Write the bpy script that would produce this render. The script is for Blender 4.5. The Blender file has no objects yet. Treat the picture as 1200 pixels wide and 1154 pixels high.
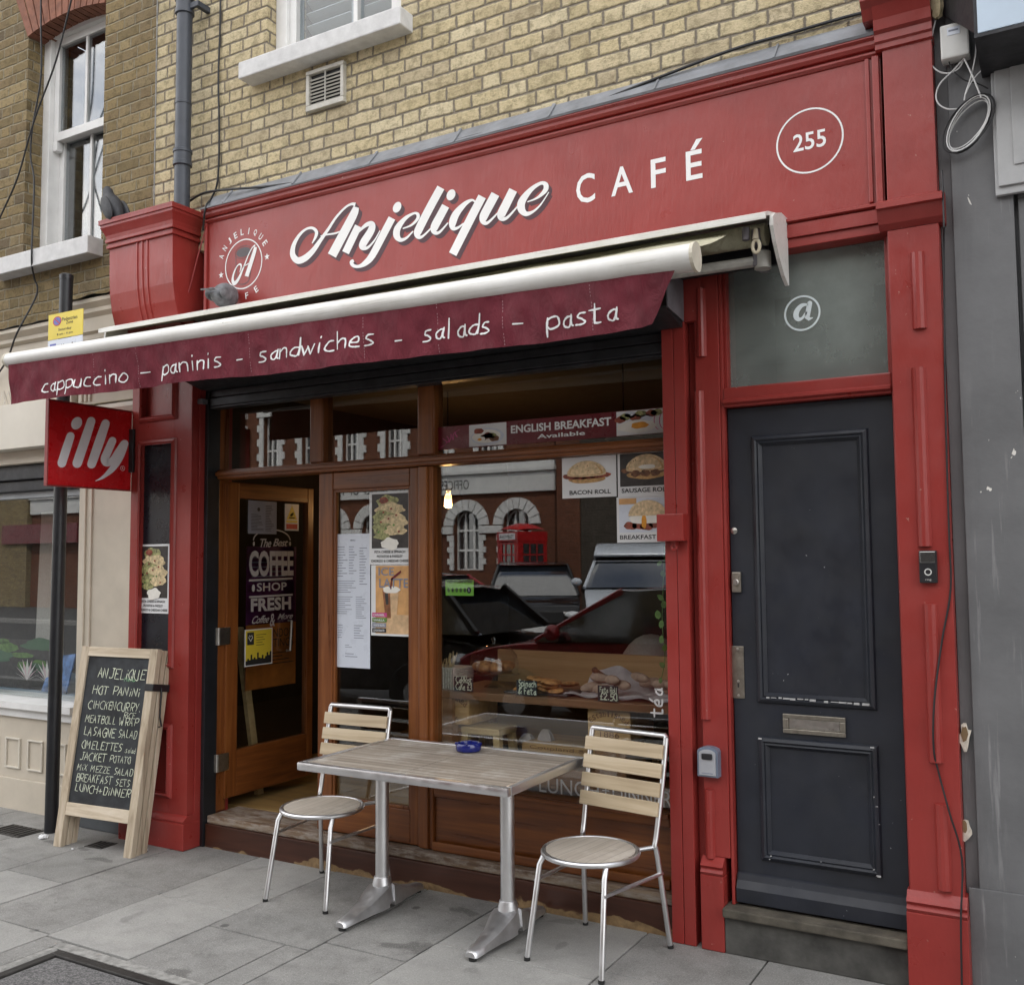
import bpy, bmesh, math, random
from mathutils import Vector, Matrix
random.seed(7)
sc = bpy.context.scene
COL = sc.collection
R_ = math.radians
# ------------------------------------------------------------------ camera
F_PX, YAW, PITCH, ROLL = 1149.63, 0.522462, 0.0685671, -0.0079689
CAM = Vector((0.0, -3.99, 1.6))
_f = Vector((-math.sin(YAW)*math.cos(PITCH), math.cos(YAW)*math.cos(PITCH), math.sin(PITCH)))
_r = Vector((math.cos(YAW), math.sin(YAW), 0))
_u = _r.cross(_f)
RT = math.cos(ROLL)*_r + math.sin(ROLL)*_u
UP = -math.sin(ROLL)*_r + math.cos(ROLL)*_u
cam = bpy.data.cameras.new("camera")
camo = bpy.data.objects.new("camera", cam)
COL.objects.link(camo)
cam.sensor_width = 36; cam.sensor_fit = 'HORIZONTAL'; cam.lens = F_PX/1200*36
cam.clip_start = 0.05; cam.clip_end = 400
M3 = Matrix((RT, UP, -_f)).transposed()
camo.matrix_world = Matrix.Translation(CAM) @ M3.to_4x4()
sc.camera = camo
# ------------------------------------------------------------------ light
SUN_EL, SUN_AZ = R_(50), R_(28)      # azimuth measured from +Y clockwise
sc.view_settings.view_transform = 'Standard'
sc.view_settings.look = 'None'
sc.view_settings.gamma = 1.0
sc.view_settings.exposure = 1.15
w = bpy.data.worlds.new("World"); sc.world = w; w.use_nodes = True
nt = w.node_tree; nt.nodes.clear()
out = nt.nodes.new('ShaderNodeOutputWorld'); bg = nt.nodes.new('ShaderNodeBackground')
sky = nt.nodes.new('ShaderNodeTexSky'); sky.sky_type = 'NISHITA'; sky.sun_disc = False
sky.sun_elevation = SUN_EL; sky.sun_rotation = SUN_AZ
tc = nt.nodes.new('ShaderNodeTexCoord'); mp = nt.nodes.new('ShaderNodeMapping')
mp.inputs['Scale'].default_value = (1.6, 1.6, 3.6); mp.inputs['Location'].default_value = (0.3, 1.1, 0.4)
nz = nt.nodes.new('ShaderNodeTexNoise'); nz.inputs['Scale'].default_value = 1.5; nz.inputs['Detail'].default_value = 7; nz.inputs['Roughness'].default_value = .55
rp = nt.nodes.new('ShaderNodeValToRGB'); rp.color_ramp.elements[0].position = .33; rp.color_ramp.elements[1].position = .53
mx = nt.nodes.new('ShaderNodeMix'); mx.data_type = 'RGBA'
mx.inputs[7].default_value = (11.2, 10.95, 10.6, 1)
nt.links.new(tc.outputs['Generated'], mp.inputs[0]); nt.links.new(mp.outputs[0], nz.inputs['Vector'])
nt.links.new(nz.outputs[0], rp.inputs[0]); nt.links.new(rp.outputs[0], mx.inputs[0])
nt.links.new(sky.outputs[0], mx.inputs[6]); nt.links.new(mx.outputs[2], bg.inputs[0])
nt.links.new(bg.outputs[0], out.inputs[0]); bg.inputs[1].default_value = 0.135
sun = bpy.data.lights.new("sun", 'SUN'); sun.energy = 2.4; sun.angle = R_(1.5); sun.color = (1, .95, .88)
suno = bpy.data.objects.new("sun", sun); COL.objects.link(suno)
_d = Vector((math.sin(SUN_AZ)*math.cos(SUN_EL), math.cos(SUN_AZ)*math.cos(SUN_EL), math.sin(SUN_EL)))
suno.rotation_euler = _d.to_track_quat('Z', 'Y').to_euler()
sc.cycles.max_bounces = 10; sc.cycles.transparent_max_bounces = 16
sc.cycles.glossy_bounces = 4; sc.cycles.transmission_bounces = 6; sc.cycles.diffuse_bounces = 4
sc.cycles.caustics_reflective = False; sc.cycles.caustics_refractive = False
sc.cycles.use_denoising = True

# ------------------------------------------------------------------ measuring: photo pixel -> point on a plane of the street
def ray(x, y):
    return RT*((x-600)/F_PX) - UP*((y-577)/F_PX) + _f
def at(x, y, Y):
    d = ray(x, y); return CAM + d*((Y-CAM.y)/d.y)
def atx(x, y, X):
    d = ray(x, y); return CAM + d*((X-CAM.x)/d.x)
def atz(x, y, Z=0):
    d = ray(x, y); return CAM + d*((Z-CAM.z)/d.z)
# ------------------------------------------------------------------ mesh builder
class B:
    def __init__(s): s.bm = bmesh.new(); s.mi = 0
    def _set(s, faces):
        for f in faces: f.material_index = s.mi
    def face(s, pts):
        f = s.bm.faces.new([s.bm.verts.new(p) for p in pts]); f.material_index = s.mi; return f
    def box(s, x0, x1, y0, y1, z0, z1, bev=0, M=None):
        m = Matrix.Translation(((x0+x1)/2, (y0+y1)/2, (z0+z1)/2)) @ Matrix.Diagonal((abs(x1-x0), abs(y1-y0), abs(z1-z0), 1))
        if M is not None: m = M @ m
        r = bmesh.ops.create_cube(s.bm, size=1, matrix=m)
        fs = {f for v in r['verts'] for f in v.link_faces}
        s._set(fs)
        if bev:
            es = list({e for v in r['verts'] for e in v.link_edges})
            q = bmesh.ops.bevel(s.bm, geom=es, offset=bev, segments=2, profile=.6, affect='EDGES')
            s._set(q['faces'])
        return s
    def prism(s, pts, vec):
        vec = Vector(vec); a = [s.bm.verts.new(p) for p in pts]; b = [s.bm.verts.new(Vector(p)+vec) for p in pts]
        fs = [s.bm.faces.new(a), s.bm.faces.new(list(reversed(b)))]
        n = len(pts)
        for i in range(n): fs.append(s.bm.faces.new((a[i], b[i], b[(i+1) % n], a[(i+1) % n])))
        s._set(fs); return s
    def profx(s, prof, x0, x1):                      # (y,z) profile swept along X
        return s.prism([(x0, y, z) for y, z in prof], (x1-x0, 0, 0))
    def grid(s, fn, nu, nv):
        vs = [[s.bm.verts.new(fn(i/nu, j/nv)) for j in range(nv+1)] for i in range(nu+1)]
        for i in range(nu):
            for j in range(nv):
                f = s.bm.faces.new((vs[i][j], vs[i+1][j], vs[i+1][j+1], vs[i][j+1])); f.material_index = s.mi
        return s
    def tube(s, pts, r, n=8, closed=False):
        pts = [Vector(p) for p in pts]; m = len(pts)
        rs = r if isinstance(r, (list, tuple)) else [r]*m
        nrm = None; rings = []
        for i, p in enumerate(pts):
            if closed: t = pts[(i+1) % m]-pts[i-1]
            else: t = pts[min(i+1, m-1)]-pts[max(i-1, 0)]
            if t.length < 1e-9: t = Vector((0, 0, 1))
            t.normalize()
            if nrm is None: nrm = t.orthogonal().normalized()
            else:
                nrm = nrm - t*nrm.dot(t)
                nrm = nrm.normalized() if nrm.length > 1e-6 else t.orthogonal().normalized()
            bn = t.cross(nrm)
            rings.append([s.bm.verts.new(p + (nrm*math.cos(a)+bn*math.sin(a))*rs[i]) for a in [2*math.pi*k/n for k in range(n)]])
        fs = []
        for i in range(m if closed else m-1):
            A, C = rings[i], rings[(i+1) % m]
            for k in range(n): fs.append(s.bm.faces.new((A[k], A[(k+1) % n], C[(k+1) % n], C[k])))
        if not closed:
            fs.append(s.bm.faces.new(list(reversed(rings[0])))); fs.append(s.bm.faces.new(rings[-1]))
        s._set(fs); return s
    def lathe(s, prof, c=(0, 0, 0), n=24, M=None, sy=1):  # prof: (r,z)
        c = Vector(c); rings = []
        for r, z in prof:
            ring = []
            for k in range(n):
                a = 2*math.pi*k/n; p = Vector((r*math.cos(a), r*math.sin(a)*sy, z))
                if M is not None: p = M @ p
                ring.append(s.bm.verts.new(p+c))
            rings.append(ring)
        fs = []
        for A, C in zip(rings, rings[1:]):
            for k in range(n): fs.append(s.bm.faces.new((A[k], A[(k+1) % n], C[(k+1) % n], C[k])))
        if prof[0][0] > 1e-5: fs.append(s.bm.faces.new(list(reversed(rings[0]))))
        if prof[-1][0] > 1e-5: fs.append(s.bm.faces.new(rings[-1]))
        s._set(fs); return s
    def ball(s, c, rx, ry, rz, n=12, M=None):
        prof = [(max(math.sin(math.pi*i/n), 1e-4), -math.cos(math.pi*i/n)) for i in range(n+1)]
        m = Matrix.Diagonal((rx, ry, rz))
        if M is not None: m = M.to_3x3() @ m
        return s.lathe(prof, c, n+4, m)
    def build(s, name, mats, parent=None, smooth=False, world=True, jitter=0):
        if jitter:
            for v in s.bm.verts: v.co += Vector((random.uniform(-1, 1), random.uniform(-1, 1), random.uniform(-1, 1)))*jitter
        bmesh.ops.remove_doubles(s.bm, verts=s.bm.verts, dist=1e-6)
        bmesh.ops.recalc_face_normals(s.bm, faces=s.bm.faces)
        if parent is not None and world:
            o = Vector((0, 0, 0)); p = parent
            while p is not None: o += p.location; p = p.parent
            bmesh.ops.translate(s.bm, verts=s.bm.verts, vec=-o)
        me = bpy.data.meshes.new(name); s.bm.to_mesh(me); s.bm.free()
        for m in (mats if isinstance(mats, (list, tuple)) else [mats]): me.materials.append(m)
        if smooth:
            me.shade_smooth(); me.set_sharp_from_angle(angle=R_(35))
        ob = bpy.data.objects.new(name, me); COL.objects.link(ob)
        if parent is not None: ob.parent = parent
        return ob
def tag(o, label=None, cat=None, group=None, kind=None):
    if label: o['label'] = label
    if cat: o['category'] = cat
    if group: o['group'] = group
    if kind: o['kind'] = kind
    return o
def thing(name, label, cat, loc=(0, 0, 0), rz=0, group=None):
    o = bpy.data.objects.new(name, None); COL.objects.link(o); o.empty_display_size = .1
    o.location = loc; o.rotation_euler = (0, 0, rz)
    return tag(o, label, cat, group)
def copy_tree(o, parent=None):
    c = o.copy(); COL.objects.link(c)
    if parent is not None: c.parent = parent
    for ch in list(o.children): copy_tree(ch, c)
    return c
def cat_rom(p, k=6, closed=False):
    n = len(p); o = []
    rng = range(n if closed else n-1)
    for i in rng:
        if closed: a, b, c, d = p[i-1], p[i], p[(i+1) % n], p[(i+2) % n]
        else: a, b, c, d = p[max(i-1, 0)], p[i], p[i+1], p[min(i+2, n-1)]
        for j in range(k):
            t = j/k
            o.append(tuple(.5*((2*b[q])+(-a[q]+c[q])*t+(2*a[q]-5*b[q]+4*c[q]-d[q])*t*t+(-a[q]+3*b[q]-3*c[q]+d[q])*t**3) for q in range(len(b))))
    if not closed: o.append(tuple(p[-1]))
    return o
def ribbon(b, pts, mapf, round_ends=True):           # pts: (u,v,width) in a flat drawing space, mapf -> 3D
    P = [Vector((p[0], p[1])) for p in pts]; n = len(P); L = []
    for i in range(n):
        t = P[min(i+1, n-1)]-P[max(i-1, 0)]
        if t.length < 1e-9: t = Vector((1, 0))
        t.normalize(); q = Vector((-t.y, t.x))*(pts[i][2]/2)
        L.append((P[i]+q, P[i]-q))
    va = [(b.bm.verts.new(mapf(*l)), b.bm.verts.new(mapf(*r))) for l, r in L]
    for i in range(n-1):
        try:
            f = b.bm.faces.new((va[i][0], va[i][1], va[i+1][1], va[i+1][0])); f.material_index = b.mi
        except ValueError: pass
    if round_ends:
        for i, j in ((0, 1), (n-1, n-2)):
            t = (P[i]-P[j]); t = t.normalized() if t.length > 1e-9 else Vector((1, 0)); q = Vector((-t.y, t.x)); r = pts[i][2]/2
            b.face([mapf(*(P[i]+(q*math.cos(a)+t*math.sin(a))*r)) for a in [math.pi*k/6 for k in range(7)]])
def ellipse(b, cx, cy, rx, ry, mapf, n=28, rot=0):
    c, s_ = math.cos(rot), math.sin(rot)
    b.face([mapf(cx+rx*math.cos(a)*c-ry*math.sin(a)*s_, cy+rx*math.cos(a)*s_+ry*math.sin(a)*c) for a in [2*math.pi*k/n for k in range(n)]])
def ringflat(b, cx, cy, rx, ry, wd, mapf, n=56):
    q = [(cx+rx*math.cos(2*math.pi*k/n), cy+ry*math.sin(2*math.pi*k/n), wd) for k in range(n+1)]
    ribbon(b, q, mapf, False)
_tcache = {}
def glyphs(s, bold=0.0, spacing=1.0):
    key = (s, bold, spacing)
    if key not in _tcache:
        cu = bpy.data.curves.new("t", 'FONT'); cu.body = s; cu.offset = bold; cu.space_character = spacing; cu.resolution_u = 3
        ob = bpy.data.objects.new("t", cu); COL.objects.link(ob)
        dg = bpy.context.evaluated_depsgraph_get()
        me = bpy.data.meshes.new_from_object(ob.evaluated_get(dg))
        vs = [(v.co.x, v.co.y) for v in me.vertices]; fs = [tuple(p.vertices) for p in me.polygons]
        bpy.data.objects.remove(ob); bpy.data.curves.remove(cu); bpy.data.meshes.remove(me)
        x0 = min(v[0] for v in vs); x1 = max(v[0] for v in vs); y0 = min(v[1] for v in vs); y1 = max(v[1] for v in vs)
        _tcache[key] = ([((v[0]-x0)/(x1-x0), (v[1]-y0)/(y1-y0)) for v in vs], fs, (x1-x0)/(y1-y0))
    return _tcache[key]
def text(b, s, p00, p10, p01, off=(0, 0, 0), bold=0.0, spacing=1.0, shear=0):
    vs, fs, _ = glyphs(s, bold, spacing)
    p00, p10, p01, off = Vector(p00), Vector(p10), Vector(p01), Vector(off)
    U, V = p10-p00, p01-p00
    bv = [b.bm.verts.new(p00+U*(x+shear*y)+V*y+off) for x, y in vs]
    for f in fs:
        try:
            q = b.bm.faces.new([bv[i] for i in f]); q.material_index = b.mi
        except ValueError: pass
# one-line hand lettering: points are two base-36 digits (x then y); ~ = curved
HAND = {
 'a': "~89694745547489 ~8a8594", 'c': "~8a5a37355484", 'd': "~89593735547488 8f84", 'e': "~37777a5a38355484", 'h': "3f34 ~386a8984",
 'i': "4a44 4d4e", 'l': "4f44", 'n': "3a34 ~385a7a8984", 'o': "~5a3735547496987a5a", 'p': "3a3530 ~395a8a97855435", 's': "~8a5a4867856434",
 't': "~5e556484 2b8b", 'u': "~3a35547489 8a84", 'w': "2a44 4469 6984 84aa", '-': "3787",
 'A': "245f84 3878", 'B': "3f34 ~3f7f8d7a3a ~3a7a978434", 'C': "~9e6f2b285494", 'D': "3f34 ~3f7f9b877434", 'E': "9f3f3494 3a7a",
 'F': "9f3f34 3a7a", 'G': "~9e5f2b285484989a69", 'H': "2f24 8f84 2a8a", 'I': "4f44", 'J': "~7f76543435 5f9f", 'K': "3f34 8f39 5b84", 'L': "3f3484",
 'M': "243f589f94", 'N': "242f848f", 'O': "~5f2b285484888b7f5f", 'P': "3f34 ~3f8f9c7939", 'Q': "~5f2b285484888b7f5f 6793", 'R': "3f34 ~3f8f9c7939 5984",
 'S': "~8e5f3c69886534", 'T': "2f9f 5f54", 'U': "~2f285484888f", 'W': "1f345b748f", 'X': "2f84 8f24", 'Y': "2f59 8f54", 'Z': "2f8f2484",
 '+': "5b55 2888", '.': "4445", '&': "~94385f7d26345498", 'é': "~37777a5a38355484 6c8f", '£': "~8e6f4b4434 3494 2969", '2': "~2c5f8c5824 2484", '3': "~2e7f8c5a ~5a875424", '5': "8f3f3a ~3a7a875424", '0': "~5f2b285484888b7f5f", '1': "3d5f54",
}
_SK = 0
def hand(b, s, p00, U, V, w, jit=.0, adv=8.6, rough=0.0, wmap=None, seed=1):
    """writes s from p00, U per unit x, V per unit y (16 units tall)"""
    global _SK
    rnd = random.Random(seed); x = 0.0
    p00, U, V = Vector(p00), Vector(U), Vector(V); ul = U.length
    for ch in s:
        if ch == ' ': x += adv*.75; continue
        g = HAND.get(ch) or HAND.get(ch.upper())
        sx = rnd.uniform(-jit, jit); sy = rnd.uniform(-jit, jit); sk = rnd.uniform(-.06, .06)*(jit > 0)
        for st in g.split():
            sm = st[0] == '~'; st = st.lstrip('~')
            P = [(int(st[i], 36), int(st[i+1], 36)) for i in range(0, len(st)-1, 2)]
            P = [(px+x+sx+sk*py+rnd.uniform(-jit, jit)*.5, py+sy+rnd.uniform(-jit, jit)*.5) for px, py in P]
            if sm and len(P) > 2: P = cat_rom(P, 5)
            else:
                Q = []
                for a, c in zip(P, P[1:]): Q += [a, tuple(.5*(a[k]+c[k]) for k in (0, 1))]
                P = Q+[P[-1]]
            n = len(P)
            Q = [(q[0]*ul, q[1]*ul, w*(1+rough*rnd.uniform(-.5, .5))*(1.0 if 0 < i < n-1 else .8)) for i, q in enumerate(P)]
            vl = V/ul; u1 = U/ul; _SK = (_SK+1) % 6; lift = U.cross(V).normalized()*(.00025*_SK)
            m = wmap or (lambda a, c: p00+u1*a+vl*c+lift)
            if wmap is None: ribbon(b, Q, m)
            else: ribbon(b, Q, lambda a, c: wmap(a/ul, c/ul))
        wd = 5.0 if ch in 'iIl.' else (adv+2 if ch in 'mwMW' else adv)
        x += wd
    return x
def hand_len(s, adv=8.6):
    return sum(adv*.75 if c == ' ' else 5.0 if c in 'iIl.' else adv+2 if c in 'mwMW' else adv for c in s)
# ------------------------------------------------------------------ materials
class G:
    def __init__(s, name):
        s.m = bpy.data.materials.new(name); s.m.use_nodes = True; s.t = s.m.node_tree; s.t.nodes.clear()
        s.o = s.t.nodes.new('ShaderNodeOutputMaterial'); s.p = s.t.nodes.new('ShaderNodeBsdfPrincipled')
        s.t.links.new(s.p.outputs[0], s.o.inputs[0]); s._tc = None
    def n(s, t, **kw):
        q = s.t.nodes.new(t)
        for k, v in kw.items(): setattr(q, k, v)
        return q
    def put(s, sock, v):
        if isinstance(v, bpy.types.NodeSocket): s.t.links.new(v, sock)
        elif isinstance(v, (tuple, list)) and len(v) == 3 and sock.type == 'RGBA': sock.default_value = (*v, 1)
        else: sock.default_value = v
    def set(s, **kw):
        for k, v in kw.items(): s.put(s.p.inputs[k.replace('_', ' ')], v)
        return s
    def pos(s):
        if s._tc is None: s._tc = s.n('ShaderNodeTexCoord')
        return s._tc.outputs['Object']
    def wpos(s):
        return s.n('ShaderNodeNewGeometry').outputs['Position']
    def map(s, v, scale=(1, 1, 1), loc=(0, 0, 0), rot=(0, 0, 0)):
        q = s.n('ShaderNodeMapping'); s.put(q.inputs[0], v); q.inputs['Scale'].default_value = scale; q.inputs['Location'].default_value = loc; q.inputs['Rotation'].default_value = rot
        return q.outputs[0]
    def xyz(s, v):
        q = s.n('ShaderNodeSeparateXYZ'); s.put(q.inputs[0], v); return q.outputs
    def comb(s, x, y, z=0.0):
        q = s.n('ShaderNodeCombineXYZ')
        for i, v in enumerate((x, y, z)): s.put(q.inputs[i], v)
        return q.outputs[0]
    def ma(s, op, a, b=None, c=None):
        q = s.n('ShaderNodeMath', operation=op)
        for i, v in enumerate((a, b, c)):
            if v is not None: s.put(q.inputs[i], v)
        return q.outputs[0]
    def noise(s, scale, detail=5, rough=.6, v=None, dist=0.0, col=False):
        q = s.n('ShaderNodeTexNoise'); q.inputs['Scale'].default_value = scale; q.inputs['Detail'].default_value = detail
        q.inputs['Roughness'].default_value = rough; q.inputs['Distortion'].default_value = dist
        s.put(q.inputs['Vector'], v if v is not None else s.pos()); return q.outputs['Color' if col else 'Fac']
    def ramp(s, f, stops):
        q = s.n('ShaderNodeValToRGB'); e = q.color_ramp.elements
        while len(e) < len(stops): e.new(.5)
        for i, (p, c) in enumerate(stops):
            e[i].position = p; e[i].color = (*c, 1) if isinstance(c, (tuple, list)) else (c, c, c, 1)
        s.put(q.inputs[0], f); return q.outputs[0]
    def mix(s, f, a, b, mode='MIX'):
        q = s.n('ShaderNodeMix', data_type='RGBA', blend_type=mode)
        s.put(q.inputs[0], f); s.put(q.inputs[6], a); s.put(q.inputs[7], b); return q.outputs[2]
    def bump(s, h, strength=.3, dist=.01):
        q = s.n('ShaderNodeBump'); q.inputs['Strength'].default_value = strength; q.inputs['Distance'].default_value = dist
        s.put(q.inputs['Height'], h); s.put(s.p.inputs['Normal'], q.outputs[0]); return s
def mul(c, k): return tuple(max(0, x*k) for x in c)
def plain(name, col, rough=.5, metal=0.0, var=.12, scale=6, bump=0, bscale=60, spec=.5, world=True):
    g = G(name); v = g.wpos() if world else g.pos()
    n = g.noise(scale, 6, .6, v)
    c = g.ramp(n, [(.3, mul(col, 1-var)), (.7, mul(col, 1+var))])
    g.set(Base_Color=c, Metallic=metal)
    g.p.inputs['Specular IOR Level'].default_value = spec
    g.set(Roughness=g.ramp(g.noise(scale*2.3, 4, .6, v), [(.3, max(rough-.08, .02)), (.7, min(rough+.08, 1))]))
    if bump: g.bump(g.noise(bscale, 5, .65, v), bump, .004)
    return g.m
def brickmat(name, cols, mortar, ch=.073, hl=.105, sl=.215, dark=(.10, .085, .06), mortar_w=.006, darkness=.5):
    g = G(name); p = g.xyz(g.wpos())
    wob = g.noise(5, 3, .6, g.wpos()); wob2 = g.noise(23, 3, .6, g.wpos())
    u = g.ma('ADD', g.ma('ADD', p[0], p[1]), 40.0); v = g.ma('ADD', p[2], 3.0)
    u = g.ma('ADD', u, g.ma('MULTIPLY', g.ma('SUBTRACT', wob2, .5), .012))
    v = g.ma('ADD', v, g.ma('MULTIPLY', g.ma('SUBTRACT', wob, .5), .016))
    v = g.ma('ADD', v, g.ma('MULTIPLY', g.ma('SUBTRACT', wob2, .5), .007))
    row = g.ma('FLOOR', g.ma('DIVIDE', v, ch)); fz = g.ma('MULTIPLY', g.ma('FRACT', g.ma('DIVIDE', v, ch)), ch)
    P = hl+sl
    rr = g.n('ShaderNodeTexWhiteNoise', noise_dimensions='1D'); g.put(rr.inputs['W'], row)
    u = g.ma('ADD', u, g.ma('MULTIPLY', g.ma('MODULO', row, 2.0), P/2))
    u = g.ma('ADD', u, g.ma('MULTIPLY', rr.outputs['Value'], .05))
    per = g.ma('FLOOR', g.ma('DIVIDE', u, P)); t = g.ma('MULTIPLY', g.ma('FRACT', g.ma('DIVIDE', u, P)), P)
    isS = g.ma('GREATER_THAN', t, hl)
    lo = g.ma('MULTIPLY', isS, hl); hi = g.ma('ADD', hl, g.ma('MULTIPLY', isS, sl))
    dx = g.ma('MINIMUM', g.ma('SUBTRACT', t, lo), g.ma('SUBTRACT', hi, t))
    dz = g.ma('MINIMUM', fz, g.ma('SUBTRACT', ch, fz))
    d = g.ma('MINIMUM', dx, dz)
    d = g.ma('ADD', d, g.ma('MULTIPLY', g.ma('SUBTRACT', g.noise(38, 5, .7, g.wpos()), .5), .013))
    wn = g.n('ShaderNodeTexWhiteNoise', noise_dimensions='3D'); g.put(wn.inputs['Vector'], g.comb(g.ma('ADD', g.ma('MULTIPLY', per, 2.0), isS), row, 0.0))
    rc = wn.outputs['Value']
    c = g.ramp(rc, [(i/(len(cols)-1), q) for i, q in enumerate(cols)])
    sp = g.noise(90, 5, .7, g.wpos())
    c = g.mix(g.ramp(sp, [(.52, 0.0), (.75, .55)]), c, dark)
    bl = g.noise(17, 6, .72, g.wpos())
    c = g.mix(g.ramp(bl, [(.40, .55), (.5, 0.0)]), c, mul(cols[0], .55)); c = g.mix(g.ramp(bl, [(.54, 0.0), (.68, .6)]), c, mul(cols[-1], 1.22))
    st = g.noise(1.7, 6, .68, g.wpos())
    c = g.mix(g.ramp(st, [(.55, 0.0), (.8, darkness)]), c, dark)
    d = g.ma('MULTIPLY', d, 40.0); mw = mortar_w*40
    mort = g.ramp(d, [(mw*.45, 1.0), (mw*.95, 0.0)])
    mc = g.mix(g.noise(40, 4, .6, g.wpos()), mul(mortar, .7), mul(mortar, 1.3))
    g.set(Base_Color=g.mix(mort, c, mc), Roughness=.92)
    g.p.inputs['Specular IOR Level'].default_value = .2
    h = g.ma('ADD', g.ramp(d, [(0.0, 0.0), (mw*1.4, 1.0)]), g.ma('MULTIPLY', sp, .8))
    h = g.ma('ADD', h, g.ma('MULTIPLY', rc, .25))
    g.bump(h, 1.0, .009)
    return g.m
def woodmat(name, cols, axis='Z', rough=.4, scale=1.0, bump=.15, spec=.5, coarse=1.0, world=True, streak=26):
    g = G(name); s = {'X': (1.2, streak, streak), 'Y': (streak, 1.2, streak), 'Z': (streak, streak, 1.2)}[axis]
    b = g.wpos() if world else g.pos()
    v = g.map(b, tuple(q*scale for q in s))
    n = g.noise(1.0, 7, .62, v, .8); n2 = g.noise(2.2*coarse, 3, .6, b)
    f = g.ma('ADD', g.ma('MULTIPLY', n, .75), g.ma('MULTIPLY', n2, .25))
    g.set(Base_Color=g.ramp(f, [(.3+.4*i/(len(cols)-1), c) for i, c in enumerate(cols)]), Roughness=g.ramp(n, [(.3, rough-.1), (.7, rough+.12)]))
    g.p.inputs['Specular IOR Level'].default_value = spec
    g.bump(n, bump, .003); return g
def redpaint():
    g = G("red_gloss_paint"); v = g.wpos()
    n = g.noise(2.2, 6, .62, v)
    c = g.ramp(n, [(.3, (.232, .025, .021)), (.5, (.275, .030, .025)), (.72, (.312, .040, .034))])
    # sun-faded chalky bloom in patches
    c = g.mix(g.ramp(g.noise(.9, 6, .65, g.map(v, (1, 1, 1.7))), [(.45, 0.0), (.75, .16)]), c, (.36, .11, .09))
    c = g.mix(g.ramp(g.noise(1.0, 7, .68, g.map(v, (7, 7, .7))), [(.56, 0.0), (.78, .2)]), c, (.12, .018, .016))
    # small chips
    c = g.mix(g.ramp(g.noise(55, 3, .5, v), [(.735, 0.0), (.765, .8)]), c, (.42, .22, .18))
    g.set(Base_Color=c, Roughness=g.ramp(g.noise(7, 5, .6, v), [(.3, .26), (.7, .46)]))
    hb = g.ma('ADD', g.noise(45, 5, .6, g.map(v, (1, 1, .25))), g.ma('MULTIPLY', g.noise(6, 4, .5, v), 1.3))
    hb = g.ma('ADD', hb, g.ma('MULTIPLY', g.noise(1.0, 4, .6, g.map(v, (70, 70, 3))), .15))
    g.bump(hb, .38, .0045); return g.m
RED = redpaint()
BRICK_Y = brickmat("yellow_stock_brick", [(.45, .37, .225), (.63, .53, .33), (.55, .46, .28), (.67, .58, .39), (.48, .40, .265), (.64, .54, .33), (.59, .50, .34)], (.235, .205, .16), darkness=.5, mortar_w=.0085)
BRICK_B = brickmat("brown_stock_brick", [(.19, .145, .075), (.28, .21, .105), (.21, .155, .085), (.33, .255, .135), (.15, .115, .075)], (.30, .265, .19), dark=(.06, .05, .04), darkness=.55)
BRICK_R = brickmat("red_brick", [(.12, .045, .026), (.17, .065, .036), (.14, .052, .03), (.19, .075, .042)], (.14, .11, .09), dark=(.08, .04, .03))
BRICK_D = brickmat("dark_brick", [(.06, .05, .042), (.09, .075, .06), (.07, .06, .048)], (.05, .045, .04), dark=(.04, .04, .035))
WHITE = plain("white_gloss_paint", (.74, .74, .73), .4, var=.06, scale=9, bump=.1)
SILL = plain("white_painted_stone", (.62, .62, .62), .7, var=.12, scale=14, bump=.35, bscale=45)
TEAK = [(.072, .019, .005), (.175, .053, .012), (.28, .098, .023)]
WOOD_Z = woodmat("varnished_timber_upright", TEAK, 'Z', .34).m
WOOD_X = woodmat("varnished_timber_rail", TEAK, 'X', .34).m
WOOD_Y = woodmat("varnished_timber_deep", TEAK, 'Y', .38).m
def chippedboard():
    g = woodmat("brown_painted_board", [(.035, .012, .007), (.06, .021, .012), (.085, .03, .016)], 'X', .42, bump=.2)
    v = g.wpos(); z = g.xyz(v)[2]
    e = g.ma('ADD', z, g.ma('MULTIPLY', g.ma('SUBTRACT', g.noise(5, 3, .5, g.map(v, (1, 1, 1.6)), .6), .5), -.14))
    e = g.ma('ADD', e, g.ramp(g.noise(1.3, 2, .5, g.map(v, loc=(2.2, 0, 0))), [(.45, 0.0), (.55, .03)]))
    chip = g.ramp(g.ma('MULTIPLY', e, 8.0), [(.24, 1.0), (.28, 0.0)])
    base = g.p.inputs['Base Color'].links[0].from_socket
    c = g.mix(chip, base, g.ramp(g.noise(30, 5, .6, v), [(.3, (.16, .10, .05)), (.7, (.33, .22, .11))]))
    g.set(Base_Color=c); g.p.inputs['Roughness'].default_value = .5
    return g.m
RISER = chippedboard()
def ledgemat():
    g = woodmat("worn_timber_ledge", [(.06, .03, .018), (.16, .10, .06), (.30, .23, .16)], 'X', .7, bump=.4)
    v = g.wpos()
    base = g.p.inputs['Base Color'].links[0].from_socket
    g.set(Base_Color=g.mix(g.ramp(g.noise(8, 6, .7, g.map(v, (1, 4, 4))), [(.45, 0.0), (.6, .8)]), base, (.34, .30, .26)))
    return g.m
LEDGE = ledgemat()
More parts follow.
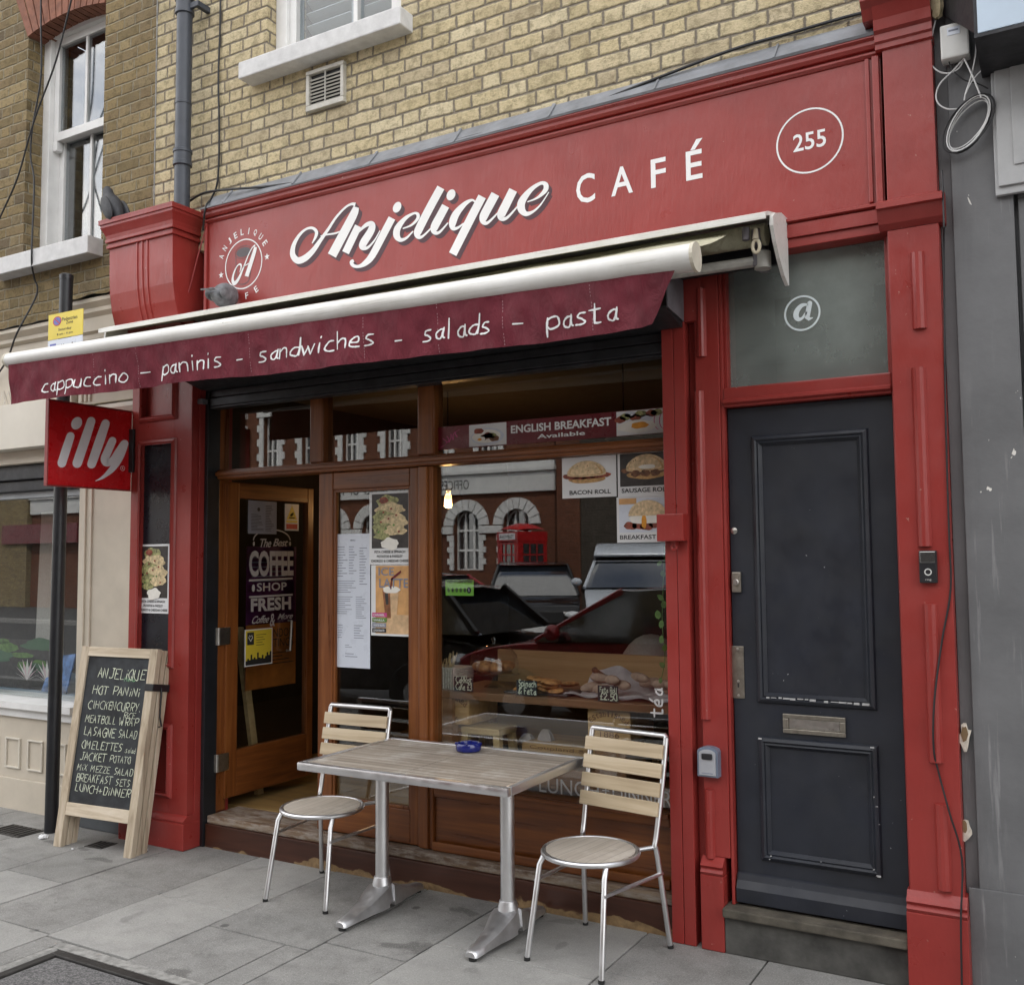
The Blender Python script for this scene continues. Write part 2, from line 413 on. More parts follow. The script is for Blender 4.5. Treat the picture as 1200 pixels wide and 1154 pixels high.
def doorpaint():
    g = G("navy_black_door_paint"); v = g.wpos()
    c = g.ramp(g.noise(5, 6, .6, v), [(.3, (.004, .0065, .013)), (.7, (.010, .014, .026))])
    c = g.mix(g.ramp(g.noise(14, 7, .75, g.map(v, (1, 1, .35))), [(.66, 0.0), (.72, .35)]), c, (.10, .11, .13))
    c = g.mix(g.ramp(g.noise(75, 3, .5, v), [(.77, 0.0), (.80, .9)]), c, (.45, .45, .46))
    c = g.mix(g.ma('MULTIPLY', .4, g.noise(7, 5, .6, v)), c, (.05, .05, .052))
    g.set(Base_Color=c, Roughness=g.ramp(g.noise(8, 5, .6, v), [(.3, .36), (.7, .58)]))
    g.bump(g.noise(50, 5, .6, g.map(v, (1, 1, .2))), .2, .003); return g.m
DOORP = doorpaint()
CHIPWHITE = plain("bare_primer", (.40, .40, .40), .8, var=.2, scale=40)
BLACK = plain("black_painted_metal", (.012, .013, .016), .38, var=.3, scale=10, bump=.15)
BLACKP = plain("black_panel", (.008, .010, .016), .3, var=.3, scale=8, bump=.05)
RUBBER = plain("black_rubber", (.012, .012, .012), .7)
SHUT = plain("dark_steel_shutter", (.035, .036, .040), .45, .5, var=.3, scale=12, bump=.15)
SHUTL = plain("grey_steel_plate", (.16, .15, .165), .55, .2, var=.3, scale=9, bump=.15)
ALU = plain("brushed_aluminium", (.74, .74, .75), .36, 1.0, var=.04, scale=9)
CAST = plain("cast_aluminium", (.62, .62, .63), .42, 1.0, var=.22, scale=9, bump=.12, bscale=30)
STEEL = plain("steel", (.50, .48, .45), .34, 1.0, var=.15, scale=30)
BRASS = plain("tarnished_nickel_brass", (.34, .315, .27), .42, 1.0, var=.2, scale=40)
GREYPIPE = plain("grey_painted_pipe", (.050, .058, .075), .42, var=.15, scale=8, bump=.1)
LEAD = plain("lead_flashing", (.21, .22, .24), .55, .25, var=.28, scale=7, bump=.5, bscale=14)
def awnwhite():
    g = G("weathered_white_aluminium"); v = g.wpos()
    c = g.ramp(g.noise(4, 6, .6, v), [(.3, (.62, .61, .57)), (.7, (.78, .78, .76))])
    c = g.mix(g.ramp(g.noise(5, 6, .7, g.map(v, (.5, 14, 14))), [(.56, 0.0), (.72, .55)]), c, (.30, .28, .22))
    c = g.mix(g.ramp(g.noise(34, 4, .6, v), [(.72, 0.0), (.77, .8)]), c, (.10, .09, .07))
    g.set(Base_Color=c, Roughness=.38); g.bump(g.noise(40, 4, .6, v), .06, .003); return g.m
AWNW = awnwhite()
def canvas(name, a, b, dirt):
    g = G(name); v = g.wpos()
    c = g.ramp(g.noise(6, 6, .65, v), [(.3, a), (.7, b)])
    c = g.mix(g.ramp(g.noise(3, 7, .7, g.map(v, (2.6, 2.6, 1))), [(.48, 0.0), (.8, .42)]), c, dirt)
    g.set(Base_Color=c, Roughness=.85); g.p.inputs['Specular IOR Level'].default_value = .2
    h = g.ma('ADD', g.ma('MULTIPLY', g.noise(11, 6, .62, g.map(v, (1.5, 1, .55), rot=(0, .55, 0)), 1.2), 1.6), g.ma('MULTIPLY', g.noise(300, 2, .5, v), .12))
    g.bump(h, .8, .014); return g.m
VAL = canvas("maroon_canvas", (.130, .020, .032), (.185, .034, .048), (.22, .10, .11))
CANV = canvas("cream_canvas", (.38, .36, .25), (.52, .50, .38), (.20, .19, .10))
def glassmat(name, r0=.05, tint=(.93, .95, .95), dust=0.0, dustcol=(.3, .31, .31), wav=.003):
    g = G(name); t = g.t; t.nodes.remove(g.p)
    tr = g.n('ShaderNodeBsdfTransparent'); tr.inputs[0].default_value = (*tint, 1)
    gl = g.n('ShaderNodeBsdfGlossy'); gl.inputs['Roughness'].default_value = 0.0; gl.inputs[0].default_value = (1, 1, 1, 1)
    lw = g.n('ShaderNodeLayerWeight'); lw.inputs[0].default_value = .5
    f5 = g.ma('POWER', lw.outputs['Facing'], 5.0)
    fac = g.ma('ADD', r0, g.ma('MULTIPLY', f5, 1-r0))
    bp = g.n('ShaderNodeBump'); bp.inputs['Strength'].default_value = wav; bp.inputs['Distance'].default_value = .02
    g.put(bp.inputs['Height'], g.noise(1.6, 2, .4, g.wpos())); t.links.new(bp.outputs[0], gl.inputs['Normal'])
    mx = g.n('ShaderNodeMixShader'); g.put(mx.inputs[0], fac); t.links.new(tr.outputs[0], mx.inputs[1]); t.links.new(gl.outputs[0], mx.inputs[2])
    res = mx.outputs[0]
    if dust:
        df = g.n('ShaderNodeBsdfDiffuse'); df.inputs[0].default_value = (*dustcol, 1)
        m2 = g.n('ShaderNodeMixShader')
        g.put(m2.inputs[0], g.ramp(g.noise(2.4, 6, .6, g.wpos()), [(.3, dust*.55), (.7, min(1, dust*1.3))]))
        t.links.new(res, m2.inputs[1]); t.links.new(df.outputs[0], m2.inputs[2]); res = m2.outputs[0]
    t.links.new(res, g.o.inputs[0]); return g.m
GLASS = glassmat("window_glass", .075)
GLASSU = glassmat("thin_window_glass", .045, (.85, .88, .9))
GLASSW = glassmat("upper_window_glass", .16, (.75, .78, .8))
GLASSD = glassmat("dusty_fanlight_glass", .03, (.8, .83, .82), .45, (.36, .40, .375))
CARGLASS = plain("car_glass", (.012, .016, .022), .04, var=.0, spec=.9); CARGLASS.node_tree.nodes["Principled BSDF"].inputs["IOR"].default_value = 2.3
def slab():
    g = G("york_stone_slab"); v = g.wpos()
    rn = g.n('ShaderNodeTexCoord')
    c = g.ramp(g.noise(1.3, 7, .65, v), [(.28, (.19, .186, .176)), (.5, (.265, .26, .248)), (.72, (.345, .338, .322))])
    c = g.mix(g.ramp(g.noise(7, 7, .7, v), [(.46, 0.0), (.70, .65)]), c, (.14, .136, .13))
    c = g.mix(g.ramp(g.noise(4.6, 3, .5, v, .5), [(.66, 0.0), (.70, .6)]), c, (.075, .072, .068))
    c = g.mix(g.ramp(g.noise(45, 3, .5, v), [(.74, 0.0), (.78, .5)]), c, (.07, .07, .068))
    c = g.mix(g.ramp(g.noise(33, 2, .5, g.map(v, loc=(3, 9, 1))), [(.78, 0.0), (.80, .8)]), c, (.5, .49, .47))
    c = g.mix(g.ramp(g.noise(170, 4, .7, v), [(.35, .5), (.5, 0.0)]), c, (.09, .088, .085)); c = g.mix(g.ramp(g.noise(150, 3, .7, g.map(v, loc=(5, 2, 1))), [(.56, 0.0), (.70, .45)]), c, (.55, .54, .51))
    vo = g.n('ShaderNodeTexVoronoi'); vo.inputs['Scale'].default_value = 3.1; g.put(vo.inputs['Vector'], v)
    dd = g.ma('ADD', vo.outputs['Distance'], g.ma('MULTIPLY', g.noise(22, 3, .6, v), .05))
    c = g.mix(g.ramp(dd, [(.075, .7), (.10, 0.0)]), c, (.06, .058, .056))
    g.set(Base_Color=c, Roughness=g.ramp(g.noise(3, 5, .6, v), [(.3, .62), (.7, .85)]))
    g.p.inputs['Specular IOR Level'].default_value = .35
    g.bump(g.ma('ADD', g.noise(60, 6, .7, v), g.ma('MULTIPLY', g.noise(5, 4, .5, v), .8)), .6, .006); return g
SLAB = slab().m
def slab2():
    g = slab(); g.m.name = "pale_concrete_slab"; b = g.p.inputs['Base Color'].links[0].from_socket
    g.set(Base_Color=g.mix(.25, b, (.50, .495, .47))); return g.m
SLAB_P = slab2()
CONC = plain("rough_mortar", (.27, .265, .25), .9, var=.4, scale=24, bump=.9, bscale=45)
JOINT = plain("dark_joint_dirt", (.045, .043, .04), .95, var=.4, scale=20, bump=.5)
def aggregate():
    g = G("exposed_aggregate_infill"); v = g.wpos()
    vo = g.n('ShaderNodeTexVoronoi'); vo.inputs['Scale'].default_value = 130; g.put(vo.inputs['Vector'], v)
    g.set(Base_Color=g.mix(.5, g.ramp(vo.outputs['Distance'], [(.1, (.26, .25, .25)), (.6, (.05, .05, .05))]), g.ramp(g.noise(60, 4, .7, v), [(.35, (.05, .05, .05)), (.7, (.30, .29, .29))])), Roughness=.85)
    g.bump(vo.outputs['Distance'], .6, .004); return g.m
AGG = aggregate()
IRON = plain("worn_cast_iron", (.055, .052, .05), .5, .6, var=.3, scale=16, bump=.4)
ASPH = plain("asphalt", (.05, .05, .052), .85, var=.25, scale=14, bump=.5, bscale=90)
CREAM = plain("cream_masonry_paint", (.56, .50, .41), .55, var=.08, scale=5, bump=.12)
CREAM2 = plain("pale_cream_fascia", (.62, .58, .50), .5, var=.06, scale=4, bump=.05)
LBLUE = plain("pale_blue_fascia", (.47, .57, .68), .45, var=.05)
def greywall():
    g = G("grey_painted_render"); v = g.wpos()
    c = g.ramp(g.noise(2.0, 7, .65, v), [(.3, (.105, .106, .11)), (.7, (.165, .167, .172))])
    c = g.mix(g.ramp(g.noise(3, 6, .7, g.map(v, (2.2, 2.2, .35))), [(.55, 0.0), (.8, .5)]), c, (.27, .272, .275))
    n = g.noise(19, 3, .55, g.map(v, (1.5, 1.5, .7)), .4)
    c = g.mix(g.ramp(n, [(.722, 0.0), (.734, 1.0)]), c, (.68, .66, .62))
    c = g.mix(g.ramp(g.noise(1.0, 5, .65, g.map(v, (26, 26, 1.6))), [(.62, 0.0), (.72, .5)]), c, (.34, .34, .345)); c = g.mix(g.ramp(g.noise(1.0, 6, .7, g.map(v, (5, 5, .5), loc=(4, 1, 2))), [(.55, 0.0), (.75, .5)]), c, (.075, .077, .08))
    g.set(Base_Color=c, Roughness=.6)
    g.bump(g.ma('SUBTRACT', g.noise(18, 6, .6, v), g.ma('MULTIPLY', g.ramp(n, [(.722, 0.0), (.734, 1.0)]), .6)), .3, .005); return g.m
GREYW = greywall()
GREYP = plain("off_white_boarding", (.40, .405, .41), .55, var=.14, scale=5, bump=.2)
CHALKB = plain("chalkboard", (.024, .027, .031), .75, var=.75, scale=6, bump=.05, world=False)
CHALK = plain("chalk", (.62, .66, .52), .95, var=.25, scale=60)
CHALKG = plain("green_chalk", (.25, .55, .28), .95, var=.2, scale=60)
PINE = woodmat("weathered_pine_frame", [(.22, .165, .115), (.46, .38, .28), (.64, .56, .45)], 'Z', .75, bump=.35, spec=.25).m
PINE_X = woodmat("weathered_pine_rail", [(.34, .26, .18), (.58, .49, .37), (.72, .64, .53)], 'X', .75, bump=.35, spec=.25).m
SLAT = woodmat("light_ash_slat", [(.34, .255, .155), (.53, .425, .285), (.65, .55, .40)], 'X', .5, bump=.12, world=False).m
def greyteak(axis, nm):
    g = woodmat(nm, [(.16, .13, .10), (.33, .285, .235), (.50, .46, .40)], axis, .62, bump=.3, spec=.3, world=False, streak=34)
    b = g.p.inputs['Base Color'].links[0].from_socket
    p = g.xyz(g.pos()); q = p[1] if axis == 'X' else p[0]
    fr = g.ma('FRACT', g.ma('DIVIDE', g.ma('ADD', q, 5.0), .045))
    ln = g.ramp(fr, [(.0, 1.0), (.07, 1.0), (.11, 0.0)])
    g.set(Base_Color=g.mix(g.ma('MULTIPLY', ln, .75), g.mix(g.ramp(g.noise(6, 5, .7), [(.5, 0.0), (.7, .6)]), b, (.58, .55, .50)), (.07, .055, .045)))
    return g.m
TTOP_X = greyteak('X', "weathered_teak_strips"); TTOP_Y = greyteak('Y', "weathered_teak_strips_across")
SEATW = greyteak('Y', "weathered_seat_slats"); _c = SEATW.node_tree.nodes["Principled BSDF"].inputs["Base Color"]; _l = _c.links[0].from_socket; _x = SEATW.node_tree.nodes.new("ShaderNodeMix"); _x.data_type = "RGBA"; _x.inputs[0].default_value = .38; SEATW.node_tree.links.new(_l, _x.inputs[6]); _x.inputs[7].default_value = (.66, .60, .52, 1); SEATW.node_tree.links.new(_x.outputs[2], _c)
INKB = plain("black_ink", (.02, .02, .022), .6); INKW = plain("white_vinyl", (.80, .80, .80), .45, var=.03)
INKW2 = plain("white_window_vinyl", (.68, .68, .68), .5, var=.05)
SHAD = plain("maroon_vinyl", (.055, .013, .022), .45)
GREYV = plain("grey_vinyl", (.085, .075, .082), .5)
SIGNRED = plain("red_sign_acrylic", (.56, .012, .016), .28, var=.05)
SIGNSIL = plain("silver_sign_letters", (.88, .85, .89), .35, var=.04)
YEL = plain("yellow_sign_sheet", (.70, .55, .05), .4, var=.05); BLUE = plain("blue_sign_disc", (.10, .12, .42), .4); SREDP = plain("red_print", (.50, .03, .03), .5)
PAPER = plain("white_paper", (.72, .73, .74), .45, var=.03); PAPERB = plain("bluish_paper", (.62, .66, .74), .3, var=.03)
PRINTG = plain("grey_print", (.22, .24, .30), .6); MAROON = plain("maroon_print", (.13, .008, .015), .3, var=.2)
GREEN = plain("green_print", (.22, .52, .06), .35); PURP = plain("purple_print", (.10, .02, .09), .35, var=.5, scale=3); ORAN = plain("orange_print", (.42, .14, .03), .35, var=.5, scale=4)
PINK = plain("pink_print", (.55, .08, .24), .4)
BUN = plain("bun_print", (.50, .30, .12), .5, var=.45, scale=45); BUNL = plain("floury_bun_print", (.66, .50, .30), .5, var=.35, scale=60); MEAT = plain("bacon_print", (.25, .06, .035), .5, var=.7, scale=50)
MEATB = plain("sausage_print", (.17, .075, .035), .5, var=.6, scale=50); EGGW = plain("egg_white_print", (.80, .78, .72), .4, var=.06, scale=30); YOLK = plain("egg_yolk_print", (.75, .32, .03), .35, var=.15, scale=40)
FOODG = plain("herb_print", (.30, .30, .13), .5, var=.8, scale=70); PASTRY = plain("flatbread_print", (.60, .48, .28), .5, var=.5, scale=50); DARKP = plain("dark_print", (.035, .03, .028), .4, var=.5, scale=25)
COFF = plain("coffee_print", (.26, .10, .04), .4, var=.4, scale=25); LATTE = plain("latte_print", (.62, .42, .24), .4, var=.25, scale=25); AMBER = plain("amber_print", (.60, .33, .13), .4, var=.2, scale=14)
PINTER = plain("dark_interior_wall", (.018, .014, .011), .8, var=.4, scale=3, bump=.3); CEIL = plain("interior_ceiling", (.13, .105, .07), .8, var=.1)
FLOORW = woodmat("interior_floorboards", [(.13, .075, .025), (.30, .19, .07), (.42, .29, .12)], 'X', .45, bump=.1).m
CRATE = woodmat("pine_crate", [(.34, .19, .08), (.52, .32, .14), (.64, .42, .21)], 'X', .6).m
SHELF = woodmat("counter_timber", [(.13, .06, .025), (.24, .12, .055), (.33, .18, .085)], 'X', .45).m
PINES = woodmat("pale_stool_pine", [(.36, .24, .11), (.50, .35, .17), (.58, .43, .23)], 'X', .5).m
WICK = plain("white_wicker", (.60, .56, .48), .7, var=.3, scale=120, bump=.8, bscale=150); LINEN = plain("pale_linen", (.46, .43, .39), .9, var=.12, scale=80, bump=.4, bscale=200)
CRUST = plain("baked_crust", (.50, .24, .08), .6, var=.5, scale=40, bump=.6, bscale=60); GREASEP = plain("white_greaseproof", (.55, .50, .50), .8, var=.15, scale=20, bump=.4, bscale=20)
LEAF = plain("leaf_green", (.10, .20, .04), .5, var=.4, scale=30); COBALT = plain("cobalt_glass", (.008, .015, .16), .12, var=.1, spec=.8)
PIGEON = plain("pigeon_feathers", (.022, .023, .028), .6, var=.5, scale=30, bump=.4, bscale=90); PIGEON_G = plain("grey_pigeon_feathers", (.15, .155, .165), .65, var=.5, scale=26, bump=.4, bscale=90); PIGEON_W = plain("pale_wing_feathers", (.36, .36, .37), .7, var=.3, scale=40)
BEAK = plain("beak_horn", (.10, .09, .085), .5); PINKF = plain("pink_bird_foot", (.35, .12, .10), .6)
CABLE = plain("black_cable", (.012, .012, .014), .5); CABLEW = plain("white_cable", (.66, .66, .66), .45); CABLER = plain("red_painted_cable", (.28, .05, .05), .5)
PLASTW = plain("off_white_plastic_box", (.62, .62, .60), .45, var=.08, scale=8); PLASTG = plain("silver_plastic", (.42, .43, .46), .35, .2); PLASTD = plain("dark_plastic", (.02, .02, .023), .32)
def emis(name, col, st):
    g = G(name); g.set(Base_Color=col); g.p.inputs['Emission Color'].default_value = (*col, 1); g.p.inputs['Emission Strength'].default_value = st; return g.m
BULB = emis("warm_filament_bulb", (1.0, .60, .22), 5.0)
CARR = plain("dark_red_car_paint", (.27, .012, .016), .12, .2, var=.05, spec=.7); CARB = plain("black_car_paint", (.012, .012, .014), .12, .2, var=.05, spec=.7); VANW = plain("silver_white_van_paint", (.50, .54, .60), .2, .1, var=.03); PHONER = plain("phone_box_red", (.36, .008, .010), .3)
STONEW = plain("white_painted_stucco", (.62, .62, .61), .7, var=.08, scale=6); TYRE = plain("tyre_rubber", (.015, .015, .015), .8); RIM = plain("alloy_rim", (.5, .5, .52), .3, 1.0); LAMP = plain("headlamp_glass", (.65, .67, .7), .1, spec=.9)
BLIND = plain("white_shutter_slats", (.50, .52, .53), .5, var=.04)
TERRA = plain("terracotta_brick_arch", (.23, .095, .06), .85, var=.3, scale=14, bump=.4)
# ------------------------------------------------------------------ ground
b = B(); b.box(-60, 60, -60, 60, -.2, -.135); tag(b.build("ground", ASPH), kind='structure')
b = B(); b.box(-40, 30, -13.5, -4.45, -.131, -.127); tag(b.build("road", ASPH), kind='structure')
b = B(); b.box(-40, 30, -4.45, -4.28, -.13, .0, .012); b.box(-40, 30, -13.68, -13.5, -.13, .0, .012)
tag(b.build("kerb", plain("granite_kerb", (.24, .235, .23), .8, var=.25, scale=20, bump=.4)), kind='structure')
b = B(); b.box(-40, 30, -18.6, -13.69, -.13, .0); tag(b.build("far_pavement", ASPH), kind='structure')
b = B(); b.box(-12, 6, -4.27, .6, -.13, -.012); tag(b.build("pavement_bed", JOINT), kind='structure')
rs = random.Random(5)
SL = B()
cols = [-11.6, -10.9, -10.2, -9.5, -8.8, -8.1, -7.4, -6.7, -6.05, -5.5, -4.945, -4.48, -3.93, -3.40, -2.82, -2.40, -1.67, -1.14, -.55, .1, .75, 1.4, 2.05, 2.7, 3.35, 4.0]
fixed = {-4.945: [-.75], -4.48: [-.60, -1.205], -3.93: [-.63, -1.225], -3.40: [-.80, -1.30], -2.82: [-.70], -2.40: [-.49, -1.1], -1.67: [-.40, -.95], -1.14: [.02, -.75]}
cov = (-3.80, -2.95, -2.25, -1.24)                 # opening for the inspection cover
for i, (x0, x1) in enumerate(zip(cols, cols[1:])):
    ys = list(fixed.get(x0, [-rs.uniform(.3, .9)]))
    while ys[-1] > -4.2: ys.append(ys[-1]-rs.uniform(.55, .95))
    ys = [.30]+[y for y in ys if y > -4.15]+[-4.275]
    for y1, y0 in zip(ys, ys[1:]):
        SL.mi = 1 if rs.random() < .28 else 0
        g = .0035; z = rs.uniform(-.0025, .0015)
        segs = [(x0, x1, y0, y1)]
        if x1 > cov[0] and x0 < cov[1] and y1 > cov[2] and y0 < cov[3]:
            segs = [(x0, min(x1, cov[0]), y0, y1), (max(x0, cov[1]), x1, y0, y1), (max(x0, cov[0]), min(x1, cov[1]), cov[3], y1), (max(x0, cov[0]), min(x1, cov[1]), y0, cov[2])]
        for a, c, e, f in segs:
            if c-a > .03 and f-e > .03: SL.box(a+g, c-g, e+g, f-g, -.05, z, .004)
tag(SL.build("pavement", [SLAB, SLAB_P]), kind='structure')
# inspection cover, lower left of the picture
t = thing("inspection_cover", "rectangular inspection cover with iron frame and pebbly infill set in the pavement", "inspection cover", (-3.4, -1.7, 0))
x0, x1, y0, y1 = cov
b = B()
for q in ((x0, x1, y1-.055, y1), (x0, x0+.055, y0, y1-.056), (x1-.055, x1, y0, y1-.056)): b.box(*q, -.05, .001, .012)
b.build("mortar_bed", CONC, t, jitter=.0035)
X0, X1, Y0, Y1 = x0+.056, x1-.056, y0+.001, y1-.056
b = B()
for q in ((X0, X1, Y1-.045, Y1), (X0, X0+.045, Y0, Y1-.046), (X1-.045, X1, Y0, Y1-.046)): b.box(*q, -.05, .0, .006)
b.build("frame", IRON, t)
b = B(); b.box(X0+.05, X1-.05, Y0, Y1-.05, -.05, -.006, .004); b.build("infill", AGG, t)
# small iron plates
def plate(cx, cy, wx, wy, rz, lab, ribs):
    b = B(); M = Matrix.Translation((cx, cy, 0)) @ Matrix.Rotation(rz, 4, 'Z')
    b.box(-wx/2, wx/2, -wy/2, wy/2, -.02, .004, .002, M)
    for k in range(ribs): 
        u = -wx/2+.02+(wx-.04)*k/(ribs-1)
        b.box(u-.006, u+.006, -wy/2+.015, wy/2-.015, .003, .008, 0, M)
    tag(b.build("drain_plate", IRON), lab, "drain plate")
plate(-5.60, -.27, .30, .17, 0, "ribbed grey iron plate in the pavement in front of the cream shop", 7)
plate(-4.89, -.22, .13, .12, .1, "small dark square plate in the pavement beneath the chalkboard", 4)
# litter
for i, (px, py, s_, lab) in enumerate(((48, 981, .020, "crumpled white tissue scrap on the pavement beside the chalkboard's left foot"), (172, 996, .009, "tiny white scrap lying against the foot of the left red pilaster"), (85, 995, .008, "tiny white scrap between the feet of the chalkboard"))):
    p = atz(px, py); b = B()
    for k in range(4 if i == 0 else 1):
        b.ball((p.x+rs.uniform(-1, 1)*s_*1.6*(i == 0), p.y+rs.uniform(-1, 1)*s_*(i == 0), s_*.4), s_, s_*.8, s_*.5, 5)
    tag(b.build("litter_scrap", PAPER, jitter=s_*.25), lab, "litter")

# ------------------------------------------------------------------ cafe building above the shop
WY = .06
def wallholes(b, x0, x1, z0, z1, y, th, holes):
    xs = sorted({x0, x1, *[h[0] for h in holes], *[h[1] for h in holes]}); zs = sorted({z0, z1, *[h[2] for h in holes], *[h[3] for h in holes]})
    for a, c in zip(xs, xs[1:]):
        for e, f in zip(zs, zs[1:]):
            m = ((a+c)/2, (e+f)/2)
            if any(h[0] < m[0] < h[1] and h[2] < m[1] < h[3] for h in holes): continue
            b.box(a, c, y, y+th, e, f)
bld = thing("cafe_building", "yellow stock brick upper storey of the cafe building with white shuttered window", "building", (-2.6, .3, 3))
wl, wr = at(313, 40, WY).x, at(470, 20, WY).x
sz = at(291, 82, WY).z-.012
b = B(); wallholes(b, -4.872, 12.0, 3.45, 9.5, WY, .33, [(wl, wr, sz, 6.1)]); b.build("wall", BRICK_Y, bld)  # raised and lengthened out of view so its shadow covers the pavement
b = B(); b.box(-13, 12, WY+.02, 9, 9.51, 9.7); b.box(-13, 12, 9, 9.2, 0, 9.5); b.box(11.8, 12, .4, 9, 0, 9.5); b.box(-13.2, -13, .4, 9, 0, 9.5); b.build("roof", LEAD, bld)  # unseen roof, back and side walls, added to keep sun out of the rooms
b = B(); b.profx([(WY+.002, 3.765), (WY-.010, 3.757), (-.02, 3.668), (-.050, 3.656), (-.050, 3.648), (WY+.002, 3.655)], -4.35, -.60)
for k in range(7):
    x = -4.2+k*.53; b.prism([(x, WY-.014, 3.764), (x, -.026, 3.672), (x, -.02, 3.664), (x, WY-.008, 3.752)], (.012, 0, 0))
b.build("flashing", LEAD, bld, jitter=.003)
wn = B()
fw = .085
wn.box(wl, wl+fw, WY+.07, WY+.17, sz, 6.1, .006); wn.box(wr-fw, wr, WY+.07, WY+.17, sz, 6.1, .006); wn.box(wl, wr, WY+.071, WY+.169, 6.0, 6.1)
wn.box(wl+fw, wl+fw+.05, WY+.095, WY+.165, sz+.05, 6.0, .004); wn.box(wr-fw-.05, wr-fw, WY+.095, WY+.165, sz+.05, 6.0, .004)
wn.box(wl+fw, wr-fw, WY+.095, WY+.165, sz, sz+.06, .004)
mxn = (wl+wr)/2+.09; wn.box(mxn-.014, mxn+.014, WY+.10, WY+.16, sz+.06, 6.0)
wo = wn.build("window", WHITE, bld)
b = B(); b.box(wl-.115, wr+.075, WY-.11, WY+.068, sz-.10, sz-.002, .008); b.build("sill", SILL, wo)
b = B(); b.box(wl+fw+.051, wr-fw-.051, WY+.128, WY+.133, sz+.061, 6.0); b.build("pane", GLASSU, wo)
b = B()
for k in range(19):
    z = sz+.10+k*.078
    M = Matrix.Translation(((wl+wr)/2, WY+.215, z)) @ Matrix.Rotation(R_(-28), 4, 'X')
    hw = (wr-wl)/2-fw-.055
    b.box(-hw, -.01, -.040, .040, -.0045, .0045, 0, M); b.box(.035, hw, -.040, .040, -.0045, .0045, 0, M)
b.box((wl+wr)/2-.01, (wl+wr)/2+.035, WY+.19, WY+.24, sz+.06, 6.0)
b.build("louvred_shutter", BLIND, wo)
b = B(); b.box(wl-.3, wr+.3, WY+.40, WY+.42, sz-.2, 6.4); b.build("room_wall", plain("pale_room_wall", (.10, .105, .11), .8), bld)
# vent
p0, p1 = at(362, 133, WY), at(406, 90, WY)
v = thing("air_vent", "square white louvred air vent in the brick under the shuttered window", "air vent", ((p0.x+p1.x)/2, WY, p0.z))
x0, x1, z0, z1 = p0.x, p1.x, p0.z-.005, p0.z+.225
b = B()
for q in ((x0, x1, z0, z0+.03), (x0, x1, z1-.022, z1), (x0, x0+.022, z0+.031, z1-.023), (x1-.022, x1, z0+.031, z1-.023)): b.box(q[0], q[1], WY-.028, WY+.02, q[2], q[3], .004)
b.build("frame", plain("aged_vent_plastic", (.50, .48, .43), .5, var=.15, scale=20), v)
b = B(); b.box(x0+.02, x1-.02, WY-.004, WY-.001, z0+.02, z1-.02); b.build("backing", INKB, v)
b = B()
for k in range(8):
    z = z0+.042+k*(z1-z0-.07)/8
    b.box(x0+.023, x1-.023, -.013, .001, -.004, .004, 0, Matrix.Translation((0, WY-.008, z)) @ Matrix.Rotation(R_(35), 4, 'X'))
b.box((x0+x1)/2-.003, (x0+x1)/2+.003, WY-.022, WY-.016, z0+.03, z1-.022)
b.build("louvre", plain("aged_vent_louvre", (.45, .44, .40), .5), v)
# drainpipe
dp = thing("drainpipe", "dark grey round drainpipe fixed to the yellow brick beside the cafe sign", "drainpipe", (-4.50, -.03, 3.6))
x = at(215, 120, -.03).x
b = B(); b.tube([(x, -.03, 3.55), (x, -.03, 9.5)], .046, 18); b.build("pipe", GREYPIPE, dp, smooth=True)
for z in (at(215, 186, -.03).z, at(215, 10, -.03).z):
    b = B(); b.lathe([(.047, z-.05), (.056, z-.045), (.056, z-.02), (.052, z-.018), (.052, z+.03), (.057, z+.033), (.057, z+.05), (.047, z+.055)], (x, -.03, 0), 20)
    b.build("collar", GREYPIPE, dp, smooth=True)
z = at(215, 11, -.03).z
b = B(); b.box(x+.04, x+.12, -.04, -.02, z-.02, z+.015, .004); b.box(x+.09, x+.12, -.03, WY, z-.02, z+.015, .004); b.build("bracket", GREYPIPE, dp)
z = at(215, 122, -.03).z
b = B(); b.lathe([(.0465, z-.008), (.049, z-.006), (.049, z+.006), (.0465, z+.008)], (x, -.03, 0), 20); b.build("joint", GREYPIPE, dp, smooth=True)

# ------------------------------------------------------------------ red shopfront
sf = thing("shopfront", "red painted cafe shopfront with signboard, timber windows and black side door", "shopfront", (-2.6, 0, 0))
def lbox(name, mat, boxes, parent=sf, bev=.004, smooth=False):
    b = B()
    for q in boxes: b.box(*q, bev)
    return b.build(name, mat, parent, smooth)
FX0, FX1 = -4.352, -.600
fb = lbox("signboard", RED, [(FX0, FX1, 0, .055, 2.905, 3.60)], bev=0)
b = B(); b.profx([(.056, 3.575), (-.006, 3.575), (-.018, 3.585), (-.018, 3.592), (-.006, 3.598), (-.006, 3.603), (-.020, 3.606), (-.030, 3.618), (-.030, 3.632), (-.044, 3.640), (-.044, 3.652), (.056, 3.66)], FX0, FX1)
b.build("cornice", RED, sf)
b = B(); b.profx([(-.002, 2.965), (-.022, 2.970), (-.022, 2.980), (-.002, 2.988)], FX0, FX1-.022)
b.profx([(-.001, 2.905), (-.012, 2.905), (-.012, 2.958), (-.001, 2.962)], FX0, FX1)
b.box(FX1-.030, FX1-.004, -.022, -.001, 2.964, 3.574, .005); b.box(FX1-.058, FX1-.042, -.013, -.001, 2.990, 3.574, .004)
b.box(FX0+.002, FX0+.022, -.016, -.001, 2.964, 3.574, .004)
b.build("signboard_moulding", RED, sf)
lbox("header", RED, [(-1.36, FX1, .0, .10, 2.865, 2.904), (-4.36, -1.362, .012, .10, 2.62, 2.904)], bev=.003)
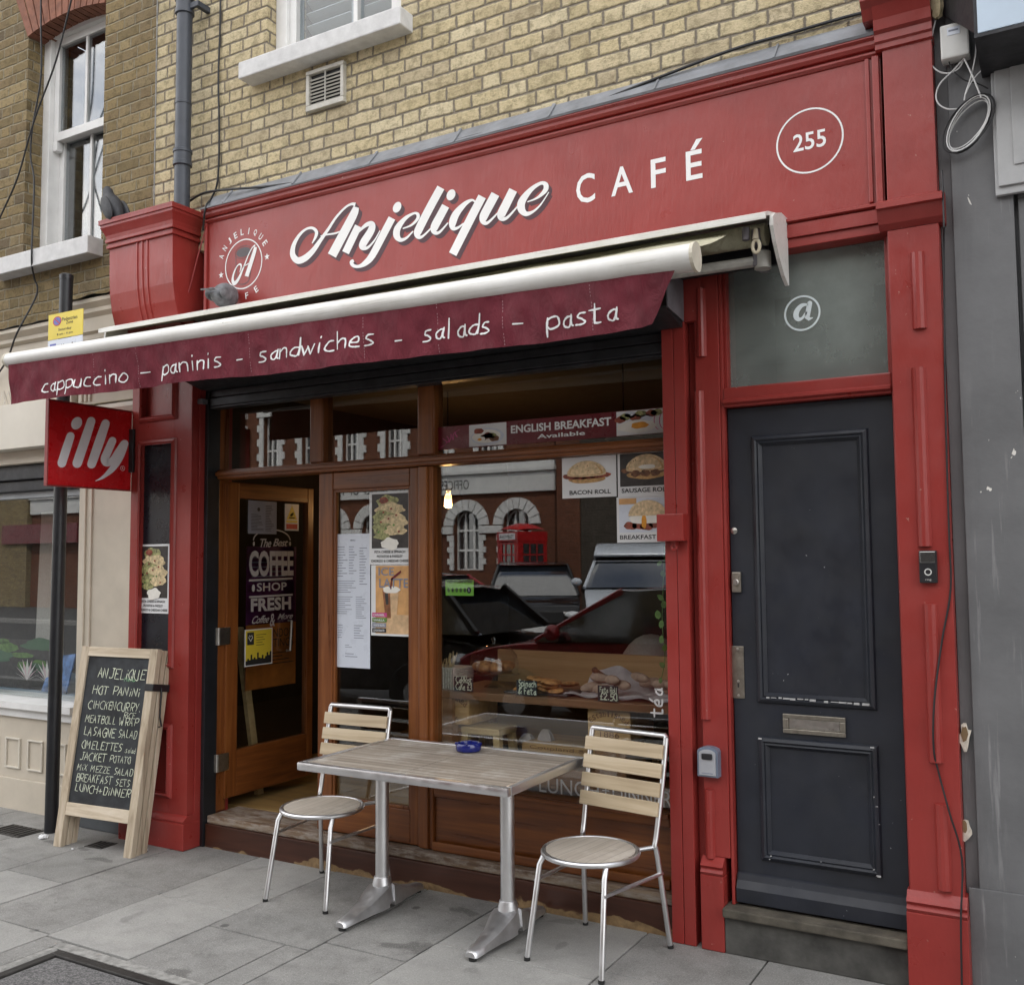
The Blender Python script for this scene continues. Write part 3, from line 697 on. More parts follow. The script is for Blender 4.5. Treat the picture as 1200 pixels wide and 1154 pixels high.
# ---- right pilaster
PX0, PX1 = -.592, -.408
b = B()
b.box(PX0, PX1, -.03, .30, .36, 2.86, .004)
b.box(PX0+.004, PX1, -.028, .30, 2.98, 3.70, .003)
b.build("pilaster", RED, sf)
b = B()
b.profx([(-.03, 2.861), (-.055, 2.88), (-.085, 2.925), (-.10, 2.93), (-.10, 2.955), (-.06, 2.965), (-.03, 2.982), (.2, 2.982), (.2, 2.861)], PX0-.028, PX1+.022)
b.build("pilaster_capital", RED, sf)
b = B()
b.profx([(-.028, 3.58), (-.04, 3.585), (-.04, 3.605), (-.05, 3.612), (-.05, 3.64), (-.065, 3.65), (-.07, 3.69), (-.095, 3.735), (-.125, 3.755), (-.125, 3.79), (.2, 3.80), (.2, 3.58)], PX0-.02, PX1+.004)
b.profx([(-.06, 3.70), (-.085, 3.735), (-.115, 3.757), (-.115, 3.788), (.2, 3.79), (.2, 3.70)], PX0-.06, PX0-.021)
b.build("pilaster_crown", RED, sf)
b = B()
b.box(PX0-.012, PX1+.012, -.058, .30, 0, .30, .004)
b.profx([(-.056, .301), (-.062, .312), (-.05, .325), (-.062, .338), (-.045, .355), (-.03, .372), (.2, .372), (.2, .301)], PX0-.010, PX1+.010)
b.build("plinth", RED, sf)
def strip(x0, x1, z0, z1, y):
    b = B(); m = (x0+x1)/2
    b.prism([(x0, y, z0), (x0+.008, y-.012, z0), (m-.006, y-.018, z0), (m+.006, y-.018, z0), (x1-.008, y-.012, z0), (x1, y, z0)], (0, 0, z1-z0))
    b.build("raised_strip", RED, sf)
for ya, yb, xa, xb in ((295, 385, 1068, 1084), (430, 640, 1072, 1087), (708, 893, 1085, 1101), (943, 1043, 1098, 1112)):
    m = at((xa+xb)/2, (ya+yb)/2, -.04).x
    strip(m-.026, m+.026, at((xa+xb)/2, yb, -.04).z, at((xa+xb)/2, ya, -.04).z, -.0305)
# ---- pilaster between window and side door, shutter post
lbox("shutter_post", RED, [(-1.540, -1.488, 0, .13, .0, 2.62), (-1.486, -1.436, .001, .13, .0, 2.62)], bev=.003)
b = B(); b.box(-1.434, -1.398, .06, .13, 0, 2.86); b.box(-1.397, -1.290, .022, .20, .37, 2.86, .004); b.build("door_pilaster", RED, sf)
b = B(); b.box(-1.410, -1.312, -.008, .20, 0, .30, .004)
b.profx([(-.006, .301), (-.012, .312), (-.0, .325), (-.012, .338), (.004, .352), (.024, .369), (.2, .369), (.2, .301)], -1.408, -1.314); b.build("plinth", RED, sf)
for ya, yb, xa, xb in ((338, 418, 815, 827), (458, 800, 815, 829), (925, 1005, 826, 837)):
    m = at((xa+xb)/2, (ya+yb)/2, .015).x
    z0, z1 = at((xa+xb)/2, yb, .015).z, at((xa+xb)/2, ya, .015).z
    if yb == 800: z0 = .93
    strip(m-.022, m+.022, z0, z1, .0215)
lb = lbox("shutter_lock_box", RED, [(-1.552, -1.432, -.065, -.001, at(790, 634, -.05).z, at(790, 602, -.05).z)], bev=.004)
p = at(790, 641, -.03); b = B(); b.tube([(p.x+.011*math.cos(a), -.03, p.z+.012*math.sin(a)) for a in [2*math.pi*k/14 for k in range(14)]], .005, 8, True); b.box(p.x-.012, p.x+.012, -.035, -.001, p.z+.008, p.z+.03, .003); b.build("padlock_eye", RED, lb)
# ---- door surround, fanlight, side door
DX0, DX1 = -1.276, -.604
b = B()
b.box(-1.289, DX0, .028, .22, .187, 2.864, .003); b.box(DX1, PX0-.001, .028, .22, .187, 2.864, .003)
b.box(DX0, DX1, .024, .2, 2.235, 2.318, .006)
b.profx([(.022, 2.245), (.010, 2.252), (.010, 2.262), (.022, 2.270)], DX0+.002, DX1-.002)
for q in ((DX0, DX0+.014, 2.319, 2.863), (DX1-.014, DX1, 2.319, 2.863)): b.box(q[0], q[1], .05, .10, q[2], q[3], .003)
b.build("door_surround", RED, sf)
fan = lbox("fanlight", GLASSD, [(DX0, DX1, .088, .094, 2.319, 2.864)], bev=0)
bE = B()
ec = at(940, 367, .086); er = abs(at(940, 346.5, .086).z-ec.z)
mE = lambda u, v_: Vector((ec.x+u, .0865, ec.z+v_))
ringflat(bE, 0, 0, er*.96, er*.96, er*.11, mE)
def serif_a(b, m, k):
    ribbon(b, [tuple(q*k for q in p) for p in cat_rom([(.26, .42, .12), (-.02, .40, .22), (-.26, .16, .28), (-.32, -.12, .28), (-.20, -.30, .22), (.0, -.26, .14), (.20, .0, .12)], 6)], m)
    ribbon(b, [tuple(q*k for q in p) for p in ((.40, .47, .26), (.30, .0, .27), (.25, -.26, .26), (.34, -.36, .18), (.52, -.32, .06))], m)
serif_a(bE, mE, er*1.08)
bE.build("emblem", plain("etched_white_vinyl", (.74, .82, .84), .5), fan)
door = lbox("side_door", DOORP, [(DX0+.004, DX1-.004, .062, .105, .199, 2.232)], bev=.003)
def panel_mould(x0, x1, z0, z1, y, w_=.045):
    b = B(); o = [(x0, z0), (x1, z0), (x1, z1), (x0, z1)]
    prof = [(0, 0), (.006, -.012), (.018, -.020), (.026, -.012), (.032, -.016), (w_, -.002), (w_, .002)]
    sg = [(1, 1), (-1, 1), (-1, -1), (1, -1)]
    rings = [[b.bm.verts.new((cx+sx*d, y+h, cz+sz_*d)) for d, h in prof] for (cx, cz), (sx, sz_) in zip(o, sg)]
    for i in range(4):
        A, C = rings[i], rings[(i+1) % 4]
        for k in range(len(prof)-1): b.bm.faces.new((A[k], A[k+1], C[k+1], C[k]))
    return b
for nm, a in (("upper", (-1.172, -.702, 1.005, 2.11)), ("lower", (-1.172, -.702, .372, .872))):
    panel_mould(*a, .0615).build("panel_moulding", DOORP, door)
b = B(); rs = random.Random(3)
for (xa, xb, z, y) in ((-1.13, -.95, 1.032, .0415), (-.90, -.74, 1.030, .0415)):
    x = xa
    while x < xb:
        L = rs.uniform(.006, .03); b.box(x, x+L, y-.001, y+.004, z-rs.uniform(.001, .006), z+rs.uniform(.001, .004)); x += L+rs.uniform(0, .012)
for k in range(8):
    if rs.random() < .5: x = -.705+rs.uniform(-.02, .0); z = rs.uniform(.38, .72)
    else: x = rs.uniform(-1.15, -.72); z = .378+rs.uniform(0, .025)
    L = rs.uniform(.002, .012); h_ = rs.uniform(.001, .006); b.prism([(x, .0402, z), (x+L, .0402, z+h_*.3), (x+L*.8, .0402, z+h_), (x+L*.2, .0402, z+h_*.8)], (0, .006, 0))
for x, z in ((-1.168, .866), (-.73, .868), (-.72, .383)): b.box(x, x+.014, .0405, .046, z-.006, z, .0)
b.build("paint_scuff", CHIPWHITE, door)
b = B(); b.profx([(.0615, .200), (.032, .200), (.030, .255), (.045, .285), (.052, .310), (.0615, .315)], DX0+.006, DX1-.006); b.build("weather_bar", DOORP, door)
z0, z1 = .893, .970
lp = lbox("letter_plate", BRASS, [(-1.068, -.822, .050, .0612, z0, z0+.018), (-1.068, -.822, .050, .0612, z1-.018, z1), (-1.068, -1.045, .050, .0612, z0+.0185, z1-.0185), (-.845, -.822, .050, .0612, z0+.0185, z1-.0185)], door, .003)
lbox("flap", STEEL, [(-1.044, -.846, .0555, .0612, z0+.019, z1-.019)], lp, .002)
pc = at(863, 682, .05)
b = B(); b.box(pc.x-.020, pc.x+.020, .046, .0612, pc.z-.042, pc.z+.042, .004)
b.build("rim_lock", BRASS, door)
b = B(); b.lathe([(.013, 0), (.013, .008), (.010, .010), (1e-5, .010)], (pc.x, .046, pc.z), 16, Matrix.Rotation(R_(90), 3, 'X')); b.build("lock_cylinder", STEEL, door)
pa, pb = at(864, 757, .055), at(865, 818, .055)
b = B(); b.box(pa.x-.026, pa.x+.026, .057, .0612, pb.z, pa.z, .002)
b.build("keyhole_plate", BRASS, door)
b = B()
for z in (pa.z-.012, pb.z+.012, pb.z+.07): b.lathe([(.006, 0), (.005, .002), (1e-5, .003)], (pa.x, .057, z), 10, Matrix.Rotation(R_(90), 3, 'X'))
b.build("plate_screw", STEEL, door)
b = B(); b.box(pa.x-.003, pa.x+.003, .0562, .0568, pb.z+.045, pb.z+.062); b.build("keyhole", INKB, door)
ps = at(857, 622, .06); b = B(); b.lathe([(.014, 0), (.014, .004), (.008, .007), (1e-5, .007)], (ps.x+.012, .062, ps.z), 16, Matrix.Rotation(R_(90), 3, 'X')); b.build("escutcheon", STEEL, door, smooth=True)
# doorstep
ds = thing("doorstep", "worn stone doorstep with dark weathered tread below the black side door", "doorstep", (-.93, 0, 0))
lbox("tread", plain("weathered_step_tread", (.085, .075, .058), .8, var=.5, scale=9, bump=.7, bscale=40), [(-1.311, PX0-.014, -.035, .115, .150, .186)], ds, .006)
lbox("riser", plain("dirty_step_stone", (.07, .068, .062), .85, var=.5, scale=7, bump=.6, bscale=30), [(-1.311, PX0-.014, -.004, .12, .0, .149)], ds, .004)
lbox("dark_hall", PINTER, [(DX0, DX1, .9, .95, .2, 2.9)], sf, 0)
# ---- left pilaster with console
LX0, LX1 = at(151, 700, -.05).x, at(222, 700, -.05).x
BX0, BX1 = at(166, 640, -.04).x, at(204, 640, -.04).x
UZ0, UZ1, MZ0, MZ1, DZ0, DZ1 = 2.455, 2.90, 1.02, 2.30, .29, .66
b = B()
for q in ((LX0, BX0, .16, 3.0), (BX1, LX1, .16, 3.0)): b.box(q[0], q[1], -.05, .25, q[2], q[3], .003)
for q in ((.16, DZ0), (DZ1, MZ0), (MZ1, UZ0), (UZ1, 3.0)): b.box(BX0, BX1, -.05, .25, q[0], q[1])
b.box(BX0, BX1, -.022, .2, DZ0, DZ1); b.box(BX0, BX1, -.022, .2, UZ0, UZ1)
b.build("pilaster", RED, sf)
lbox("black_panel", BLACKP, [(BX0, BX1, -.030, .2, MZ0, MZ1)], sf, 0)
for z0, z1 in ((DZ0, DZ1), (MZ0, MZ1), (UZ0, UZ1)):
    bb = panel_mould(BX0-.024, BX1+.024, z0-.024, z1+.024, -.0505, .026); bb.build("panel_moulding", RED, sf)
b = B(); b.box(LX0-.012, LX1+.015, -.085, .25, 0, .145, .004); b.profx([(-.08, .1455), (-.084, .158), (-.07, .172), (-.052, .185), (.1, .185), (.1, .1455)], LX0-.010, LX1+.012); b.build("plinth", RED, sf)
lbox("pilaster_return", RED, [(LX1+.001, -4.378, -.003, .25, .0, 2.62)], sf, .003)
lbox("shutter_guide", BLACK, [(-4.377, -4.351, .035, .13, .0, 2.62)], sf, .003)
CX0, CX1 = at(128, 290, -.14).x, at(202, 252, -.14).x
b = B()
cp = [(-.05, 2.92), (-.062, 2.98), (-.088, 3.04), (-.112, 3.12), (-.128, 3.22), (-.134, 3.34), (-.136, 3.50), (.1, 3.50), (.1, 2.92)]
b.profx(cp, CX0, CX1); b.build("console_bracket", RED, sf)
b = B()
for px in (160, 166, 172):
    x = at(px, 300, -.14).x
    b.prism([(x-.006, y-.006, z) for y, z in cp[:7]]+[(x-.006, y+.004, z) for y, z in reversed(cp[:7])], (.012, 0, 0))
b.build("console_fluting", RED, sf)
b = B()
for (y, z0, z1) in ((-.150, 3.501, 3.52), (-.143, 3.521, 3.535), (-.156, 3.536, 3.555)): b.box(CX0-(-.136-y), CX1+(-.136-y), y, .1, z0, z1, .003)
P = [(.0, 3.556), (.004, 3.58), (.018, 3.61), (.026, 3.625), (.026, 3.64), (.034, 3.643), (.034, 3.66)]
for (o1, z1), (o2, z2) in zip(P, P[1:]):
    y1, y2 = -.15-o1, -.15-o2; a1, a2 = .014+o1, .014+o2
    vs = [(CX0-a1, y1, z1), (CX1+a1, y1, z1), (CX1+a1, .1, z1), (CX0-a1, .1, z1)]; vt = [(CX0-a2, y2, z2), (CX1+a2, y2, z2), (CX1+a2, .1, z2), (CX0-a2, .1, z2)]
    A = [b.bm.verts.new(q) for q in vs]; C = [b.bm.verts.new(q) for q in vt]
    for i in range(4): b.bm.faces.new((A[i], A[(i+1) % 4], C[(i+1) % 4], C[i]))
b.box(CX0-.048, CX1+.048, -.184, .1, 3.661, 3.672)
b.build("console_cornice", RED, sf)
# ---- signboard lettering
YL = -.0012
mS = lambda u, v_: at(u, v_, YL)
mS2 = lambda u, v_: at(u, v_, YL+.0006)
def tr(ox, oy, s, pts): return [(ox+x/s, oy+y/s, w_/s) for x, y, w_ in pts]
c1 = lambda p: tr(330, 220, 7.5, p); c2 = lambda p: tr(440, 200, 10, p); c3 = lambda p: tr(540, 190, 9.617, p)
AJ = [
 c1([(268, 490, 8), (300, 430, 24), (305, 385, 28), (268, 355, 24), (210, 368, 20), (150, 425, 26), (105, 510, 36), (98, 590, 48), (140, 640, 58), (205, 620, 56), (275, 555, 44), (340, 465, 32), (410, 365, 24), (480, 260, 20), (560, 175, 18), (615, 145, 22), (648, 150, 36)]),
 c1([(655, 172, 50), (635, 230, 68), (560, 375, 76), (442, 597, 80)]),
 c1([(342, 426, 8), (400, 413, 14), (470, 402, 16), (515, 385, 10)]),
 c1([(674, 338, 62), (630, 430, 64), (562, 572, 64)]), c1([(625, 450, 8), (690, 375, 20), (750, 325, 36), (795, 322, 50), (785, 380, 62), (720, 485, 66), (712, 525, 50), (755, 528, 24), (815, 465, 13), (865, 378, 9)]),
 c1([(970, 268, 64), (900, 400, 64), (800, 590, 60), (740, 660, 48), (680, 692, 28), (630, 685, 30), (614, 655, 32), (634, 640, 24)]),
 c2([(320, 680, 14), (420, 640, 24), (490, 570, 34), (497, 515, 38), (450, 502, 26), (350, 560, 44), (262, 670, 74), (248, 760, 78), (290, 812, 50), (360, 792, 28), (440, 712, 15)]),
 c2([(766, 200, 92), (640, 430, 94), (522, 660, 94), (492, 738, 84), (512, 780, 50), (560, 765, 26), (650, 678, 17)]),
 c2([(822, 415, 92), (760, 530, 94), (692, 660, 92), (692, 722, 56), (750, 722, 30), (850, 612, 15)]),
 c2([(1172, 372, 20), (1130, 347, 28), (1050, 390, 52), (950, 500, 82), (904, 608, 86), (908, 676, 52), (962, 672, 30), (1035, 618, 16)]),
 [(565, 230.5, 9.6), (552.5, 254.5, 9.8), (530.5, 298, 9.6)],
 c3([(390, 362, 97), (310, 510, 97), (256, 618, 92), (258, 678, 58), (310, 680, 30), (425, 565, 15)]),
 c3([(590, 316, 95), (510, 478, 97), (457, 588, 94), (462, 638, 56), (525, 625, 30), (645, 495, 15)]),
 c3([(750, 450, 12), (860, 405, 24), (948, 325, 50), (958, 258, 56), (900, 240, 36), (790, 312, 52), (692, 438, 82), (682, 528, 86), (732, 583, 56), (812, 560, 28), (900, 480, 17), (992, 340, 10)]),
]
bl, bs_ = B(), B()
for si, st in enumerate(AJ):
    q = cat_rom(st, 7)
    ribbon(bl, q, (lambda kk: (lambda u, v_: at(u, v_, YL-kk*.0002)))(si % 4), False)
    for k in range(4): ribbon(bs_, [(x+1.0+k*1.0, y+1.1+k*1.1, w_) for x, y, w_ in q], (lambda kk: (lambda u, v_: at(u, v_, YL+.0009-kk*.00005)))(k), False)
for ox, oy, s, cx, cy, rx, ry in ((330, 220, 7.5, 1015, 173, 34, 50), (440, 200, 10, 885, 286, 48, 68)):
    ellipse(bl, ox+cx/s, oy+cy/s, rx/s, ry/s, mS, rot=.45)
    for k in range(4): ellipse(bs_, ox+cx/s+1.0+k, oy+cy/s+1.1+1.1*k, rx/s, ry/s, (lambda kk: (lambda u, v_: at(u, v_, YL+.0009-kk*.00005)))(k), rot=.45)
bl.build("script_lettering", INKW, fb); bs_.build("script_shadow", SHAD, fb)
b = B()
def fitpx(b, s, xl, xr, ybl, ytl, Y, bold=0, **k):        # baseline-left pixel, top-left pixel, right edge pixel
    p00 = at(xl, ybl, Y); p01 = at(xl, ytl, Y); p10 = Vector((at(xr, (ybl+ytl)/2, Y).x, Y, p00.z)); p01 = Vector((p00.x, Y, p01.z))
    text(b, s, p00, p10, p01, bold=bold, **k)
zc0, zc1 = at(763, 221, YL).z, at(763, 187.5, YL).z
for s, xl, xr in (("C", 675, 697), ("A", 716, 741.5), ("F", 762.7, 780.3), ("E", 804, 823.2)):
    x0, x1 = at(xl, 205, YL).x, at(xr, 205, YL).x
    e = .004 if s == "C" else 0
    b = B(); text(b, s, (x0, YL, zc0-e), (x1, YL, zc0-e), (x0, YL, zc1+e), bold=.012)
    if s != "E": b.build("letter", INKW, fb)
p = at(814.5, 169.5, YL); b.face([(p.x-.022, YL, p.z-.022), (p.x-.002, YL, p.z-.022), (p.x+.034, YL, p.z+.022), (p.x+.006, YL, p.z+.022)])
b.build("letter", INKW, fb)
b = B()
c = at(948.5, 165, YL); r = .132
mC = lambda u, v_: Vector((c.x+u, YL, c.z+v_))
ringflat(b, 0, 0, r, r, .007, mC)
text(b, "255", mC(-.066, -.036), mC(.066, -.036), mC(-.066, .037), bold=.012)
b.build("number_roundel", INKW, fb)
# roundel with star, name arcs and script A
c0 = at(285.3, 309.5, YL); r = abs(at(285.3, 281.5, YL).z-at(285.3, 337.5, YL).z)/2
mR = lambda u, v_: Vector((c0.x+u, YL, c0.z+v_))
b = B(); ringflat(b, 0, 0, r*1.02, r*1.02, r*.05, mR)
def arc_text(b, s, R, a0, a1, h, inward):
    n = len(s)
    for i, ch in enumerate(s):
        a = a0+(a1-a0)*i/(n-1); ca, sa = math.cos(a), math.sin(a)
        up = Vector((ca, sa)) if not inward else Vector((-ca, -sa)); rt = Vector((up.y, -up.x))
        wd = h*(.18 if ch == 'I' else .62); cc = Vector((ca, sa))*R
        p00 = cc-rt*wd/2-up*h/2; p10 = cc+rt*wd/2-up*h/2; p01 = cc-rt*wd/2+up*h/2
        text(b, ch, mR(*p00), mR(*p10), mR(*p01), bold=.015)
arc_text(b, "ANJELIQUE", r*1.36, R_(158), R_(30), r*.27, False)
arc_text(b, "CAFE", r*1.36, R_(232), R_(302), r*.27, True)
for a in (R_(192), R_(4)):
    b.face([mR(math.cos(a)*r*1.3+r*(.15 if k % 2 == 0 else .06)*math.sin(k*math.pi/5), math.sin(a)*r*1.3+r*(.15 if k % 2 == 0 else .06)*math.cos(k*math.pi/5)) for k in range(10)])
for st in AJ[:3]:
    q = [((x-378)/62*r*1.05, -(y-271)/62*r*1.18-r*.02, w_/62*r*1.35) for x, y, w_ in cat_rom(st, 6)]
    ribbon(b, q, lambda u, v_: mR(u, v_+u*.12-.0)-Vector((0, .0006, 0)), False)
b.build("roundel", INKW, fb)
b = B(); ellipse(b, -.02*r, .50*r, .40*r, .20*r, lambda u, v_: mR(u, v_)+Vector((0, .0003, 0)))
ringflat(b, -.02*r, .50*r, .46*r, .26*r, .02*r, lambda u, v_: mR(u, v_)+Vector((0, .0003, 0)))
ribbon(b, cat_rom([(-.44*r, .4*r, .03*r), (-.40*r, -.3*r, .03*r), (-.32*r, -.72*r, .03*r), (0, -.84*r, .03*r), (.30*r, -.72*r, .03*r), (.40*r, -.3*r, .03*r), (.44*r, .4*r, .03*r)], 5), lambda u, v_: mR(u, v_)+Vector((0, .0003, 0)))
b.build("cup_drawing", GREYV, fb)
# ------------------------------------------------------------------ shutter box, timber frontage
b = B()
b.box(-4.36, -1.442, -.15, .11, 2.66, 2.84, .004)
b.profx([(-.15, 2.655), (-.19, 2.65), (-.19, 2.64), (-.02, 2.595), (.08, 2.595), (.08, 2.659)], -4.36, -1.442)
sb = b.build("shutter_box", SHUT, sf)
b = B(); b.prism([(-1.440, .0, 2.62), (-1.440, -.19, 2.642), (-1.440, -.19, 2.80), (-1.440, -.15, 2.835), (-1.440, 0, 2.835)], (.006, 0, 0)); b.build("end_plate", SHUTL, sb)
b = B()
for z0, z1, y0, y1 in ((2.552, 2.594, .035, .085), (2.500, 2.549, .028, .09)):
    b.box(-4.333, -1.545, y0, y1, z0, z1, .006)
b.box(-4.333, -1.545, .03, .10, 2.488, 2.499, .003)
b.build("shutter_slat", SHUT, sf)
b = B(); b.box(-4.40, -4.351, -.012, .03, 2.515, 2.545, .003); b.build("guide_clip", SHUTL, sf)
TZ0, TZ1 = 2.083, 2.138
TY0, TY1 = .115, .205
WIN_L, WIN_R = -2.830, -1.545
def rail(nm, boxes, m, bev=.005, parent=sf): return lbox(nm, m, boxes, parent, bev)
b = B()
b.box(-4.50, -4.352, TY0, TY1, .17, 2.62, .008)
b.build("door_jamb", WOOD_Z, sf)
b = B()
b.box(-4.351, -1.546, TY0-.012, TY1, TZ0, TZ1, .010); b.box(-4.351, -1.546, TY0-.026, TY0-.0125, TZ0+.018, TZ1-.014, .006)
b.build("transom_rail", WOOD_X, sf)
for px0, px1 in ((365, 380), (491, 510)):
    lbox("transom_post", WOOD_Z, [(at(px0, 515, .13).x, at(px1, 515, .13).x, TY0, TY1, TZ1+.001, 2.62)], sf, .008)
b = B()
b.box(-2.925, -2.832, TY0, TY1, .17, TZ0-.001, .010); b.box(-2.905, -2.855, TY0-.014, TY0-.0005, .175, TZ0-.004, .005)
b.build("mullion", WOOD_Z, sf)
b = B(); b.box(-1.585, -1.546, TY0+.01, TY1, .17, 2.62, .004); b.build("end_post", WOOD_Z, sf)
b = B(); b.box(WIN_L, -1.586, TY0, TY1, .430, .495, .008); b.box(WIN_L, -1.586, TY0-.02, TY0-.0005, .470, .492, .006); b.box(WIN_L, -1.586, TY0-.012, TY0-.0005, .172, .215, .006)
b.build("sill_rail", WOOD_X, sf)
lbox("timber_panel", WOOD_X, [(WIN_L, -1.586, .135, .19, .172, .429)], sf, 0)
b = B(); b.box(-4.350, -1.546, .062, .34, .125, .1685, .008); b.build("ledge", LEDGE, sf)
b = B(); b.box(-4.350, -1.546, .050, .30, -.02, .124, .004); b.build("riser_board", RISER, sf)
# shop window and its lettering
win = lbox("shop_window", GLASS, [(WIN_L+.001, -1.587, .160, .166, .496, TZ0-.001)], sf, 0)
for a, c in ((-4.351, at(365, 515, .13).x), (at(380, 515, .13).x, at(491, 515, .13).x), (at(510, 515, .13).x, -1.587)):
    lbox("transom_light", GLASS, [(a+.001, c-.001, .160, .166, TZ1+.001, 2.61)], sf, 0)
YW = .1588
for s, xl, xr in (("LUNCH", 632, 702), ("+", 706, 714), ("DINNER", 718, 800)):
    b = B(); z0 = .508 if s != "+" else .535; z1 = .578 if s != "+" else .565
    x0, x1 = at(xl, 935, YW).x, min(at(xr, 935, YW).x, -1.50)
    if s == "DINNER": text(b, s, (x0, YW, z0), (-1.592, YW, z0), (x0, YW, z1))
    else: text(b, s, (x0, YW, z0), (x1, YW, z0), (x0, YW, z1))
    b.build("window_lettering", INKW2, win)
b = B()
pz = at(775, 843, YW)
hand(b, "téa", (pz.x+.028, YW, pz.z), (0, 0, .0055), (-.0055, 0, 0), .0085, adv=8)
b.build("window_lettering", INKW2, win)
# fixed glazed leaf
b = B()
LXa, LXb = -3.590, -2.927
b.box(LXa, LXa+.100, .125, .175, .175, TZ0-.003, .006); b.box(LXb-.052, LXb, .125, .175, .175, TZ0-.003, .006)
fl = b.build("fixed_leaf", WOOD_Z, sf)
for z0, z1 in ((1.985, TZ0-.003), (.175, .345)): lbox("leaf_rail", WOOD_X, [(LXa+.1005, LXb-.0525, .126, .174, z0, z1)], fl, .006)
b = B()
gx0, gx1, gz0, gz1 = LXa+.1, LXb-.052, .345, 1.985
for q in ((gx0, gx0+.014, gz0, gz1), (gx1-.014, gx1, gz0, gz1), (gx0+.0145, gx1-.0145, gz1-.014, gz1), (gx0+.0145, gx1-.0145, gz0, gz0+.014)): b.box(q[0], q[1], .132, .150, q[2], q[3], .003)
b.build("glazing_bead", WOOD_Z, fl)
lbox("pane", GLASS, [(gx0+.001, gx1-.001, .152, .157, gz0+.001, gz1-.001)], fl, 0)
# open leaf: hinged on the left jamb and swung a quarter turn into the cafe (its face is the plane x = OX)
OX = -4.335
OY0, OY1 = .178, .93
def olbox(nm, m, bx, parent, bev=.005): return lbox(nm, m, [(OX-.045, OX, *q) for q in bx], parent, bev)
od = olbox("open_door", WOOD_Z, [(OY0, OY0+.095, .235, 2.075), (OY1-.055, OY1, .235, 2.075)], sf)
for q in ((OY0+.0955, OY1-.0555, .235, .50), (OY0+.0955, OY1-.0555, 1.98, 2.075)): olbox("door_rail", WOOD_Y, [q], od)
lbox("pane", GLASS, [(OX-.025, OX-.020, OY0+.0955, OY1-.0555, .501, 1.979)], od, 0)
for py in (745, 892):
    b = B(); z = atx(262, py, -4.35).z
    b.box(-4.364, -4.346, TY0-.003, TY0+.004, z-.05, z+.05, .002); b.tube([(-4.343, TY0+.01, z-.05), (-4.343, TY0+.01, z+.05)], .009, 10)
    b.box(-4.343, -4.331, TY0+.01, OY0+.03, z-.05, z+.05, .002)
    b.build("hinge", STEEL, od)
b = B(); hp0, hp1 = atx(342, 727, OX+.03), atx(340, 762, OX+.03)
b.tube([(OX+.001, hp0.y, hp0.z), (OX+.03, hp0.y, hp0.z), (OX+.03, hp1.y, hp1.z), (OX+.001, hp1.y, hp1.z)], .008, 10); b.build("pull_handle", STEEL, od, smooth=True)
b = B(); YD = OX-.0185
DV = plain("dull_white_vinyl", (.42, .40, .40), .5, var=.1)
def dtx(s, xl, xr, yb, yt, bold=.02, sp=1.0, dy=0.0, sh=0):
    p00 = atx(xl, yb, YD); p10 = atx(xr, yb+dy, YD); p01 = atx(xl, yt, YD)
    text(b, s, p00, Vector((YD, p10.y, p00.z)), p01, bold=bold, spacing=sp, shear=sh)
def dln(pts, w_): ribbon(b, [(q.y, q.z, w_) for q in [atx(x, y, YD) for x, y in pts]], lambda u, v_: Vector((YD, u, v_)), False)
dtx("COFFEE", 292, 344, 676, 645, .035, .95)
dln([(292, 680), (343, 677.5)], .012)
dtx("SHOP", 301, 336, 693, 683, .02, 1.05)
ellipse(b, atx(297, 689, YD).y, atx(297, 689, YD).z, .013, .022, lambda u, v_: Vector((YD, u, v_)))
dln([(292, 699.5), (343, 696.5)], .012)
dtx("FRESH", 294, 341, 717, 701, .04, 1.05)
for s, xl, xr, yb, yt in (("The", 303, 317, 641, 631), ("Best", 320, 336, 640, 631), ("Coffee", 294, 314, 731, 722), ("&", 316, 322, 734, 719), ("More", 325, 342, 726, 719)): dtx(s, xl, xr, yb, yt, .01, .9, 0, .18)
arc = [(297+21.5*(1-math.cos(a)), 633-12.5*math.sin(a)) for a in [math.pi*k/16 for k in range(17)]]
dln(arc, .008)
for px in (297.5, 340): ellipse(b, atx(px, 637, YD).y, atx(px, 637, YD).z, .008, .014, lambda u, v_: Vector((YD, u, v_)))
b.build("door_lettering", DV, od)
def dcard(name, mats, lab, cat, c0, c1, draw=None, px=None):
    """card stuck on the open door, in the plane x = PXc"""
    X = px if px is not None else OX-.018
    p0, p1 = atx(*c0, X), atx(*c1, X)
    b = B(); b.box(X-.002, X, p0.y, p1.y, p1.z, p0.z)
    if draw: draw(b, lambda u, v_: Vector((X+.0006, p0.y+(p1.y-p0.y)*u, p1.z+(p0.z-p1.z)*v_)))
    return tag(b.build(name, mats), lab, cat)
def lines(b, m, u0, u1, v0, v1, n, w_=.35, rs=random.Random(2), col=1):
    b.mi = col; dv = (v1-v0)/n
    for k in range(n):
        a = v0+dv*k; e = u0+(u1-u0)*rs.uniform(.45, 1)
        b.face([m(u0, a), m(e, a), m(e, a+dv*w_), m(u0, a+dv*w_)])
def notice(b, m):
    b.mi = 1; ellipse(b, .36, .74, .05, .06, m); lines(b, m, .1, .55, .1, .62, 12, .3); lines(b, m, .6, .9, .1, .9, 16, .3)
dcard("paper_notice", [PRINTG, INKB], "grey A4 paper notice with small print at the top of the open cafe door", "notice", (291, 586), (324, 626), notice)
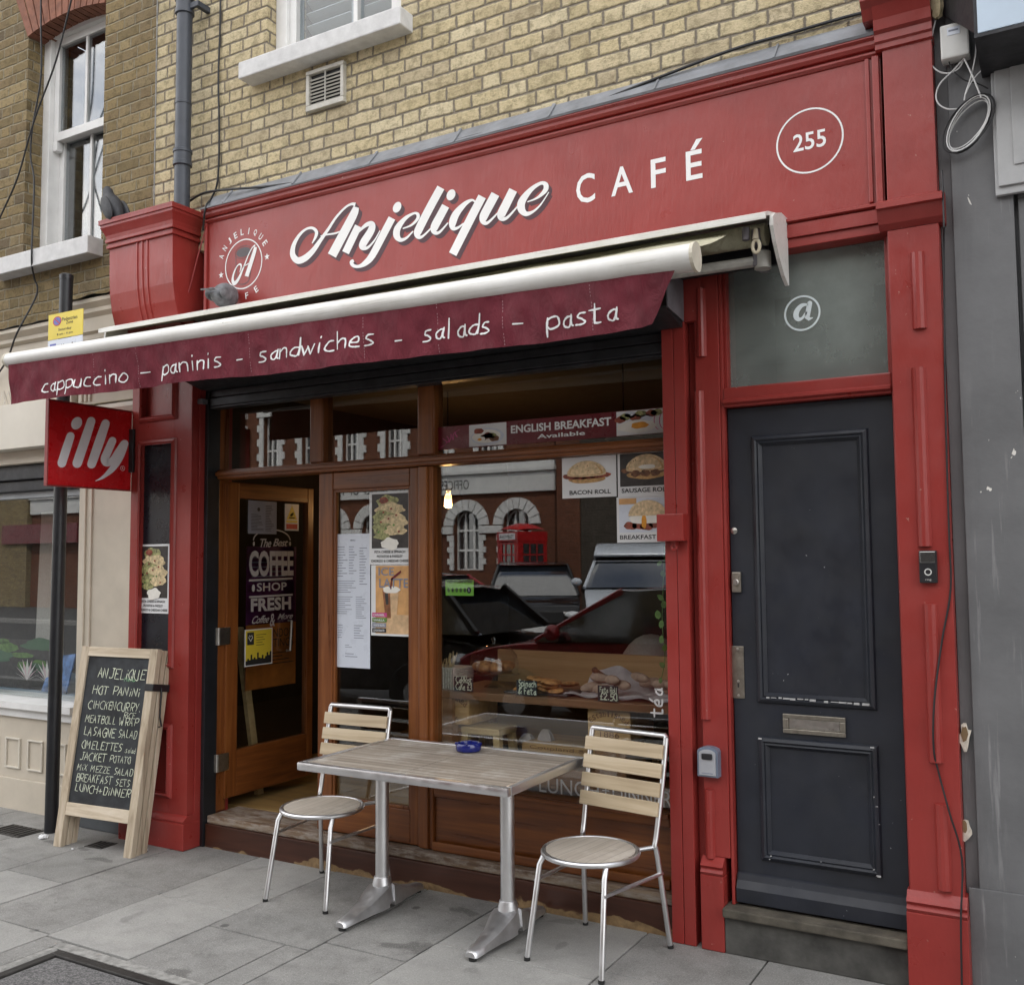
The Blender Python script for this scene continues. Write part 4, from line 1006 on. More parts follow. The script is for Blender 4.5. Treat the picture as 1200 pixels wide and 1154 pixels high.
def cctv(b, m):
    b.mi = 1; b.face([m(.12, .42), m(.88, .42), m(.5, .95)]); b.mi = 2
    b.face([m(.40, .52), m(.62, .60), m(.60, .70), m(.36, .60)]); b.face([m(.3, .46), m(.7, .46), m(.7, .50), m(.3, .50)])
    b.mi = 1; b.face([m(.1, .30), m(.9, .30), m(.9, .38), m(.1, .38)]); b.mi = 3; b.face([m(.1, .06), m(.9, .06), m(.9, .25), m(.1, .25)])
dcard("camera_warning_sign", [PAPERB, YEL, INKB, SREDP], "small camera warning sign with yellow triangle on the open cafe door", "sign", (334, 590), (350, 622), cctv)
def flyer(b, m):
    b.mi = 1; b.face([m(.03, .03), m(.97, .03), m(.97, .97), m(.03, .97)])
    b.mi = 2; q = lambda u, v_: m(u, v_)+Vector((.0006, 0, 0)); b.face([q(.08, .58), q(.32, .58), q(.32, .92), q(.08, .92)])
    sk = [.10, .16, .12, .26, .14, .18, .13, .30, .16, .14, .22, .12, .18, .28, .20, .3]
    for k, h in enumerate(sk): b.face([q(.03+k*.058, .03), q(.09+k*.058, .03), q(.09+k*.058, .05+h), q(.03+k*.058, .05+h)])
    lines(b, q, .4, .9, .55, .9, 5, .2, col=2)
    b.mi = 3; r_ = lambda u, v_: m(u, v_)+Vector((.0012, 0, 0)); ribbon(b, [(.2, .68, .02), (.13, .78, .02), (.16, .84, .02), (.20, .80, .02), (.24, .84, .02), (.27, .78, .02), (.2, .68, .02)], r_)
dcard("yellow_flyer", [PAPER, YEL, INKB, PAPER], "yellow flyer with black city skyline in the lower part of the open cafe door", "flyer", (287, 738), (319, 777), flyer)
def bigposter(b, m):
    b.mi = 0; b.face([m(0, .45), m(1, .45), m(1, 1), m(0, 1)]); b.mi = 1; b.face([m(0, 0), m(1, 0), m(1, .45), m(0, .45)])
    q = lambda u, v_: m(u, v_)+Vector((.0006, 0, 0)); b.mi = 2
    text(b, "LONDON", q(.36, .35), q(.95, .35), q(.36, .41)); text(b, "LISTINGS", q(.36, .28), q(.95, .28), q(.36, .34))
    lines(b, q, .45, .95, .16, .26, 4, .25, col=2); lines(b, q, .1, .9, .75, .95, 6, .25, col=3)
dcard("event_poster", [PURP, ORAN, DARKP, PRINTG], "large purple and orange poster behind the glass of the open cafe door", "poster", (289, 640), (346, 800), bigposter, px=OX-.10)
# framed picture and plank leaning behind the open door
t = thing("leaning_plank", "pale timber plank leaning behind the glass of the open cafe door", "plank", (-4.45, .5, .17))
a, c = atx(282, 735, OX-.16), atx(306, 900, OX-.10)
b = B(); b.prism([(a.x, a.y-.025, a.z), (a.x, a.y+.025, a.z), (c.x, c.y+.025, .172), (c.x, c.y-.025, .172)], (-.03, 0, 0)); b.build("plank", PINES, t)
# ------------------------------------------------------------------ interior
IX0, IX1, IY1, IZ1 = -5.0, -1.40, 4.6, 2.78
for nm, q, m in (("interior_floor", (IX0, IX1, .30, IY1, .10, .1715), FLOORW), ("interior_ceiling", (IX0, IX1, .12, IY1, IZ1, IZ1+.08), CEIL)):
    b = B(); b.box(*q); tag(b.build(nm, m), kind='structure')
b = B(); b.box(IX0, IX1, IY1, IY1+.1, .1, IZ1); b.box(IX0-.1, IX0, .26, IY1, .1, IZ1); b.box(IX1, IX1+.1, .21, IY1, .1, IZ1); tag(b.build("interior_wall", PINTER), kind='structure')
# counter shelf
SZ = at(640, 817, .33).z
ct = thing("window_counter", "timber display counter with raised back board inside the cafe window", "counter", (-2.2, .6, .17))
sx0, sx1 = at(513, 806, .33).x, -1.50
b = B(); b.box(sx0, sx1, .33, .80, SZ-.040, SZ, .004); b.build("counter_top", SHELF, ct)
lbox("back_board", CRATE, [(at(584, 770, .81).x, sx1, .801, .83, SZ-.04, at(690, 765, .81).z)], ct, .003)
b = B()
for x in (sx0+.06, -1.62):
    for y in (.36, .76): b.box(x-.03, x+.03, y-.03, y+.03, .172, SZ-.041)
b.build("leg", SHELF, ct)
# wicker basket with sticks
p = at(529, 806, .45); z0 = SZ+.001
bk = thing("wicker_basket", "white wicker basket holding wooden sticks on the cafe counter", "basket", (p.x, .45, z0))
hw = (at(547, 800, .45).x-at(511, 800, .45).x)/2; hh = at(529, 780, .45).z-z0
b = B()
for k in range(9):
    z = z0+hh*k/9; e = hw*(.88+.12*k/9)
    b.box(p.x-e, p.x+e, .45-.08, .45+.08, z, z+hh/9-.002, .004)
for k in range(12):
    x = p.x-hw*.9+hw*1.8*k/11; b.box(x-.004, x+.004, .362, .369, z0, z0+hh)
b.build("basket", WICK, bk)
b = B(); rs = random.Random(11)
for k in range(16):
    x = p.x+rs.uniform(-.8, .8)*hw; y = .45+rs.uniform(-.05, .05)
    b.tube([(x, y, z0+hh*.5), (x+rs.uniform(-.03, .03), y+rs.uniform(-.02, .02), z0+hh+rs.uniform(.03, .08))], .004, 5)
b.build("sticks", PINES, bk)
# cake stand with glass dome
p = at(579, 800, .56)
cs = thing("cake_stand", "glass cake stand with dome over pastries on the cafe counter", "cake stand", (p.x, .56, SZ))
rr = (at(606, 790, .56).x-at(550, 790, .56).x)/2
b = B(); b.lathe([(.055, SZ+.001), (.05, SZ+.008), (.012, SZ+.02), (.012, SZ+.055), (rr*.98, SZ+.070), (rr, SZ+.078), (rr*.97, SZ+.08), (1e-4, SZ+.078)], (p.x, .56, 0), 32); b.build("stand", GLASS, cs, smooth=True)
b = B(); zt = SZ+.082
b.lathe([(rr*.9, zt), (rr*.9, zt+.05), (rr*.82, zt+.09), (rr*.6, zt+.125), (rr*.25, zt+.143), (.012, zt+.147), (.010, zt+.155), (.020, zt+.168), (.018, zt+.18), (1e-4, zt+.185)], (p.x, .56, 0), 32); b.build("dome", GLASS, cs, smooth=True)
b = B(); rs = random.Random(4)
for k in range(7):
    a = k*.9; b.ball((p.x+rr*.5*math.cos(a), .56+rr*.5*math.sin(a), zt+.028), .045, .04, .028, 8)
tag(b.build("baked_goods", CRUST, smooth=True), "golden baked buns under the glass cake dome", "pastries")
# trays of food
def tray(name, lab, xl, xr, y0, y1, mat, th=.012):
    b = B(); b.box(xl, xr, y0, y1, SZ+.001, SZ+th, .004); return tag(b.build(name, mat), lab, "tray")
xl, xr = at(602, 812, .42).x, at(668, 812, .42).x
tray("oval_tray", "dark tray of flat golden pastries in the cafe window", xl-.03, xr+.01, .37, .60, DARKP)
rs = random.Random(9)
for k in range(15):
    b = B(); x = xl+.05+(xr-xl-.10)*((k*.618) % 1); y = .41+.14*((k*.37) % 1); z = SZ+.022+.020*(k//5)
    M = Matrix.Rotation(rs.uniform(0, 3), 3, 'Z') @ Matrix.Rotation(rs.uniform(-.25, .25), 3, 'X')
    b.ball((x, y, z), .052, .036, .014, 8, M)
    tag(b.build("flat_pastry", CRUST, smooth=True), "golden flat pastry heaped on the dark tray in the cafe window", "pastry", "flat pastries on the dark tray")
xl, xr = at(668, 818, .42).x, -1.56
b = B()
b.grid(lambda u, v_: Vector((xl-.02+(xr-xl+.02)*u, .38+.36*v_, SZ+.012+.008*math.sin(u*23+v_*9)+.006*math.sin(v_*31)+.10*max(0, v_-.72)/.28*(.8+.3*math.sin(u*9)))), 30, 14)
tag(b.build("paper_liner", GREASEP, smooth=True), "crumpled white greaseproof paper under the rolls in the cafe window", "paper liner")
for k in range(11):
    x = xl+.06+(xr-xl-.10)*((k*.618+.2) % 1); y = .43+.20*((k*.41) % 1)
    b = B(); M = Matrix.Rotation(rs.uniform(-.6, .9), 3, 'Z'); b.ball((x, y, SZ+.045+.022*(k % 3)), .058, .024, .024, 9, M @ Matrix.Rotation(rs.uniform(-.2, .2), 3, 'Y'))
    tag(b.build("filled_roll", plain("pale_roll_crust", (.42, .30, .22), .7, var=.3, scale=30, bump=.3) if k == 0 else bpy.data.materials["pale_roll_crust"], smooth=True), "pale rolled pastry lying on white paper in the cafe window", "pastry", "rolls on the white paper")
b = B(); b.tube([at(699, 786, .60), at(724, 803, .46)], .012, 8); b.ball(at(697, 785, .60), .016, .016, .016, 6)
tag(b.build("tongs", MEATB, smooth=True), "brown handled tongs lying across the rolls in the cafe window", "tongs")
# chalk price tags
def price(px0, px1, rows, lab):
    p0, p1 = at(*px0, .335), at(*px1, .335)
    t = thing("price_tag", lab, "price tag", ((p0.x+p1.x)/2, .33, p1.z))
    b = B(); b.box(p0.x, p1.x, .318, .322, p1.z, p0.z, .0015); b.build("slate", CHALKB, t)
    b = B(); n = len(rows); H = p0.z-p1.z; W = p1.x-p0.x
    for i, s in enumerate(rows):
        u = min(W*.86/(hand_len(s, 7.5)/1.0), H/n/13)
        hand(b, s, (p0.x+W*.08, .3172, p0.z-H*(i+1)/n-u*1.5), (u, 0, 0), (0, 0, u*1.0*min(1.4, H/n/13/u)), u*2.0, adv=7.5, jit=.3)
    b.build("chalk_writing", CHALK, t)
price((534, 792), (556, 810), ["Carrot", "Cake £3"], "slate price tag reading carrot cake by the wicker basket")
price((607, 796), (631, 815), ["Spinach", "& Feta"], "slate price tag reading spinach and feta at the flat pastries")
price((702, 802), (726, 822), ["Feta roll", "£2.50"], "slate price tag reading two pounds fifty at the rolls")
# crates and stools
def crate(c0, c1, Y, dep, lab, s1=None, s2=None, arc=True):
    p0, p1 = at(*c0, Y), at(*c1, Y)
    t = thing("wooden_crate", lab, "crate", ((p0.x+p1.x)/2, Y+dep/2, p1.z))
    b = B(); b.box(p0.x, p1.x, Y, Y+dep, p1.z, p0.z, .01); b.build("box", CRATE, t)
    b = B(); W, H = p1.x-p0.x, p0.z-p1.z
    if s1:
        if arc:
            cx, cz, R = (p0.x+p1.x)/2, p0.z-H*1.15, W*.62
            for i, ch in enumerate(s1):
                a = R_(128-76*i/(len(s1)-1)); up = Vector((math.cos(a), 0, math.sin(a))); rt = Vector((up.z, 0, -up.x)); q = Vector((cx, Y-.0012, cz))+up*R
                wd = W*.075*(.5 if ch in 'il' else 1); text(b, ch, q-rt*wd/2, q+rt*wd/2, q-rt*wd/2+up*W*.11, bold=.01)
        else: text(b, s1, (p0.x+W*.1, Y-.0012, p1.z+H*.3), (p1.x-W*.04, Y-.0012, p1.z+H*.3), (p0.x+W*.1, Y-.0012, p1.z+H*.78))
    if s2: text(b, s2, (p0.x+W*.3, Y-.0012, p1.z+H*.12), (p0.x+W*.75, Y-.0012, p1.z+H*.12), (p0.x+W*.3, Y-.0012, p1.z+H*.30))
    if s1: b.build("burnt_lettering", MEATB, t)
    else: b.bm.free()
crate((504, 815), (549, 850), .36, .30, "pine crate with dark curved lettering under the wicker basket", "Established", "1886")
crate((688, 829), (739, 871), .36, .30, "pine crate with curved lettering behind a chair's slatted backrest", "Established", "1886")
crate((611, 869), (712, 890), .50, .30, "long low pine crate lettered across its front beneath the counter", "Coupland & Co", None, False)
for c0, c1, Y in (((504, 850), (549, 935), .365), ((688, 871), (739, 945), .365)):
    p0, p1 = at(*c0, Y), at(*c1, Y); b = B(); b.box(p0.x+.03, p1.x-.03, Y+.02, Y+.26, .172, p0.z-.001, .004)
    tag(b.build("crate_stand", SHELF), "dark timber block carrying the lettered crate %s" % ("under the wicker basket" if c0[0] < 600 else "behind the slatted chair back"), "stand")
pl = at(611, 890, .50); pr = at(712, 890, .50); b = B(); b.box(pl.x+.02, pr.x-.02, .52, .78, .172, pl.z-.03, .004)
tag(b.build("crate_stand", SHELF), "dark low plinth carrying the long lettered crate", "stand")
q = at(568, 886, .62)
b = B(); b.lathe([(.05, q.z-.05), (.085, q.z+.0), (.095, q.z+.06), (.088, q.z+.06), (.06, q.z-.03), (1e-4, q.z-.035)], (at(596, 872, .62).x, .62, 0), 24); tag(b.build('dark_bowl', DARKP, smooth=True), 'dark round bowl on the low shelf between the stool and the long crate', 'bowl')
b = B(); b.box(sx0, sx1, .40, .80, q.z-.07, q.z-.051); tag(b.build('low_shelf', SHELF), 'low timber shelf under the cafe window counter', 'shelf')
for bx, lab in ((618, 'small clear bag of pastries on the long lettered crate beside the bowl'), (640, 'taller clear bag of pastries on the long lettered crate')):
    p = at(bx, 868, .60); b = B(); b.grid(lambda u, v_: Vector((p.x+(.045-.03*v_**2+.006*math.sin(u*37))*math.cos(u*6.2832), .60+(.03-.02*v_**2)*math.sin(u*6.2832), p.z-.01+v_*(.05+.02*(bx > 630)))), 18, 6); tag(b.build('snack_bag', GREASEP, smooth=True), lab, 'bag')
def stool(cx, cy, zt, hw, lab):
    t = thing("stool", lab, "stool", (cx, cy, .1715)); b = B()
    b.box(cx-hw, cx+hw, cy-hw*.8, cy+hw*.8, zt-.035, zt, .006); b.build("seat", PINES, t)
    for sx in (-1, 1):
        for sy in (-1, 1):
            b = B(); b.prism([(cx+sx*hw*.82-.018, cy+sy*hw*.6-.018, zt-.036), (cx+sx*hw*.82+.018, cy+sy*hw*.6-.018, zt-.036), (cx+sx*hw*.82+.018, cy+sy*hw*.6+.018, zt-.036), (cx+sx*hw*.82-.018, cy+sy*hw*.6+.018, zt-.036)], (sx*.05, sy*.04, -(zt-.036-.172)))
            b.build("leg", PINES, t)
    for sy in (-1, 1): lbox("stretcher", PINES, [(cx-hw*.9, cx+hw*.9, cy+sy*hw*.7-.01, cy+sy*hw*.7+.01, zt-.2, zt-.17)], t)
p = at(573, 852, .46); stool(p.x, .46, p.z+.01, .115, "pale pine stool beneath the counter behind the blue ashtray")
p = at(745, 880, 1.0); stool(p.x, 1.0, .62, .20, "pale pine stool behind the slatted chair back seen through the window")
b = B(); p = at(759, 770, 1.15); b.ball((p.x+.02, 1.15, p.z-.15), .20, .16, .28, 14); 
tag(b.build("covered_dome", LINEN, smooth=True), "pale linen dome shape standing beyond the counter behind the vine leaves", "covered dome")
p0 = at(759, 782, 1.15); b = B(); b.box(p0.x-.25, p0.x+.3, .95, 1.45, .172, p0.z-.10); tag(b.build("side_table", DARKP), "dark low table beyond the counter carrying the pale linen dome", "table")
# trailing plant at the right end of the window
vp = thing("trailing_vine", "trailing green vine leaves hanging inside the window beside the red post", "plant", (-1.62, .24, .9)); b = B()
pts = [at(x, y, .24) for x, y in ((779, 640), (777, 690), (776, 730), (779, 770), (774, 800))]
b.tube(cat_rom([tuple(q) for q in pts], 5), .002, 5); b.build("stem", LEAF, vp)
b = B()
for x, y, s_ in ((774, 700, .026), (778, 708, .024), (771, 720, .028), (775, 731, .027), (775, 749, .026), (779, 759, .022), (776, 779, .022), (774, 797, .02), (777, 672, .022), (773, 660, .020)):
    q = at(x, y, .24); M = Matrix.Rotation(rs.uniform(-1, 1), 3, 'Y') @ Matrix.Rotation(rs.uniform(-.5, .5), 3, 'Z')
    out_ = [(0, 0, -1), (.6, 0, -.6), (.8, .05, 0), (.5, 0, .6), (0, 0, 1), (-.5, 0, .6), (-.8, .05, 0), (-.6, 0, -.6)]
    b.face([q+M @ Vector(k)*s_*.75 for k in out_])
b.build("leaves", LEAF, vp)
# pendant lamps
def pendant(px, py, Y, lit, lab):
    p = at(px, py, Y); t = thing("pendant_lamp", lab, "lamp", (p.x, Y, p.z))
    b = B(); b.tube([(p.x, Y, p.z+.10), (p.x, Y, IZ1)], .004, 6); b.build("cord", CABLE, t)
    b = B(); b.lathe([(.014, p.z+.05), (.02, p.z+.055), (.018, p.z+.11), (.006, p.z+.12)], (p.x, Y, 0), 12); b.build("lamp_holder", BLACK, t)
    if lit:
        b = B(); b.ball((p.x, Y, p.z), .020, .020, .030, 10); b.build("bulb", BULB, t, smooth=True)
        ld = bpy.data.lights.new("pendant_bulb", "POINT"); ld.energy = 4.5; ld.color = (1, .72, .42); ld.shadow_soft_size = .03; lo = bpy.data.objects.new("bulb_light", ld); COL.objects.link(lo); lo.parent = t; lo.location = (0, 0, -.05)
        b = B(); b.lathe([(.10, p.z-.07), (.10, p.z), (.07, p.z+.06), (.02, p.z+.085)], (p.x, Y, 0), 20); b.build("glass_shade", glassmat("amber_lamp_glass", .05, (.72, .52, .30)), t, smooth=True)
    else:
        b = B(); b.lathe([(.022, p.z+.048), (.05, p.z+.03), (.11, p.z-.01), (.105, p.z-.015)], (p.x, Y, 0), 20); b.build("lamp_shade", BLACK, t, smooth=True)
pendant(525, 583, 1.7, True, "lit pendant bulb with clear glass shade inside the cafe window")
pendant(693, 436, 1.9, False, "small black pendant lamp high against the cafe ceiling")
pendant(731, 512, 1.2, False, "black pendant lamp on a long cord behind the breakfast banner's photo")
# ------------------------------------------------------------------ posters in the windows and on the left pilaster
def poster(name, mats, lab, cat, c0, c1, Y, draw, th=.0015, x1=None):
    p0, p1 = at(*c0, Y), at(*c1, Y); X1 = p1.x if x1 is None else x1
    b = B(); b.box(p0.x, X1, Y, Y+th, p1.z, p0.z)
    W, H = X1-p0.x, p0.z-p1.z
    m = lambda u, v_, k=1: Vector((p0.x+W*u, Y-.0005*k, p1.z+H*v_))
    draw(b, m, W, H)
    return tag(b.build(name, mats), lab, cat)
YP = .170
def quad(b, m, u0, u1, v0, v1, k=1, mi=None):
    if mi is not None: b.mi = mi
    b.face([m(u0, v0, k), m(u1, v0, k), m(u1, v1, k), m(u0, v1, k)])
def K(m, k): return lambda u, v_: m(u, v_, k)
def tx(b, m, s, u0, u1, v0, v1, k=3, bold=.015, mi=None):
    if mi is not None: b.mi = mi
    text(b, s, m(u0, v0, k), m(u1, v0, k), m(u0, v1, k), bold=bold)
def blob(b, m, cx, cy, rx, ry, k, mi, rs_, n=26, amp=.1):
    b.mi = mi; ph = [rs_.uniform(0, 6) for _ in range(3)]
    b.face([m(cx+rx*math.cos(a)*(1+amp*math.sin(3*a+ph[0])*.6+amp*math.sin(7*a+ph[1])*.5), cy+ry*math.sin(a)*(1+amp*math.sin(4*a+ph[2])), k) for a in [2*math.pi*q/n for q in range(n)]])
RS = random.Random(21)
def bun(b, m, cx, cy, w_, top, fill, low, k0=2, tops=None):
    blob(b, m, cx, cy-.17, w_*.96, .10, k0, low, RS, amp=.05)
    for q in range(7): blob(b, m, cx-w_+2*w_*q/6, cy-.08+RS.uniform(-.02, .02), w_*.24, .055, k0+1+q % 2, fill, RS)
    n = 24
    for i, (kx, ky, mi) in enumerate(((1.0, 1.0, top), (.86, .84, low), (.80, .80, top))):
        b.mi = mi; b.face([m(cx-.03*i*w_+w_*kx*math.cos(a)*(1+.02*math.sin(5*a+i)), cy-.06+.012*i+(.34*ky if math.sin(a) > 0 else .05*ky)*math.sin(a), k0+3+i*.5) for a in [2*math.pi*q/n for q in range(n)]])
    for q in range(14): blob(b, m, cx+RS.uniform(-.7, .6)*w_, cy+RS.uniform(0, .18), .012, .010, k0+5.5, fill if q % 4 == 0 else top, RS, 8)
def d_bacon(b, m, W, H):
    bun(b, m, .46, .62, .36, 2, 3, 1); 
    for q in range(4): blob(b, m, .2+.15*q, .49+RS.uniform(-.03, .03), .14, .03, 6, 3, RS)
    tx(b, m, "BACON ROLL", .14, .90, .08, .185, mi=4)
poster("food_poster", [PAPER, BUN, BUNL, MEAT, INKB], "white bacon roll photo sheet, beside the sausage roll sheet in the shop window", "poster", (658.5, 537), (722.5, 581.5), .1572, d_bacon)
def d_saus(b, m, W, H):
    quad(b, m, .05, .97, .24, .97, 1, 5); bun(b, m, .60, .66, .42, 2, 3, 1)
    for q in range(3): blob(b, m, .38+.2*q, .52, .10, .075, 6, 3, RS)
    blob(b, m, .62, .66, .17, .05, 7, 6, RS); tx(b, m, "SAUSAGE ROLL", .08, 1.06, .10, .20, mi=4)
poster("food_poster", [PAPER, BUN, BUNL, MEATB, INKB, DARKP, EGGW], "white sausage roll photo sheet above the breakfast roll sheet in the shop window", "poster", (723.5, 531), (777, 581), YP-.0128, d_saus, x1=-1.588)
def d_brk(b, m, W, H):
    quad(b, m, .05, .97, .22, .97, 1, 5); quad(b, m, .05, .4, .84, .97, 2, 6)
    for q in range(5): blob(b, m, .28+.16*q, .36+RS.uniform(-.04, .04), .13, .09, 3, 3, RS)
    blob(b, m, .60, .52, .36, .12, 5, 2, RS); blob(b, m, .55, .46, .05, .16, 6, 4, RS)
    b.mi = 1; b.face([m(.62+.38*math.cos(a), .58+.34*math.sin(a), 7) for a in [math.pi*q/14 for q in range(15)]])
    tx(b, m, "BREAKFAST ROLL", .06, 1.16, .07, .165, mi=7)
poster("food_poster", [PAPER, BUNL, EGGW, MEAT, YOLK, PAPERB, AMBER, INKB], "white breakfast roll photo sheet with fried egg, lowest of the food sheets", "poster", (722.5, 583), (777, 635), YP-.0128, d_brk, x1=-1.588)
def d_ban(b, m, W, H):
    quad(b, m, .155, .325, .03, .97, 1, 1)
    blob(b, m, .24, .42, .075, .36, 2, 7, RS, amp=.03); blob(b, m, .235, .44, .065, .28, 3, 2, RS, amp=.03)
    for q in range(6): blob(b, m, .20+.013*q*1.1, .45+RS.uniform(-.15, .25), .022, .12, 4, (3, 4, 5)[q % 3], RS)
    blob(b, m, .205, .32, .025, .13, 5, 2, RS); blob(b, m, .205, .32, .01, .05, 6, 6, RS)
    quad(b, m, .785, .965, .02, .98, 1, 1); 
    for q in range(8): blob(b, m, .80+.02*q, .75+RS.uniform(-.1, .12), .022, .13, 2, (3, 4, 7)[q % 3], RS)
    blob(b, m, .865, .34, .075, .24, 3, 2, RS); blob(b, m, .875, .38, .033, .13, 4, 6, RS)
    tx(b, m, "ENGLISH BREAKFAST", .345, .765, .46, .80, mi=8, bold=.03); tx(b, m, "Available", .46, .66, .16, .34, mi=8, bold=.02)
    b.mi = 9
    for q in range(5): ribbon(b, cat_rom([(.02+.02*q, .1+.1*q, .006), (.05+.01*q, .3+.1*q, .004), (.03+.02*q, .5+.08*q, .005)], 5), K(m, 2))
    for q in range(3): ribbon(b, [(.99-.02*q-.02*math.cos(a), .5+.35*math.sin(a), .003) for a in [math.pi*(j/10-.5) for j in range(11)]], K(m, 2), False)
pb = poster("breakfast_banner", [MAROON, PAPER, EGGW, MEAT, FOODG, MEATB, YOLK, PAPERB, INKW, PINK], "long maroon english breakfast banner in the transom window above the food sheets", "banner", (511.5, 501), (777, 507.5), .1572, d_ban, x1=-1.552)
def wrapfood(b, m, u0, u1, v0, v1):
    quad(b, m, u0, u1, v0, v1, 1, 1); s = lambda u: u0+(u1-u0)*u; t = lambda v_: v0+(v1-v0)*v_
    for (a, c, w1, w2, mi, k) in ((.45, .85, .30, .12, 3, 2), (.5, .72, .40, .12, 2, 3), (.35, .55, .34, .14, 3, 4), (.62, .50, .36, .13, 2, 5), (.30, .36, .28, .12, 3, 6), (.66, .33, .30, .10, 2, 7), (.30, .22, .22, .06, 3, 8), (.52, .08, .24, .11, 5, 9)):
        blob(b, m, s(a), t(c), (u1-u0)*w1, (v1-v0)*w2, k, mi, RS, amp=.16)
    blob(b, m, s(.34), t(.88), (u1-u0)*.12, (v1-v0)*.06, 10, 4, RS)
    for q in range(9): blob(b, m, s(.2+.07*q), t(.3+.06*(q*3 % 8)), (u1-u0)*.03, (v1-v0)*.02, 11, 4 if q % 3 else 6, RS)
def d_past(b, m, W, H):
    wrapfood(b, m, .06, .94, .22, .97)
    for i, s in enumerate(("CHORIZO & CHEDDAR CHEESE", "POTATOE & PARSLEY", "FETA CHEESE & SPINACH")):
        w_ = (.90, .62, .74)[i]; tx(b, m, s, .5-w_/2, .5+w_/2, .03+.062*i, .065+.062*i, 3, .02, 7)
PM = [PAPER, DARKP, PASTRY, FOODG, MEAT, EGGW, LEAF, INKB]
poster("pastry_poster", PM, "stuffed flatbread photo poster in the glazed door leaf above the ice latte poster", "poster", (433, 577), (481.5, 661), YP-.0225, d_past)
poster("pastry_poster", PM, "stuffed flatbread photo poster on the black panel of the red pilaster above the chalkboard", "poster", (163, 638), (198, 719), -.033, d_past)
def d_latte(b, m, W, H):
    quad(b, m, .12, .98, .03, .99, 1, 1); quad(b, m, .12, .98, .03, .30, 2, 2)
    b.mi = 3; b.face([m(.30, .64, 3), m(.72, .64, 3), m(.64, .08, 3), (m(.42, .08, 3))]); b.mi = 4; b.face([m(.30, .64, 4), m(.50, .64, 4), m(.52, .25, 4), m(.38, .25, 4)])
    b.mi = 5; b.face([m(.36, .60, 5), m(.45, .60, 5), m(.46, .44, 5), m(.39, .44, 5)]); blob(b, m, .53, .65, .22, .05, 5, 6, RS)
    b.mi = 7; ribbon(b, [(.52, .66, .035), (.54, .80, .035), (.78, .91, .035)], K(m, 6), False)
    tx(b, m, "ICE", .20, .60, .85, .965, 6, .01, 8); tx(b, m, "LATTE", .22, .96, .68, .81, 6, .01, 8)
    for i, (mi, s) in enumerate(((9, "CARAMEL"), (10, "VANILLA"), (11, "WHITE NUTS"), (12, "CHOCOLATE"))):
        v = .265-.073*i; quad(b, m, .04, .42-.02*(i > 1), v, v+.06, 7, mi); tx(b, m, s, .07, .36, v+.013, v+.043, 8, .02, 0)
poster("ice_latte_poster", [PAPER, AMBER, LATTE, LATTE, COFF, DARKP, EGGW, MAROON, PRINTG, PINK, LEAF, PRINTG, INKB], "orange ice latte poster with a tall glass in the glazed door leaf", "poster", (435, 662), (480.5, 746), YP-.0225, d_latte)
def d_menu(b, m, W, H):
    r = random.Random(8); b.mi = 1
    tx(b, m, "MENU", .44, .58, .945, .958, 2, .02, 1)
    for (u0, u1, v0, v1, n) in ((.06, .36, .68, .92, 12), (.40, .64, .70, .92, 11), (.70, .92, .62, .91, 14), (.06, .62, .56, .66, 6), (.06, .52, .40, .54, 9), (.60, .92, .37, .54, 11), (.08, .3, .22, .33, 6), (.55, .85, .22, .33, 6), (.3, .5, .15, .18, 2), (.3, .7, .08, .12, 2)):
        lines(b, K(m, 2), u0, u1, v0, v1, n, .28, r, 1)
poster("menu_sheet", [PAPERB, PRINTG], "tall white menu sheet with fine print in the glazed door leaf", "menu", (393, 626), (433.5, 783.5), YP-.0215, d_menu)
def d_hyg(b, m, W, H):
    quad(b, m, 0, .99, .86, 1, 1, 1); tx(b, m, "FOOD HYGIENE RATING", .06, .94, .78, .92, 2, .02, 2)
    for q in range(6):
        b.mi = 2 if q == 5 else 1; ellipse(b, .12+.145*q, .34, .055 if q < 5 else .075, .15 if q < 5 else .2, K(m, 3))
        tx(b, m, str(q), .10+.145*q, .14+.145*q, .25, .43, 4, .02, 3 if q == 5 else 2)
poster("hygiene_sticker", [GREEN, LEAF, INKB, PAPER], "bright green hygiene rating sticker showing five in the large window", "sticker", (522, 679), (555, 698), YP, d_hyg)
# ------------------------------------------------------------------ awning
aw = thing("awning", "half folded awning with white front bar and maroon valance listing cafe food", "awning", (-3.06, 0, 2.9))
HXL, HXR = at(113, 390, -.28).x, -.985
hsh = lambda x: .016-.036*(x-HXL)/(HXR-HXL)
b = B()
b.profx([(0, 3.005), (-.12, 3.000), (-.235, 2.972), (-.275, 2.955), (-.275, 2.931), (-.266, 2.931), (-.266, 2.945), (-.225, 2.958), (-.12, 2.985), (0, 2.99)], HXL+.01, HXR-.012)
for v_ in b.bm.verts: v_.co.z += hsh(v_.co.x)
b.build("hood", AWNW, aw)
b = B(); b.box(HXL+.01, HXR-.012, -.03, -.003, 2.80, 2.968); b.build("back_plate", SHUT, aw)
b = B(); b.tube([(HXL+.05, -.12, 2.90), (HXR-.05, -.12, 2.90)], .045, 16); b.build("roller", CANV, aw, smooth=True)
ecp = [(0, 3.010), (-.12, 3.006), (-.24, 2.976), (-.285, 2.955), (-.290, 2.915), (-.245, 2.86), (-.17, 2.80), (-.09, 2.752), (-.02, 2.728), (0, 2.73)]
for x in (HXL-.004, HXR-.010):
    b = B(); b.profx([(y*.78, z+hsh(x)) for y, z in ecp], x, x+.014); b.build("end_cap", AWNW, aw)
